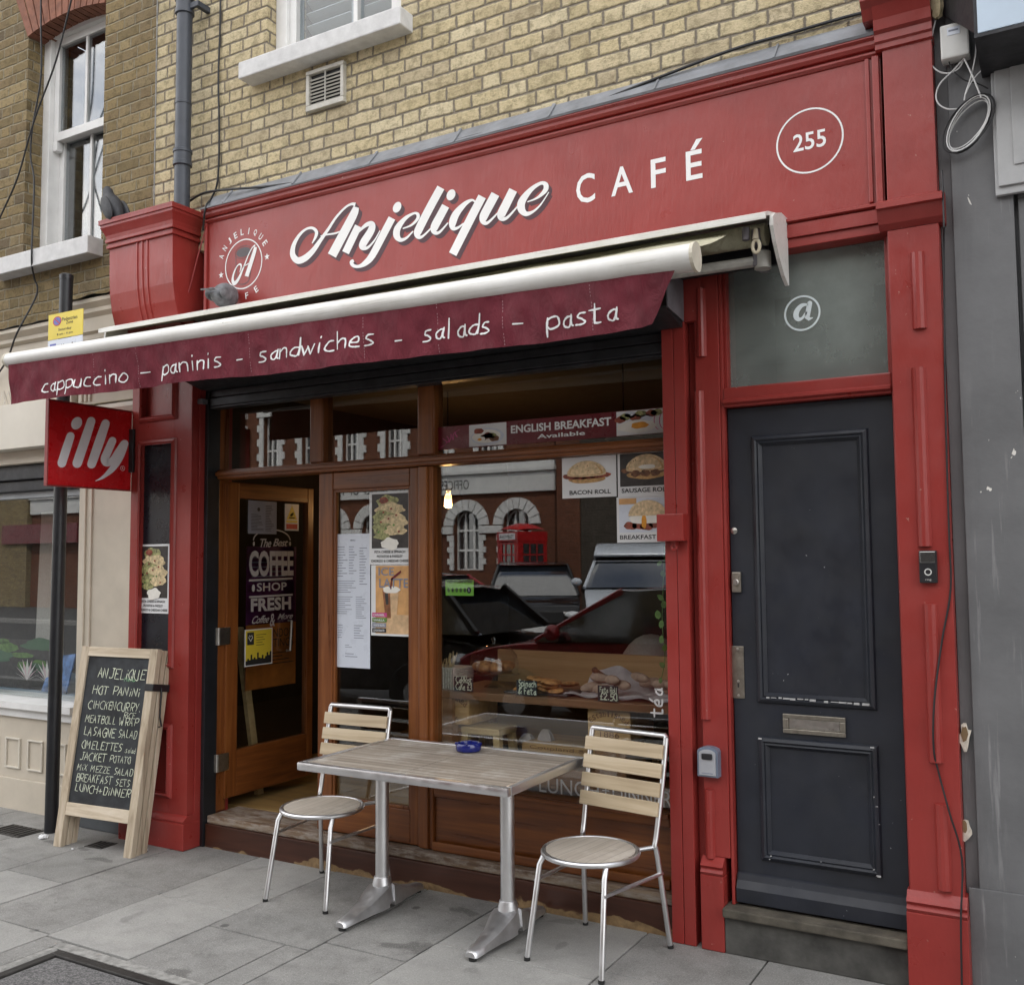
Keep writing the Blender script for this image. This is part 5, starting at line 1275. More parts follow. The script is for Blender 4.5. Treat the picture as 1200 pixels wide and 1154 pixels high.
# front bar (slightly lower at its right end), canopy and valance hanging from it
AXL, AXR = at(13, 424, -.80).x, -1.105
AY = -.80
def barz(x): return 2.695+(2.634-2.695)*(x-AXL)/(AXR-AXL)
prof = [(.050*math.cos(a)*1.05, .046*math.sin(a)) for a in [2*math.pi*k/20 for k in range(20)]]
prof = [(y if y < .02 else .02+(y-.02)*.6, z) for y, z in prof]
bk = lambda x: .86+.18*(x-AXL)/(AXR-AXL)
b = B(); nseg = 24; rings = []
for i in range(nseg+1):
    x = AXL+(AXR-AXL)*i/nseg; rings.append([b.bm.verts.new((x, AY+y*bk(x), barz(x)+z*bk(x))) for y, z in prof])
for A, C in zip(rings, rings[1:]):
    for k in range(20): b.bm.faces.new((A[k], A[(k+1) % 20], C[(k+1) % 20], C[k]))
b.build("front_bar", AWNW, aw, smooth=True)
ECAP = plain("cream_end_cap", (.60, .56, .46), .5, var=.1, scale=20)
for x, d in ((AXL, -.012), (AXR, .012)):
    b = B(); b.prism([(x, AY+y*1.06*bk(x), barz(x)+z*1.08*bk(x)) for y, z in prof], (d, 0, 0)); b.build("bar_end_cap", ECAP, aw)
b = B(); b.grid(lambda u, v_: Vector((AXL+.06+(AXR-AXL-.12)*u, AY+.02+(.66)*v_, barz(AXL+(AXR-AXL)*u)+.042+(2.945-.042-barz(AXL+(AXR-AXL)*u))*v_-.018*math.sin(math.pi*v_)+.004*math.sin(u*40+v_*3))), 60, 8)
b.build("canopy", CANV, aw, smooth=True)
VXL, VXR = AXL+.02, AXR-.055
rw = random.Random(12); ph = [rw.uniform(0, 6) for _ in range(8)]
def val(x, t):                                    # t 0 top .. 1 hem
    u = (x-VXL)/(VXR-VXL); s_ = u*3.85
    L = .212-.014*u+.008*math.sin(s_*1.9+ph[0])+.004*math.sin(s_*5+ph[1])
    wv = (.012*math.sin(s_*3.1+ph[2])+.009*math.sin(s_*7.3+ph[3])+.005*math.sin(s_*17+ph[4]+t*2))*t
    wr = .0045*math.sin(s_*26+t*5+ph[5])*math.sin(t*3+s_*2)*min(1, t*3)+.003*math.sin(s_*41-t*7)*min(1, t*3)
    e = max(0, (u-.955)/.045)
    xx = x-e*t*.115
    return Vector((xx, AY-.028+wv+wr+.02*t+e*t*.05, barz(x)-.030-L*t*(1-.06*e)))
b = B(); b.grid(lambda u, v_: val(VXL+(VXR-VXL)*u, v_), 340, 14); va = b.build("valance", VAL, aw, smooth=True)
for word, x0p, x1p, ybl in (("cappuccino", 45, 143, 460), ("-", 156, 171, 436), ("paninis", 183, 256, 439), ("-", 271, 282, 421), ("sandwiches", 296, 436, 424), ("-", 457, 469, 398.5), ("salads", 489, 573, 400), ("-", 595, 610, 378.5), ("pasta", 634, 719, 385)):
    b = B(); X0, X1 = at(x0p, ybl, AY-.03).x, at(x1p, ybl-(x1p-x0p)*.17, AY-.03).x
    zb = at(x0p, ybl, AY-.03).z
    if word == "-": zb = at((x0p+x1p)/2, ybl, AY-.03).z-.0205
    L = hand_len(word, 7.4); u_ = (X1-X0)/L if word != "-" else (X1-X0)/7.0
    vv = .0068
    def wm(a, c, X0=X0, zb=zb, u_=u_, vv=vv):
        x = X0+a*u_-.012+c*.0008; 
        x = min(max(x, VXL), VXR); tp = val(x, 0).z; hm = val(x, 1).z
        z = zb+(c-4)*vv*1.0; t = (tp-z)/(tp-hm); q = val(x, min(max(t, 0), 1)); return Vector((q.x, q.y-.0022-.00025*_SK, z))
    hand(b, word if word != "-" else "-", (0, 0, 0), (1, 0, 0), (0, 1, 0), .98, jit=.3, adv=7.4, wmap=wm, rough=.55, seed=3)
    b.build("valance_lettering", INKW, va)
b = B()
for px in (108, 158, 290, 425, 511, 588, 690):
    x = at(px, 440-(px-50)*.17, AY-.03).x
    for k in range(16):
        if (k*7+px) % 5 == 0: continue
        q0, q1 = val(x, .04+k*.06), val(x, .07+k*.06); b.face([q0+Vector((-.0012, -.0012, 0)), q0+Vector((.0012, -.0012, 0)), q1+Vector((.0012, -.0012, 0)), q1+Vector((-.0012, -.0012, 0))])
b.build('seam_stitching', plain('pale_maroon_thread', (.42, .26, .28), .8), va)
def arm(x0, x1, elbow):
    b = B(); b.tube([(x0, -.10, 2.80), elbow], .022, 10); b.tube([elbow, (x1, AY+.04, barz(x1)-.01)], .020, 10)
    for q in ((x0, -.10, 2.80), elbow, (x1, AY+.04, barz(x1)-.01)): b.lathe([(1e-4, -.035), (.034, -.034), (.034, .034), (1e-4, .035)], q, 14)
    b.build("arm", plain("dull_arm_paint", (.36, .35, .32), .5, var=.25, scale=20) if "dull_arm_paint" not in bpy.data.materials else bpy.data.materials["dull_arm_paint"], aw, smooth=True)
arm(-1.06, -1.60, (-2.30, -.42, 2.72)); arm(-5.02, -4.45, (-3.75, -.42, 2.74))
for x in (-1.075, -5.03):
    b = B()
    b.box(x-.018, x+.018, -.13, -.004, 2.775, 2.85, .005); b.box(x-.010, x+.025, -.17, -.03, 2.852, 2.915, .005)
    b.lathe([(1e-4, 2.865), (.015, 2.866), (.015, 2.915), (1e-4, 2.92)], (x-.025, -.19, 0), 14)
    b.build("arm_bracket", SHUTL, aw)
b = B(); q = at(886, 283, -.20); b.tube([(q.x, -.2, q.z+.05), (q.x-.002, -.2, q.z+.01)], [.008, .013], 10); b.tube([(q.x+.014*math.cos(a), -.2, q.z-.02+.026*math.sin(a)) for a in [2*math.pi*k/16 for k in range(16)]], .007, 8, True)
b.build("winding_eye", plain("bone_plastic", (.52, .46, .34), .5), aw, smooth=True)
# ------------------------------------------------------------------ projecting square sign
SX = -4.905
ss = thing("projecting_sign", "square red projecting sign with slanted silver lettering above the chalkboard", "sign", (SX, -.35, 2.04))
def sxx(x, y, off=0): 
    q = atx(x, y, SX); return Vector((SX+off, q.y, q.z))
e = [sxx(58, 472.5), sxx(155.5, 480), sxx(155.5, 572), sxx(58, 570)]
y0, y1 = e[0].y, e[1].y; z0, z1 = (e[2].z+e[3].z)/2, (e[0].z+e[1].z)/2
b = B(); b.box(SX-.022, SX-.002, y0, y1, z0, z1, .004)
pnl = b.build("light_box", SIGNRED, ss)
b = B()
for q in ((y0-.006, y1+.004, z1+.0005, z1+.008), (y0-.006, y1+.004, z0-.008, z0-.0005), (y0-.006, y0-.0005, z0, z1)): b.box(SX-.026, SX+.002, *q, .002)
b.build("edge_trim", plain("red_sign_trim", (.26, .03, .03), .4), ss)
b = B(); mI = lambda u, v_: Vector((SX+.001, *atx(u, v_, SX).yz))
ci = lambda p: tr(40, 460, 5.4545, p)
for st in ([(232, 278, 52), (205, 360, 56), (176, 452, 56)], [(364, 182, 54), (322, 310, 60), (274, 452, 60)], [(456, 198, 54), (414, 320, 60), (366, 458, 56)], [(500, 308, 50), (468, 380, 52), (450, 425, 52), (466, 448, 50), (500, 430, 40), (540, 375, 46), (575, 328, 50)], [(578, 326, 48), (545, 410, 52), (500, 485, 40), (440, 540, 20), (392, 564, 4)]):
    LK = len(b.bm.verts)*1e-6; ribbon(b, cat_rom(ci(st), 6), lambda u, v_: mI(u, v_)+Vector((LK, 0, 0)))
ellipse(b, 40+271/5.4545, 460+196/5.4545, 33/5.4545, 42/5.4545, mI, rot=.5)
ringflat(b, 40+565/5.4545, 460+484/5.4545, 2.4, 2.7, .45, mI)
q = sxx(40+561/5.4545, 460+490/5.4545, .001); text(b, "R", q, q+Vector((0, .010, 0)), q+Vector((0, 0, .013)))
b.build("sign_lettering", SIGNSIL, ss)
b = B(); zc = (z0+z1)/2; b.box(SX-.02, SX-.004, y1+.005, -.052, zc-.03, zc+.03); b.box(SX-.09, SX+.035, -.068, -.0515, zc-.13, zc+.13, .004); b.build("wall_bracket", SHUT, ss)
# ------------------------------------------------------------------ black post with parking plates
po = thing("sign_post", "black round street post carrying yellow and white parking plates", "sign post", (-5.385, -.18, 0))
zt = at(82, 322, -.18).z
b = B(); b.tube([(-5.395, -.18, 0), (-5.372, -.18, zt)], .039, 18); b.build("post", BLACK, po, smooth=True)
b = B(); b.lathe([(.041, zt-.03), (.042, zt), (.03, zt+.008), (1e-4, zt+.01)], (-5.372, -.18, 0), 18); b.build("cap", PLASTD, po, smooth=True)
YQ = -.232
pp = [at(57, 370, YQ), at(97.5, 361, YQ), at(57, 399, YQ), at(57, 432, YQ)]
X0, X1 = pp[0].x, pp[1].x; Z1, Z0, ZB = (pp[0].z+pp[1].z)/2, pp[2].z, pp[2].z-.24
b = B(); b.box(X0, X1, YQ, YQ+.003, Z0, Z1); b.mi = 1
m = lambda u, v_: Vector((X0+(X1-X0)*u, YQ-.0006, Z0+(Z1-Z0)*v_))
for s, a, c, e, f in (("Pedestrian", .40, .84, .66, .80), ("Zone", .52, .72, .52, .64), ("Saturday", .30, .68, .27, .40), ("8 am - 6 pm", .26, .72, .10, .21)): text(b, s, m(a, e), m(c, e), m(a, f), bold=.01)
b.mi = 3; ellipse(b, .26, .70, .125, .19, m); b.mi = 2; ellipse(b, .26, .70, .10, .155, lambda u, v_: m(u, v_)-Vector((0, .0005, 0)))
b.mi = 3; ribbon(b, [(.20, .79, .03), (.32, .61, .03)], lambda u, v_: m(u, v_)-Vector((0, .001, 0)))
b.build("yellow_plate", [YEL, INKB, BLUE, SREDP], po)
b = B(); b.box(X0, X1, YQ, YQ+.003, ZB, Z0-.004)
m = lambda u, v_: Vector((X0+(X1-X0)*u, YQ-.0006, ZB+(Z0-.004-ZB)*v_))
b.mi = 2; b.face([m(.06, .55), m(.24, .55), m(.24, .9), m(.06, .9)]); b.mi = 0; text(b, "P", m(.11, .6)-Vector((0, .0006, 0)), m(.20, .6)-Vector((0, .0006, 0)), m(.11, .85)-Vector((0, .0006, 0)), bold=.03)
b.mi = 1; text(b, "Mon - Fri", m(.40, .70), m(.80, .70), m(.40, .86), bold=.01)
b.build("white_plate", [PAPERB, INKB, BLUE], po)
b = B()
for z in (Z1-.06, Z0+.05, ZB+.12): b.lathe([(.0405, z-.012), (.043, z-.012), (.043, z+.012), (.0405, z+.012)], (-5.376, -.18, 0), 18); b.box(-5.39, -5.36, YQ+.0035, -.222, z-.012, z+.012)
b.build("clamp", STEEL, po)
# ------------------------------------------------------------------ table
TZ = .71; TC = (-2.505, -.285)
tb = thing("cafe_table", "rectangular pavement table with weathered slatted top and two aluminium legs", "table", (TC[0], TC[1], 0))
TW, TD = 1.085, .70
def lb2(nm, mat, boxes, par, bev=.003):
    b = B()
    for q in boxes: b.box(*q, bev)
    return b.build(nm, mat, par, False, False)
hw, hd = TW/2, TD/2
b = B(); b.box(-hw+.032, -.002, -hd+.032, hd-.032, TZ-.022, TZ, .001); b.box(.002, hw-.032, -hd+.032, hd-.032, TZ-.022, TZ, .001); 
tt = b.build("tabletop", TTOP_X, tb, False, False)
b = B()
for s_ in (-1, 1):
    b.box(-hw, hw, s_*(hd-.016)-.016, s_*(hd-.016)+.016, TZ-.034, TZ+.004, .010)
    b.box(s_*(hw-.016)-.016, s_*(hw-.016)+.016, -hd+.033, hd-.033, TZ-.034, TZ+.004, .010)
b.build("edge_rim", ALU, tb, True, False)
fx = .335
for s_ in (-1, 1):
    b = B(); b.tube([(s_*fx, 0, .10), (s_*fx, 0, TZ-.03)], .031, 20); lg = b.build("column", ALU, tb, True, False)
    b = B()
    prof = [(.040, .150), (.043, .13), (.050, .09), (.058, .06)]
    b.lathe([(.041, .030), (.056, .045), (.050, .09), (.043, .13), (.036, .155), (.030, .156)], (s_*fx, 0, 0), 20)
    for d in (-1, 1):
        st = [(.02, .062, .050, .125), (.07, .058, .040, .105), (.13, .044, .034, .075), (.22, .032, .030, .055), (.288, .030, .027, .045), (.300, .022, .024, .038)]
        R = []
        for yy, w_, lo, hi in st:
            lo = .018 if yy > .25 else .018+.012*(1-yy/.25)
            R.append([b.bm.verts.new((s_*fx+x, d*yy, z)) for x, z in ((-w_, lo), (w_, lo), (w_*.9, hi-.008), (w_*.5, hi), (-w_*.5, hi), (-w_*.9, hi-.008))])
        for A, C in zip(R, R[1:]):
            for k in range(6): b.bm.faces.new((A[k], A[(k+1) % 6], C[(k+1) % 6], C[k]))
        b.bm.faces.new(R[0]); b.bm.faces.new(R[-1])
    b.build("foot", CAST, tb, True, False)
    b = B()
    for d in (-1, 1): b.lathe([(.016, 0), (.016, .022)], (s_*fx, d*.282, 0), 12)
    b.build("glide", RUBBER, tb, False, False)
b = B(); b.box(-fx, fx, -.02, .02, TZ-.07, TZ-.035, .004)
for s_ in (-1, 1): b.box(s_*fx-.03, s_*fx+.03, -.25, .25, TZ-.05, TZ-.0345, .004)
b.build("underframe", CAST, tb, False, False)
q = atz(549, 875, TZ+.02)
b = B(); b.lathe([(.056, TZ+.005), (.060, TZ+.012), (.060, TZ+.034), (.056, TZ+.040), (.047, TZ+.038), (.044, TZ+.016), (1e-4, TZ+.014)], (q.x, q.y, 0), 28)
for k in range(4):
    a = k*math.pi/2+.4; b.box(-.008, .008, -.008, .008, -.006, .006, .002, Matrix.Translation((q.x+.053*math.cos(a), q.y+.053*math.sin(a), TZ+.036)))
tag(b.build("ashtray", COBALT, smooth=True), "round cobalt blue glass ashtray on the weathered table", "ashtray")
# ------------------------------------------------------------------ chairs
def chair():
    t = thing("bistro_chair", "x", "chair", (0, 0, 0), 0, "aluminium and ash chairs at the table")
    SH, R = .425, .193
    b = B(); b.lathe([(1e-4, SH-.012), (R-.012, SH-.012), (R-.010, SH-.004), (R*.8, SH-.001), (1e-4, SH-.003)], (0, 0, 0), 40); b.build("seat", SEATW, t, True, False)
    b = B(); b.tube([((R)*math.cos(a), R*math.sin(a), SH-.012) for a in [2*math.pi*k/48 for k in range(48)]], .011, 10, True); b.build("seat_rim", ALU, t, True, False)
    tr_ = .0115
    for s_ in (-1, 1):
        b = B(); p = [(s_*.150, -.110, SH-.02), (s_*.158, -.135, SH-.06), (s_*.178, -.195, .012)]; b.tube(p, tr_, 12); fo = b.build("front_leg", ALU, t, True, False)
        b = B(); b.lathe([(.0125, 0), (.0125, .014)], (s_*.1785, -.197, 0), 12); b.build("foot_cap", RUBBER, fo, False, False)
        b = B(); p = [(s_*.188, .300, .845), (s_*.188, .270, .70), (s_*.182, .220, .47), (s_*.180, .205, SH-.01), (s_*.186, .215, SH-.05), (s_*.212, .262, .012)]
        b.tube(cat_rom(p, 5), tr_, 12); b.tube([(s_*.176, .205, SH-.012), (s_*.14, .130, SH-.012)], .009, 10); ba = b.build("back_leg", ALU, t, True, False)
        b = B(); b.lathe([(.0125, 0), (.0125, .014)], (s_*.2125, .263, 0), 12); b.build("foot_cap", RUBBER, ba, False, False)
    b = B(); b.tube([(-.188, .300, .845), (-.183, .302, .853), (.183, .302, .853), (.188, .300, .845)], .0115, 12); b.build("top_rail", ALU, t, True, False)
    for s_ in (-1, 1):
        b = B(); b.tube([(s_*.165, -.155, SH-.12), (s_*.196, .235, SH-.12)], .008, 8); b.build("stretcher", ALU, t, True, False)
    for k in range(4):
        z = .790-k*.076; y = .300-(.845-z)*.206-.018
        b = B(); b.box(-.205, .190, -.006, .006, -.0295, .0295, .004, Matrix.Translation((0, y, z)) @ Matrix.Rotation(R_(-11), 4, 'X')); b.build("back_slat", SLAT, t, False, False)
    return t
c1_ = chair(); c1_['label'] = "aluminium chair with pale slatted back standing between the table and the open cafe door"
c1_.location = (-3.225, -.255, 0); c1_.rotation_euler.z = R_(2)
c2_ = copy_tree(c1_); c2_['label'] = "aluminium chair with pale slatted back in front of the lunch and dinner lettering"
c2_.location = (-1.775, -.290, 0); c2_.rotation_euler.z = R_(-9)
# ------------------------------------------------------------------ leaning chalkboard
A0, A1 = atz(62, 991), atz(141, 1004)
ang = math.atan2(A1.y-A0.y, A1.x-A0.x); AW = (A1-A0).length+.075
tp_ = at(101, 757, -.19)
AH = math.hypot(tp_.z, (-.19-A0.y)); tilt = math.atan2(-.19-A0.y, tp_.z)
ab = thing("chalkboard_sign", "leaning folded chalkboard in a pale wood frame listing hot meals in chalk", "chalkboard", (A0.x, A0.y, 0), ang)
LM = Matrix.Rotation(-tilt, 4, 'X')
def abx(nm, mat, boxes, par=ab, bev=.003, M=LM):
    b = B()
    for q in boxes: b.box(*q, bev, M)
    return b.build(nm, mat, par, False, False)
fwd = .056
abx("leg", PINE, [(0, fwd, 0, .036, .0, AH)]); abx("leg", PINE, [(AW-fwd, AW, 0, .036, .0, AH)])
for z0, z1 in ((AH-.055, AH-.001), (.175, .245)): abx("frame_rail", PINE_X, [(fwd+.0005, AW-fwd-.0005, .001, .035, z0, z1)])
bd = abx("board", CHALKB, [(fwd+.001, AW-fwd-.001, .012, .02, .2455, AH-.0555)], bev=0)
for dy in (.046, .088):
    abx("rear_leg", PINE, [(.004, fwd-.004, dy, dy+.032, .0, AH-.005)]); abx("rear_leg", PINE, [(AW-fwd+.004, AW-.004, dy, dy+.032, .0, AH-.005)])
for z0, z1 in ((AH-.06, AH-.006), (.18, .24)): abx("rear_rail", PINE_X, [(fwd+.001, AW-fwd-.001, .089, .118, z0, z1)])
abx("rear_board", CHALKB, [(fwd+.001, AW-fwd-.001, .10, .108, .2405, AH-.0605)], bev=0)
zz = AH*.81
b = B(); b.box(AW-fwd-.004, AW+.006, -.005, .124, zz-.02, zz+.02, .004, LM)
b.tube([LM @ Vector(q) for q in ((AW+.008, .06, zz), (AW+.010, .062, zz-.06), (AW+.012, .07, zz-.16), (AW+.016, .088, zz-.21), (AW+.012, .07, zz-.215))], .005, 6)
b.build("tie_strap", CABLE, ab, False, False)
bx0, bx1, bz0, bz1 = fwd+.001, AW-fwd-.001, .2455, AH-.0555
BW, BH = bx1-bx0, bz1-bz0
def bline(b, s, u0, u1, v_, hh, sd, lower=False):
    L = hand_len(s, 8.2); ux = (u1-u0)*BW/L; vy = hh*BH/11.5
    p0 = Vector((bx0+u0*BW, .0112, bz0+v_*BH-4*vy))
    wm = lambda a, c: LM @ Vector((p0.x+a*ux+c*ux*.10, p0.y-.0002*_SK, p0.z+c*vy))
    hand(b, s, (0, 0, 0), (1, 0, 0), (0, 1, 0), .95, jit=.55, adv=8.2, wmap=wm, rough=.7, seed=sd)
b = B()
rows = [("ANJELiQUE", .13, .98, .845, .075), ("HOT PANiNi", .08, .94, .725, .062), ("CIHCKENCURRY.", .04, .99, .615, .060), ("RiCE", .70, .92, .565, .042), ("MEATBOLL", .02, .58, .512, .056), ("WRAP", .64, .97, .512, .056),
        ("LASAGNE", .03, .60, .417, .064), ("SALAD", .66, .98, .425, .056), ("OMELETTES", .02, .76, .322, .058), (".salad", .80, 1.0, .322, .040), ("JACKET", .02, .50, .238, .058), ("POTATO", .56, .94, .245, .048), ("MiX MEZZE SALAD", .0, 1.0, .160, .048), ("BREAKFAST", .0, .66, .085, .056), ("SETS", .72, .98, .085, .048), ("LUNCH+DiNNER", .0, 1.0, .012, .056)]
for i, (s, u0, u1, v_, hh) in enumerate(rows): bline(b, s, u0*.9+.05, u1*.9+.05, v_*.93+.068, hh*.93, i+2)
b.build("chalk_lettering", CHALK, bd, False, False)
b = B(); bline(b, "menu", .62, .80, .84, .028, 9); b.build("green_chalk_lettering", CHALKG, bd, False, False)
# ------------------------------------------------------------------ small fittings
x0, x1, z0, z1 = at(1077, 660, -.05).x, at(1098, 660, -.05).x, at(1088, 683, -.05).z, at(1088, 645, -.05).z
db = thing("video_doorbell", "small black video doorbell with a ring button on the red pilaster beside the black door", "doorbell", ((x0+x1)/2, -.03, z0))
b = B(); b.box(x0, x1, -.056, -.0305, z0, z1, .004); b.build("housing", PLASTD, db)
mz = z0+(z1-z0)*.62; b = B(); b.box(x0+.004, x1-.004, -.060, -.0565, mz, z1-.004, .002); b.build("camera_window", CARGLASS, db)
b = B(); cx, cz = (x0+x1)/2, z0+(z1-z0)*.34; ringflat(b, 0, 0, .011, .011, .004, lambda u, v_: Vector((cx+u, -.0566, cz+v_))); text(b, "ring", (cx-.010, -.0566, z0+.008), (cx+.010, -.0566, z0+.008), (cx-.010, -.0566, z0+.016)); b.build("ring_button", PLASTW, db)
x0, x1, z0, z1 = at(819, 890, .0).x, at(843, 890, .0).x, at(830, 909, .0).z, at(830, 874, .0).z
ks = thing("key_safe", "small silver and grey key safe with rounded top on the door pilaster", "key safe", ((x0+x1)/2, .02, z0))
b = B(); n = 10; cx = (x0+x1)/2; r = (x1-x0)/2
b.prism([(x0, .021, z0), (x1, .021, z0)]+[(cx+r*math.cos(math.pi*k/n), .021, z1-r*.45+r*.45*math.sin(math.pi*k/n)) for k in range(n+1)], (0, -.040, 0)); b.build("case", plain("blue_grey_plastic", (.16, .19, .25), .4), ks)
b = B(); r2 = r*.80; b.prism([(cx-r2, -.0195, z0+.008), (cx+r2, -.0195, z0+.008)]+[(cx+r2*math.cos(math.pi*k/n), -.0195, z1-.010-r*.4+r*.4*math.sin(math.pi*k/n)) for k in range(n+1)], (0, -.006, 0)); b.build("cover", PLASTG, ks)
b = B(); b.box(cx-r*.5, cx+r*.5, -.029, -.0258, z1-.050, z1-.026, .004); b.build("code_window", PLASTD, ks)
b = B(); b.box(cx-r*.55, cx+r*.55, -.0262, -.0256, z0+.014, z0+.018); b.build("print", PRINTG, ks)
# ------------------------------------------------------------------ pigeons
def pigeon(loc, rz, body, lab, pose, sc_=1.0):
    t = thing("pigeon", lab, "pigeon", loc, rz, None)
    b = B(); rings = []
    st = ([(-.135, .085, .010), (-.10, .072, .030), (-.05, .072, .052), (0, .080, .064), (.045, .092, .060), (.075, .115, .046), (.088, .140, .034), (.094, .160, .031), (.108, .172, .026), (.122, .174, .014)] if pose == 'stand' else [(-.088, -.020, .010), (-.072, .004, .026), (-.045, .038, .046), (-.010, .075, .058), (.020, .108, .054), (.036, .134, .042), (.044, .156, .032), (.050, .172, .029), (.062, .184, .026), (.076, .186, .013)] if pose == 'upright' else
          [(-.125, .050, .012), (-.09, .055, .034), (-.04, .068, .060), (.01, .082, .070), (.05, .095, .062), (.075, .108, .046), (.088, .118, .034), (.098, .124, .028), (.110, .126, .018)])
    for i, (x, z, r) in enumerate(st):
        x, z, r = x*sc_, z*sc_, r*sc_
        n = 14; q = st[min(i+1, len(st)-1)]; p = st[max(i-1, 0)]; tg = Vector((q[0]-p[0], 0, q[1]-p[1])).normalized(); up = Vector((-tg.z, 0, tg.x))
        rings.append([b.bm.verts.new(Vector((x, 0, z))+Vector((0, math.cos(a), 0))*r*.86+up*math.sin(a)*r) for a in [2*math.pi*k/n for k in range(n)]])
    for A, C in zip(rings, rings[1:]):
        for k in range(14): b.bm.faces.new((A[k], A[(k+1) % 14], C[(k+1) % 14], C[k]))
    b.bm.faces.new(rings[0]); b.bm.faces.new(rings[-1]); bo = b.build("body", body, t, True, False)
    for s_ in (-1, 1):
        b = B(); b.ball((-.035*sc_, s_*.046*sc_, (.082 if pose != 'upright' else .062)*sc_), .085*sc_, .016*sc_, .038*sc_, 10, Matrix.Rotation(R_(-14 if pose != 'upright' else -52), 3, 'Y')); b.build("wing", body, t, True, False)
    b = B(); b.prism([Vector((x, y, z))*sc_ for x, y, z in (((-.12, -.018, .078), (-.12, .018, .078), (-.195, .024, .060), (-.195, -.024, .060)) if pose != 'upright' else ((-.06, -.018, .016), (-.06, .018, .016), (-.125, .024, -.045), (-.125, -.024, -.045)))], (0, 0, .008)); b.build("tail", body, t, False, False)
    hx, hz = st[-1][0]*sc_, st[-1][1]*sc_
    b = B(); b.tube([(hx-.002, 0, hz), (hx+.022*sc_, 0, hz-.006)], [.006, .001], 8); b.build("beak", BEAK, t, True, False)
    b = B()
    for s_ in (-1, 1): b.ball((hx-.012*sc_, s_*.016*sc_, hz+.006), .004, .003, .004, 6)
    b.build("eye", YOLK, t, True, False)
    b = B()
    for s_ in (-1, 1):
        b.tube([(.0, s_*.02, .03*sc_), (.004, s_*.02, .003)], .0035, 6)
        for a in (-.5, 0, .5, math.pi): b.tube([(.004, s_*.02, .004), (.004+.024*math.cos(a), s_*.02+.024*math.sin(a), .003)], .0022, 5)
    b.build("foot", PINKF, t, True, False)
    return t
q = at(133, 259, -.10)
pigeon((q.x, -.11, 3.672), R_(168), PIGEON, "dark pigeon perched on the red console beside the drainpipe", 'upright', 1.22)
q = at(263, 357, -.12)
pigeon((q.x, -.12, 3.001), R_(105), PIGEON_G, "hunched grey pigeon sitting on the awning's hood under the round emblem", 'hunch', 1.02)
# ------------------------------------------------------------------ cables
def cable(px, Y, r, mat, name, lab, k=6):
    P = [tuple(at(x, y, Y if not isinstance(Y, (list, tuple)) else Y[i])) for i, (x, y) in enumerate(px)]
    b = B(); b.tube(cat_rom(P, k), r, 7); return tag(b.build(name, mat, smooth=True), lab, "cable")
cable([(259, -60), (258, 30), (256, 90), (257, 160), (255, 212), (248, 232), (241, 243), (238, 270)], [WY-.012]*5+[WY-.02, -.05, -.02], .006, CABLE, "wall_cable", "thin black cable dropping down the yellow brick beside the drainpipe")
cable([(222, 236), (240, 226), (270, 222), (310, 219), (355, 213), (400, 205), (470, 185), (560, 158), (650, 140), (720, 112), (780, 88), (860, 58), (930, 38), (985, 22), (1012, 15)], [.02, .03, .0, .01, .0, .02, .0, .0, .01, .02, .03, .035, .04, .04, .03], .007, CABLE, "flashing_cable", "black cable lying along the lead flashing above the signboard")
cable([(240, 272), (232, 300), (223, 335), (213, 368)], -.012, .004, CABLER, "painted_cable", "red painted wire slanting down from the red console to the awning hood")
cable([(48, -30), (48, 30), (48, 90), (38, 150), (36, 185), (40, 215), (37, 300), (40, 325), (43, 345), (20, 390), (0, 435), (-60, 500), (-150, 560)], [.02, .03, .04, .04, .04, .03, -.06, .03, .03, -.09, -.03, -.02, -.01], .006, CABLE, "neighbour_cable", "black cable hanging beside the neighbour's upper window and sill")
cable([(86, -10), (66, 70), (44, 130), (33, 165), (20, 210), (0, 255), (-25, 310), (-90, 400), (-170, 430)], .02, .006, CABLE, "slack_cable", "slack black cable crossing the neighbour's upper window diagonally")
cable([(1104, 200), (1106, 260), (1106, 300), (1108, 480), (1112, 620), (1114, 690), (1104, 750), (1095, 820), (1094, 875), (1100, 905), (1112, 950), (1127, 1005), (1126, 1080), (1127, 1150), (1127, 1165)], [-.035, -.11, -.04, -.035, -.035, -.035, -.038, -.055, -.055, -.04, -.055, -.045, -.072, -.072, -.072], .0036, CABLE, "pilaster_cable", "black cable running down the red pilaster beside the black door")
# ------------------------------------------------------------------ brown brick neighbour on the left
nb = thing("neighbour_house", "brown brick upper storey with tall white sash window beyond the drainpipe", "house", (-7, .3, 3))
WLx, WRx = at(31, 120, WY).x, -5.375
wsz = at(60, 296, WY).z
hz0 = 5.30
b = B(); wallholes(b, -13.0, -4.873, 3.0, 9.0, WY+.003, .33, [(WLx, WRx, wsz, hz0+.25), (-8.6, -7.7, wsz, hz0+.25)]); b.build("wall", BRICK_B, nb)
b = B(); b.box(-4.879, -4.870, WY-.004, WY+.004, 3.4, 9.0); b.build("movement_joint", CONC, nb)
b = B(); n = 13
for k in range(n):
    u0, u1 = k/n, (k+1)/n-.012
    f = lambda u, z: (WLx-.16*(z > .5)*(1-2*u)*1.0-.0+(WRx-WLx)*u+ (0 if z < .5 else 0), WY-.004, hz0-.06+(.02 if z < .5 else .36)+.05*(1-(2*u-1)**2)*1.0)
    b.prism([f(u0, 0), f(u1, 0), f(u1, 1), f(u0, 1)], (0, .30, 0))
b.build("brick_arch", TERRA, nb)
wy0 = WY+.125
b = B()
b.box(WLx, WLx+.075, wy0, wy0+.14, wsz, hz0+.3, .005); b.box(WRx-.075, WRx, wy0, wy0+.14, wsz, hz0+.3, .005); b.box(WLx+.0755, WRx-.0755, wy0+.002, wy0+.138, hz0-.02, hz0+.3)
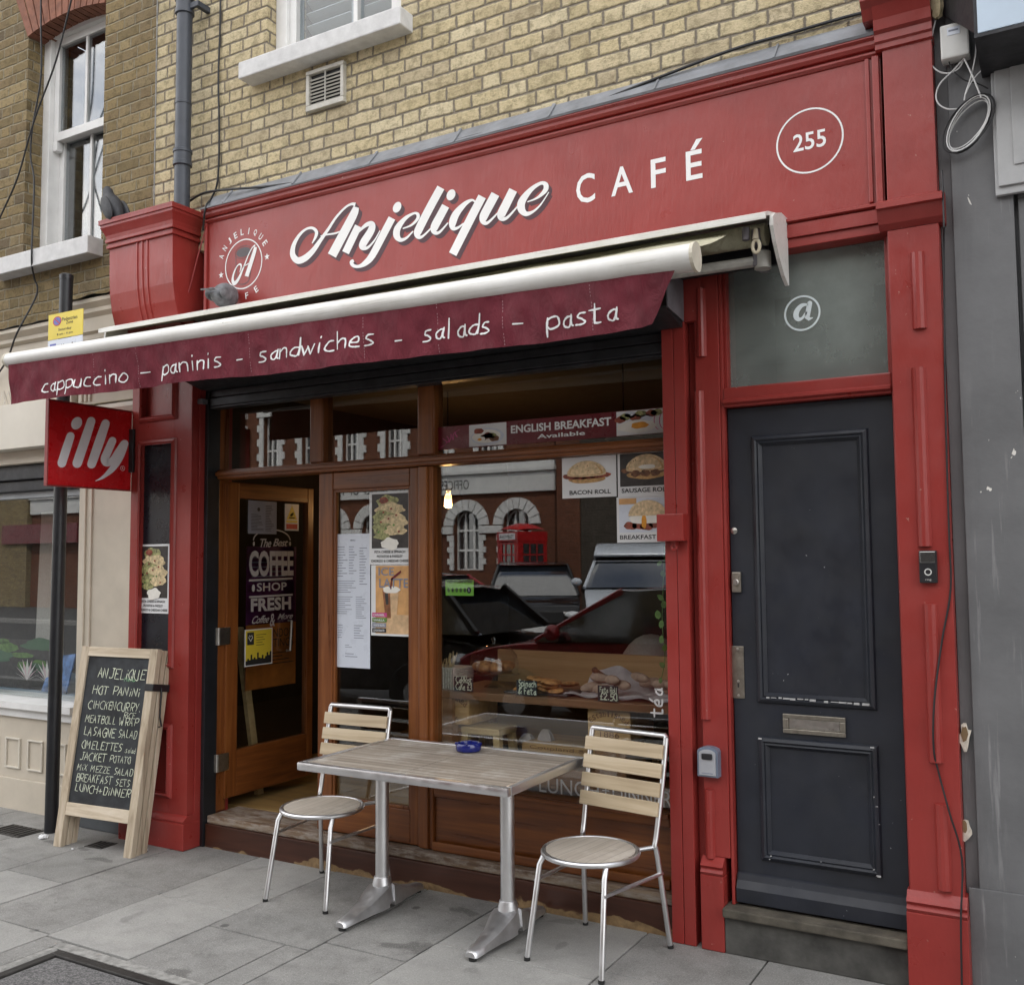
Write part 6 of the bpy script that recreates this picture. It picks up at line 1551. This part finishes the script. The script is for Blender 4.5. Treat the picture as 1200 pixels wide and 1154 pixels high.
midz = at(80, 158, wy0+.05).z
for z0, z1, y in ((midz-.03, hz0-.02, wy0+.035), (wsz+.02, midz+.03, wy0+.085)):
    b.box(WLx+.076, WLx+.125, y, y+.045, z0, z1, .004); b.box(WRx-.125, WRx-.076, y, y+.045, z0, z1, .004)
    b.box(WLx+.1255, WRx-.1255, y, y+.045, z0, z0+.06, .004); b.box(WLx+.1255, WRx-.1255, y, y+.045, z1-.05, z1, .004)
    m_ = (WLx+WRx)/2; b.box(m_-.011, m_+.011, y+.006, y+.040, z0+.061, z1-.051, .002)
b.box(WLx+.076, WLx+.12, wy0+.03, wy0+.08, midz-.10, midz-.031, .006)
wd = b.build("window", WHITE, nb)
b = B()
for z0, z1, y in ((midz+.03, hz0-.07, wy0+.055), (wsz+.081, midz-.02, wy0+.105)):
    for x0, x1 in ((WLx+.126, m_-.0115), (m_+.0115, WRx-.126)): b.box(x0, x1, y, y+.005, z0, z1)
b.build("pane", GLASSW, wd)
b = B(); b.box(WLx-.22, WRx+.02, WY-.11, wy0-.002, wsz-.115, wsz, .006); b.build("sill", SILL, wd)
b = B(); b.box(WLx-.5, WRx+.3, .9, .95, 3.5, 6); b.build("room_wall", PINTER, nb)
b = B()
for z0, z1, y in ((wsz+.02, hz0, wy0),): b.box(-8.6, -7.7, y, y+.14, z0, z1+.25)
b.build("far_window", WHITE, nb)
# ---- cream shopfront below
cf = thing("cream_shopfront", "cream painted neighbouring shopfront with display window and panelled stall riser", "shopfront", (-6.4, .05, 0))
def cbx(nm, m, boxes, bev=.004, par=cf): return lbox(nm, m, boxes, par, bev)
cbx("fascia", CREAM, [(-13, -5.55, .0, .10, 2.62, 3.065)])
b = B(); b.profx([(.0, 3.066), (-.03, 3.08), (-.03, 3.105), (-.07, 3.135), (-.07, 3.16), (.06, 3.175), (.06, 3.066)], -13, -5.56); b.build("cornice", CREAM, cf)
b = B(); b.grid(lambda u, v_: Vector((-13+7.46*u, -.085+.145*v_, 3.167+.03*v_+.004*math.sin(u*170))), 120, 2); b.build("lead_cap", LEAD, cf)
cbx("sign_box", CREAM2, [(-13, at(55, 500, -.12).x, -.12, -.001, 2.345, 2.640)])
cbx("soffit", CREAM, [(-13, -5.55, -.02, .30, 2.26, 2.344)])
cbx("shutter_box", SHUT, [(-13, -5.56, .03, .20, 2.16, 2.258), (-13, -5.56, .06, .20, 2.085, 2.157)], .006)
# bird spikes
b = B(); rs = random.Random(6); x = -8.0
while x < at(50, 470, -.07).x:
    b.tube([(x, -.06, 2.641), (x+rs.uniform(-.05, .05), -.06+rs.uniform(-.05, .05), 2.74)], .0016, 4); x += .035
b.build("bird_spikes", STEEL, cf)
# pilaster next to the red shopfront
cx0, cx1 = at(90, 650, .02).x, LX0-.016
b = B(); b.box(cx0, cx1, .03, .3, .0, 2.52, .004); b.box(cx0+.05, cx0+.075, .018, .0295, .30, 2.45, .003); b.box(cx0+.115, cx0+.135, .018, .0295, .30, 2.45, .003); b.box(cx1-.075, cx1-.05, .018, .0295, .30, 2.45, .003); b.box(cx1-.03, cx1-.012, .018, .0295, .30, 2.45, .003)
b.build("pilaster", CREAM, cf)
b = B(); b.profx([(.03, 2.521), (-.01, 2.53), (-.03, 2.555), (-.03, 2.58), (.1, 2.60), (.1, 2.521)], cx0-.02, cx1); b.build("pilaster_ledge", CREAM2, cf)
b = B(); b.box(cx0, cx1, .005, .3, 2.601, 3.00, .004)
for dx in (.03, .07, .11): b.box(cx0+dx, cx0+dx+.02, -.006, .0045, 2.62, 2.98, .003)
b.profx([(.004, 3.001), (-.015, 3.01), (-.015, 3.04), (-.035, 3.055), (-.035, 3.14), (-.06, 3.165), (-.06, 3.19), (-.09, 3.22), (-.09, 3.245), (.2, 3.26), (.2, 3.001)], cx0-.05, cx1+.01); b.build("pilaster_head", CREAM, cf)
b = B(); b.grid(lambda u, v_: Vector((cx0-.07+(cx1+.03-cx0+.07)*u, -.11+.17*v_, 3.255+.035*v_+.006*math.sin(u*16))), 20, 3); b.build("pilaster_flashing", SHUT, cf)
cbx("plinth", plain("slate_plinth", (.11, .12, .13), .8), [(cx0-.02, cx1-.05, -.03, .028, .0, .11)], .006)
# stall riser, sill, window
cbx("stall_riser", CREAM, [(-13, cx0-.001, .055, .25, -.01, .60)])
b = B(); b.box(-13, cx0-.001, .045, .0545, -.01, .20, .006); b.build("riser_skirting", CREAM, cf)
b = B(); x = cx0-.10
while x > -8.5:
    w_ = .155
    for q in ((x-w_, x, .262, .274), (x-w_, x, .448, .460), (x-w_, x-w_+.012, .2745, .4475), (x-.012, x, .2745, .4475)): b.box(q[0], q[1], .042, .0545, q[2], q[3], .003)
    x -= .235
b.build("riser_panel", CREAM2, cf)
b = B(); b.profx([(.0, .655), (-.005, .66), (-.005, .70), (.25, .725), (.25, .601), (.03, .601), (.03, .655)], -13, cx0-.001); b.build("sill", WHITE, cf)
b = B(); b.box(-6.62, -6.55, .10, .16, .72, 2.084, .004); b.box(cx0-.06, cx0-.001, .10, .16, .72, 2.084, .004); b.box(-6.549, cx0-.0605, .10, .16, 2.04, 2.084, .004); b.build("window_frame", plain("grey_window_frame", (.30, .32, .34), .45), cf)
cbx("pane", GLASS, [(-6.549, cx0-.061, .128, .134, .72, 2.039), (-12, -6.621, .128, .134, .72, 2.084)], 0)
cbx("display_back", PINTER, [(-13, cx0, 1.3, 1.35, .4, 2.5)], 0); cbx("display_floor", plain("pale_blue_display_shelf", (.35, .43, .52), .6), [(-13, cx0-.02, .17, 1.29, .68, .70)], 0)
p = at(54, 600, .75); q = at(50, 760, .60)
b = B(); b.prism([(p.x-.10, .78, p.z), (p.x+.16, .78, p.z), (q.x+.22, .60, .702), (q.x-.10, .60, .702)], (0, .02, 0)); tag(b.build('cloth_screen', LINEN), 'pale cloth covered screen leaning in the cream shop window behind the lily picture', 'screen')
# display picture of water lilies
p0, p1 = at(6, 748, .45), at(62, 812, .45)
b = B(); LX_ = p0.x-.45; b.box(LX_, p1.x+.03, .45, .455, .702, p0.z)
m = lambda u, v_, k=1: Vector((LX_+(p1.x+.03-LX_)*u, .45-.0006*k, .702+(p0.z-.702)*v_)); RS = random.Random(31)
for q in range(18): blob(b, m, RS.random(), RS.uniform(.35, .95), RS.uniform(.06, .16), RS.uniform(.05, .12), 1+q % 4, 1+q % 2, RS)
for cx_ in ((at(32, 800, .45).x-LX_)/(p1.x+.03-LX_), (at(55, 803, .45).x-LX_)/(p1.x+.03-LX_)):
    for q in range(11):
        a = math.pi*(q/10); d = .16/(p1.x+.03-LX_)*(1-.25*abs(math.cos(a)))
        b.mi = 3 if q % 2 else 4; b.face([m(cx_, .18, 6+q*.1), m(cx_+d*.6*math.cos(a-.18), .18+.24*math.sin(a-.0)+.0, 6+q*.1), m(cx_+d*1.25*math.cos(a), .18+.44*math.sin(a), 6+q*.1), m(cx_+d*.6*math.cos(a+.18), .18+.24*math.sin(a), 6+q*.1)])
tag(b.build("lily_picture", [DARKP, LEAF, plain("pad_green", (.05, .13, .06), .5), EGGW, plain("petal_pink", (.75, .55, .56), .5)]), "picture of white water lilies on dark water in the cream shop's window", "picture")
p0, p1 = at(46, 770, .40), at(66, 815, .40)
b = B(); b.prism([(p0.x, .42, .702), (p1.x+.1, .40, .702), (p1.x+.1, .47, p0.z+.03), (p0.x+.03, .49, p0.z)], (0, .01, 0)); tag(b.build("display_board", [plain("blue_yellow_print", (.08, .18, .42), .4, var=.9, scale=9)]), "blue printed board propped beside the lily picture", "display board")
# ------------------------------------------------------------------ grey neighbour on the right
gb = thing("grey_building", "grey painted rendered shopfront with pale blue fascia beside the black door", "building", (1.0, .1, 0))
gx = PX1+.001
b = B(); b.box(gx, gx+.045, .03, .4, 0, 3.9, .003); b.box(gx+.0455, -.155, .012, .4, 0, 3.9, .003); b.box(-.154, -.142, .06, .4, 0, 3.9); b.box(-.1415, 3.9, .03, .4, 2.9205, 3.9); b.box(gx+.01, -.155, .004, .0115, 0, .40, .003); b.box(-.1415, 3.9, .03, .4, 0, .62); b.box(-.1415, 3.9, .03, .4, 1.16, 2.92, .003); b.box(-.1415, 3.9, .004, .4, .6205, 1.159, .004)
b.build("wall", GREYW, gb)
b = B(); b.box(gx, 3.9, .05, .0595, 3.901, 8); b.build("upper_wall", BRICK_B, gb)
lb1 = at(1145, 20, -.32)
lbox("fascia", LBLUE, [(lb1.x, 3.9, -.32, -.305, lb1.z-.06, 4.3)], gb, .003)
sofz = lb1.z-.062
b = B(); b.prism([(lb1.x, -.304, sofz), (lb1.x, -.304, 4.3), (lb1.x, .011, 4.3), (lb1.x, .011, sofz+.02)], (-.012, 0, 0)); b.prism([(lb1.x-.012, -.32, sofz), (3.9, -.32, sofz), (3.9, .03, sofz), (lb1.x-.012, .03, sofz)], (0, 0, -.012)); b.build("soffit", SHUT, gb)
b = B(); b.prism([at(1097, 20, .011), at(1104, 17, .011), at(1157, 46, -.20), at(1145, 40, -.28), at(1145, -40, -.28), at(1100, -40, .011)], (0, .006, 0)); b.build("fascia_return", SHUT, gb)
wp = [at(1160, 66, .0), at(1167, 231, .0)]
b = B(); b.box(wp[0].x, 1.2, -.012, .011, wp[1].z, wp[0].z+.03, .004); b.box(wp[0].x+.012, 1.19, -.024, -.0125, wp[1].z+.03, wp[0].z+.02, .003); b.box(wp[0].x+.065, 1.1, -.030, -.0245, wp[1].z+.10, wp[0].z-.05, .003); b.build("boarded_panel", GREYP, gb)
rs = random.Random(14); M1_ = [plain("exposed_plaster", (.62, .58, .50), .9, var=.2, scale=60), plain("exposed_brown_filler", (.22, .15, .08), .9)]
for cx_, cy_, w_, h_ in ((1131, 864, .026, .055), (1131, 972, .022, .045)):
    q = at(cx_, cy_, .010); b = B()
    b.mi = 0; b.prism([(q.x+w_*(.45+.75*rs.random())*math.cos(a), .0095, q.z+h_*(.5+.7*rs.random())*math.sin(a)) for a in [2*math.pi*k/14 for k in range(14)]], (0, .006, 0))
    b.mi = 1; b.prism([(q.x-.002+w_*.45*(.8+.3*rs.random())*math.cos(a), .008, q.z+.012+h_*.55*(.8+.35*rs.random())*math.sin(a)) for a in [2*math.pi*k/12 for k in range(12)]], (0, .003, 0))
    b.build("broken_render", M1_, gb)
# junction box and cables
p0, p1 = at(1103, 72, -.04), at(1135, 24, -.04)
jb = thing("junction_box", "off white cable junction box high on the grey wall", "junction box", (p0.x, 0, p0.z))
b = B(); b.box(p0.x, p1.x, -.050, .011, p0.z, p1.z, .007); b.build("case", PLASTW, jb)
b = B(); zz = p1.z-(p1.z-p0.z)*.35; b.box(p0.x+.025, p1.x-.03, -.0515, -.0502, zz, zz+.03); b.build("sticker", PAPERB, jb)
b = B(); b.box(p0.x+.03, p1.x-.036, -.0521, -.0516, zz+.014, zz+.021); b.build("print", PRINTG, jb)
cable([(1100, 12), (1094, 34), (1090, 60), (1091, 75), (1100, 84), (1112, 86), (1124, 80), (1130, 68)], -.02, .003, CABLEW, "loose_cable", "white cable looping down between junction box and red pilaster")
cable([(1130, 68), (1118, 82), (1102, 98), (1097, 112), (1100, 122), (1110, 128), (1122, 128)], -.022, .003, CABLEW, "loose_cable", "white cable curling from the junction box towards the coil")
cable([(1144, 40), (1143, 66), (1138, 90), (1132, 108), (1130, 118)], -.024, .003, CABLEW, "loose_cable", "white cable dropping straight from the blue fascia to the coil")
cable([(1205, 48), (1180, 64), (1156, 78), (1140, 94), (1131, 112)], -.028, .0022, CABLEW, "loose_cable", "thin white cable slanting in from the boarded panel to the coil")
cable([(1130, 69), (1140, 90), (1150, 115)], -.03, .0032, CABLEW, "loose_cable", "white dashed cable running diagonally from the junction box down to the coil's far side")
cable([(1112, 73), (1118, 84), (1130, 94), (1145, 98), (1158, 104)], -.02, .0026, CABLE, "loose_cable", "thin dark cable passing behind the white cables below the junction box")
cable([(1155, 48), (1156, 54), (1162, 57), (1178, 54), (1205, 47)], -.03, .004, SHUTL, "loose_cable", "grey cable clipped along the underside of the blue fascia")
co = thing("cable_coil", "coil of black and white cable hanging on the grey wall", "cable coil", tuple(at(1135, 146, .0)))
cc = at(1135, 146, -.02); rc = random.Random(2)
for nm, mt, k, r0 in (("black_loop", CABLE, 3, .0034), ("white_loop", CABLEW, 3, .0026)):
    b = B()
    for i in range(k):
        a_, c_ = (.108+.005*i, .058+.005*i) if mt is CABLE else (.098+.006*i, .048+.005*i)
        th = R_(56+rc.uniform(-5, 5)); pts = []
        for j in range(28):
            t_ = 2*math.pi*j/28; u, v_ = a_*math.cos(t_), c_*math.sin(t_)
            pts.append((cc.x+u*math.cos(th)-v_*math.sin(th), -.016-.007*i, cc.z+u*math.sin(th)+v_*math.cos(th)))
        b.tube(pts, r0, 6, True)
    b.build(nm, mt, co, smooth=True)
b = B(); q = at(1098, 8, -.03); b.ball(q, .022, .02, .05, 8); tag(b.build("foam_filler", plain("yellowed_foam", (.45, .38, .24), .9, var=.4, scale=40), smooth=True, jitter=.004), "lump of yellowed filler foam at the top of the grey wall", "foam")
# ------------------------------------------------------------------ the street behind the photographer, seen mirrored in the glass
def mir(x, y, Yv):
    p = at(x, y, Yv); return Vector((p.x, .326-p.y, p.z))
OY = -18.6
ox1 = mir(650, 600, .326-OY).x
def ox(px): return mir(px, 600, .326-OY).x
def oz(px, py): return mir(px, py, .326-OY).z
oh = thing("offices_building", "red brick street building with white arched windows and OFFICES lettering across the road", "building", (ox1-6, OY, 0))
zb0, zb1 = oz(560, 579), oz(560, 556)
def owall(b, x0, x1, z0, z1, holes, y):
    xs = sorted({x0, x1, *[h[0] for h in holes], *[h[1] for h in holes]}); zs = sorted({z0, z1, *[h[2] for h in holes], *[h[3] for h in holes]})
    for a, c in zip(xs, xs[1:]):
        for e, f in zip(zs, zs[1:]):
            m_ = ((a+c)/2, (e+f)/2)
            if not any(h[0] < m_[0] < h[1] and h[2] < m_[1] < h[3] for h in holes): b.box(a, c, y-.4, y, e, f)
pit = (ox(606)-ox(547)); cen = [ox(547)+pit*k for k in range(-7, 2)]
aw_ = pit*.26; wz0, wz1 = oz(547, 668), oz(547, 616)
ups = [ox(547)-.55*pit+pit*1.0*k for k in range(-7, 3)]; uw = pit*.2; uz0 = zb1+.62; uz1 = uz0+1.6
holes = [(c-aw_, c+aw_, wz0, wz1+aw_) for c in cen]+[(c-uw, c+uw, uz0, uz1) for c in ups if c < ox1-.5]
b = B(); owall(b, ox1-22, ox1, -.13, uz1+1.4, holes, OY); b.build("wall", BRICK_R, oh)
b = B(); b.box(ox1-22, ox1+.05, OY+.001, OY+.10, zb0, zb1, .02); b.box(ox1-22, ox1+.08, OY+.001, OY+.18, zb1+.001, zb1+.12, .02); b.box(ox1-22, ox1+.04, OY+.001, OY+.07, zb1+.121, uz0-.001); b.box(ox1-22, ox1+.15, OY+.001, OY+.3, uz1+1.0, uz1+1.4, .03)
ob = b.build("stone_band", STONEW, oh)
b = B()
def rt(s, xr, xl, z0, z1): text(b, s, (xl, OY+.103, z0), (xr, OY+.103, z0), (xl, OY+.103, z1), bold=.01)
bh = zb1-zb0
rt("OFFICES", ox(519), ox(552), zb0+bh*.25, zb0+bh*.75)
rt("THE RELIEF OF THE POOR", ox(360), ox(480), zb0+bh*.25, zb0+bh*.75)
b.build("carved_lettering", INKB, ob)
b = B()
for c in cen:
    n = 9
    for k in range(n):
        a0, a1 = math.pi*k/n+.02, math.pi*(k+1)/n-.02; R0, R1 = aw_*1.02, aw_*1.75
        b.prism([(c+R0*math.cos(a0), OY+.001, wz1+R0*math.sin(a0)), (c+R1*math.cos(a0), OY+.001, wz1+R1*math.sin(a0)), (c+R1*math.cos(a1), OY+.001, wz1+R1*math.sin(a1)), (c+R0*math.cos(a1), OY+.001, wz1+R0*math.sin(a1))], (0, .07, 0))
    b.box(c+aw_*1.05, c+pit-aw_*1.05, OY+.001, OY+.09, wz1-.22, wz1-.02, .01) if c+pit < ox1 else None
    for s_ in (-1, 1):
        for q in range(6): b.box(c+s_*aw_*1.0 if s_ > 0 else c-aw_*(1.5 if q % 2 else 1.3), c+aw_*(1.5 if q % 2 else 1.3) if s_ > 0 else c-aw_, OY+.001, OY+.05, wz0+(wz1-wz0-.25)*q/6, wz0+(wz1-wz0-.25)*(q+.96)/6)
for c in ups:
    if c >= ox1-.5: continue
    for q in range(7):
        w_ = uw*(1.8 if q % 2 else 1.5); z0 = uz0+(uz1-uz0)*q/7; z1 = uz0+(uz1-uz0)*(q+.97)/7
        b.box(c-w_, c-uw, OY+.001, OY+.05, z0, z1); b.box(c+uw, c+w_, OY+.001, OY+.05, z0, z1)
    b.box(c-uw*1.8, c+uw*1.8, OY+.001, OY+.07, uz1+.001, uz1+.2)
b.build("stone_surround", STONEW, oh)
def owin(c, hw_, z0, z1, arch):
    b = B(); y0 = OY-.22
    for k in range(4): x = c-hw_+2*hw_*k/3; b.box(x-.03, x+.03, y0, y0+.06, z0, z1)
    for k in range(4): z = z0+(z1-z0)*k/3; b.box(c-hw_, c+hw_, y0+.002, y0+.058, z-.03, z+.03)
    if arch: b.tube([(c+hw_*.97*math.cos(a), y0+.03, z1-hw_+hw_*.97*math.sin(a)) for a in [math.pi*k/12 for k in range(13)]], .03, 6)
    o = b.build("window", WHITE, oh); b = B(); b.box(c-hw_, c+hw_, y0-.02, y0-.01, z0, z1); b.build("pane", CARGLASS, o)
for c in cen: owin(c, aw_, wz0, wz1+aw_, True)
for c in ups:
    if c < ox1-.5: owin(c, uw, uz0, uz1, False)
o2 = thing("dark_brick_building", "plain dark brick building with one black window beside the offices across the road", "building", (ox1+4, OY, 0))
hx0, hx1 = ox1+2.0, ox1+3.4
b = B(); owall(b, ox1+.9, ox1+30, -.13, 11, [(hx0, hx1, 1.2, 3.0)], OY+.3); b.build("wall", BRICK_D, o2)
b = B(); b.box(hx0-.1, hx1+.1, OY-.3, OY-.25, 1.1, 3.1); b.build("window", INKB, o2)
b = B(); b.box(ox1+.25, ox1+.899, OY-.4, OY+.35, -.13, 11); tag(b.build("brick_pier", BRICK_R), "tall red brick pier between the offices and the dark brick building", "pier")
o3 = thing("brown_terrace", "brown brick terrace with white sash windows far along the opposite side of the street", "building", (ox1-30, OY, 0))
b = B(); hs = [(ox1-27-3.2*k, ox1-25.8-3.2*k, z, z+1.8) for k in range(7) for z in (.9, 4.2)]; owall(b, ox1-48, ox1-22.01, -.13, 8.2, hs, OY+.2); b.build("wall", BRICK_B, o3)
for h in hs:
    b = B(); b.box(h[0], h[1], OY, OY+.06, h[2], h[3]); o = b.build("window", WHITE, o3); b = B(); b.box(h[0]+.1, h[1]-.1, OY+.061, OY+.07, h[2]+.1, (h[2]+h[3])/2-.03); b.box(h[0]+.1, h[1]-.1, OY+.061, OY+.07, (h[2]+h[3])/2+.03, h[3]-.1); b.build("pane", CARGLASS, o)
q = mir(25, 625, 17.9)
b = B(); b.box(q.x-2.2, q.x+2.2, OY+.201, OY+.30, q.z-.35, q.z+.35); b.build('shop_sign', MAROON, o3)
# phone box
q = mir(612, 660, 17.6); px_, py_ = q.x, q.y
pk = thing("phone_box", "red telephone box with small paned door on the far pavement", "phone box", (px_, py_, 0), R_(25))
def pbx(nm, m, boxes, par=pk, bev=.01):
    b = B()
    for k in boxes: b.box(*k, bev)
    return b.build(nm, m, par, False, False)
pbx("cabinet", PHONER, [(-.45, -.36, -.45, .45, 0, 2.05), (.36, .45, -.45, .45, 0, 2.05), (-.3595, .3595, -.45, -.41, 0, 2.05), (-.46, .46, -.46, .46, 2.051, 2.30), (-.48, .48, -.48, .48, 0, .15)])
b = B(); b.grid(lambda u, v_: Vector((-.44+.88*u, -.44+.88*v_, 2.30+.22*math.sqrt(max(0, 1-(2*u-1)**2*.9))*math.sqrt(max(0, 1-(2*v_-1)**2*.9)))), 12, 12); b.build("domed_roof", PHONER, pk, True, False)
dr = pbx("door", PHONER, [(-.355, -.27, .40, .44, .2, 2.04), (.27, .355, .40, .44, .2, 2.04)]+[(-.2695, .2695, .402, .438, z, z+.05) for z in (.2, .5, .8, 1.1, 1.4, 1.7, 1.98)]+[(x, x+.03, .404, .436, .251, 1.979) for x in (-.14, .11)])
pbx("pane", CARGLASS, [(-.268, .268, .41, .415, .25, 1.98), (.37, .375, -.4, .4, .25, 1.98)], dr, 0)
pbx("side_pane", CARGLASS, [(s_*.452-.004, s_*.452+.004, -.33+.22*i, -.15+.22*i, .30+.29*j, .55+.29*j) for s_ in (-1, 1) for i in range(3) for j in range(6)], pk, 0)
pbx("name_panel", PAPER, [(-.34, .34, .461, .468, 2.10, 2.26)], pk, .003)
b = B(); text(b, "TELEPHONE", (.31, .4695, 2.14), (-.31, .4695, 2.14), (.31, .4695, 2.22), bold=.02); b.build("name_lettering", INKB, pk, False, False)
# vehicles
def soft(o):
    m = o.modifiers.new('Subdivision', 'SUBSURF'); m.levels = 2; m.render_levels = 2
    for e in o.data.edges: e.use_edge_sharp = False
def vehicle(nm, lab, cat, loc, rz, paint, L, Wd, prof, roof, zs, brow=None):
    """prof: body side outline (x,z); roof: glasshouse outline (x,z)"""
    t = thing(nm, lab, cat, loc, rz)
    def loft(pts, w0, w1, zlo, zhi):
        b = B(); cx_ = sum(p[0] for p in pts)/len(pts)
        wz = lambda x, z: (w0+(w1-w0)*max(0, min(1, (z-zlo)/(zhi-zlo))))/2*(1-.10*(abs(x)/(L/2))**4)
        n = len(pts); ys = (-1, -.97, -.85, 0, .85, .97, 1); R = []
        for s_ in ys: R.append([b.bm.verts.new((cx_+(x-cx_)*(1 if abs(s_) < .98 else .985), s_*wz(x, z), z if abs(s_) < .98 else zlo+(z-zlo)*.97+.004)) for x, z in pts])
        for A, C in zip(R, R[1:]):
            for k in range(n): b.bm.faces.new((A[k], A[(k+1) % n], C[(k+1) % n], C[k]))
        b.bm.faces.new(R[0]); b.bm.faces.new(R[-1]); return b
    bo = loft(prof, Wd, Wd*.97, zs[0], zs[1]).build("body", paint, t, True, False)
    soft(bo)
    loft(roof, Wd*.97, Wd*.74, zs[1], zs[2]).build("glasshouse", CARGLASS, t, True, False)
    if brow: soft(loft(brow, Wd*.80, Wd*.72, 1.7, 2.06).build('high_roof', paint, t, True, False))
    b = B(); top = [p for p in roof if p[1] > zs[2]-.10]; x0, x1 = min(p[0] for p in top), max(p[0] for p in top)
    b.grid(lambda u, v_: Vector((x0-.06+(x1-x0+.12)*u, (-.5+v_)*Wd*.75, zs[2]-.02+.035*math.sin(math.pi*u)**.5*math.sin(math.pi*v_)**.5)), 10, 8)
    fx_ = [p for p in roof if p[0] == max(p[0] for p in roof)][0]
    for s_ in (-1, 1):
        b.tube([(x1, s_*Wd*.37, zs[2]-.02), (fx_[0], s_*Wd*.465, fx_[1])], .035, 8)
        rx_ = min(p[0] for p in roof); b.tube([(x0, s_*Wd*.37, zs[2]-.02), (rx_, s_*Wd*.465, zs[1]+.02)], .045, 8)
        b.tube([((x0+x1)/2-.1, s_*Wd*.375, zs[2]-.03), ((x0+x1)/2-.1, s_*Wd*.48, zs[1])], .04, 8)
    b.build("roof", paint, t, True, False)
    hx = max(p[0] for p in prof)
    for s_ in (-1, 1):
        b = B(); b.ball((hx-.10, s_*Wd*.36, zs[0]+.42), .10, .18, .075, 8); b.build("headlight", LAMP, t, True, False)
        b = B(); b.ball((fx_[0]-.25, s_*(Wd*.5+.09), zs[1]+.08), .07, .11, .08, 8); b.build("wing_mirror", paint, t, True, False)
    b = B(); b.box(hx-.05, hx+.012, -Wd*.27, Wd*.27, zs[0]+.28, zs[0]+.50, .02); b.build("grille", INKB, t, False, False)
    b = B(); b.box(hx+.0125, hx+.02, -.26, .26, zs[0]+.12, zs[0]+.23, .004); b.build("number_plate", PAPER, t, False, False)
    for x in (L*.31, -L*.29):
        for s_ in (-1, 1):
            M = Matrix.Rotation(R_(90), 3, 'X')
            b = B(); b.lathe([(.20, -.11), (.31, -.11), (.33, -.08), (.33, .08), (.31, .11), (.20, .11)], (x, s_*(Wd/2-.10), .33), 28, M); w_ = b.build("wheel", TYRE, t, True, False)
            b = B(); b.lathe([(1e-4, -.115), (.06, -.118), (.21, -.10), (.21, .10), (.06, .118), (1e-4, .115)], (x, s_*(Wd/2-.10), .33), 20, M); b.build("rim", RIM, w_, True, False)
    return t
suv = dict(L=4.5, Wd=1.85, prof=[(-2.2, .35), (2.15, .30), (2.25, .55), (2.2, .85), (1.9, .98), (1.15, 1.06), (-2.1, 1.08), (-2.25, .8)], roof=[(1.25, 1.04), (.85, 1.33), (.45, 1.60), (-.6, 1.69), (-1.7, 1.62), (-2.15, 1.06)], zs=(.30, 1.06, 1.64))
sal = dict(L=4.4, Wd=1.78, prof=[(-2.15, .32), (2.1, .27), (2.2, .5), (2.12, .74), (1.7, .86), (1.05, .95), (-2.0, .97), (-2.2, .7)], roof=[(1.15, .93), (.75, 1.18), (.30, 1.42), (-.6, 1.48), (-1.5, 1.38), (-2.0, .95)], zs=(.27, .95, 1.44))
van = dict(L=5.0, Wd=1.95, prof=[(-2.5, .35), (2.35, .30), (2.48, .6), (2.42, .95), (2.0, 1.10), (1.5, 1.22), (-2.5, 1.25), (-2.52, .7)], roof=[(1.6, 1.20), (1.32, 1.45), (1.02, 1.70), (.2, 1.74), (-2.3, 1.74), (-2.48, 1.2)], zs=(.30, 1.22, 1.70), brow=[(1.06, 1.70), (.95, 1.84), (.60, 2.0), (0, 2.06), (-2.3, 2.06), (-2.5, 1.70)])
q = mir(640, 720, 13.6); vehicle("parked_car", "black suv facing the cafe in front of the phone box across the street", "car", (q.x-.3, q.y, -.127), R_(60), CARB, **suv)
q = mir(548, 720, 12.6); vehicle("parked_car", "dark red hatchback parked on the far side, behind the green sticker's reflection", "car", (q.x-.8, q.y, -.127), R_(12), CARR, **sal)
q = mir(748, 700, 13.4); vehicle("parked_van", "silver white van facing the cafe across the street", "van", (q.x-.55, q.y-1.0, -.127), R_(66), VANW, **van)
q = mir(735, 730, 5.35); vehicle("parked_car", "glossy red car parked close by at the near kerb", "car", (q.x+.50, q.y-.05, -.127), R_(178), CARR, **sal)
q = mir(560, 740, 5.35); vehicle("parked_car", "black saloon parked ahead of the red car at the near kerb", "car", (q.x-1.6, q.y-.05, -.127), R_(178), CARB, **sal)
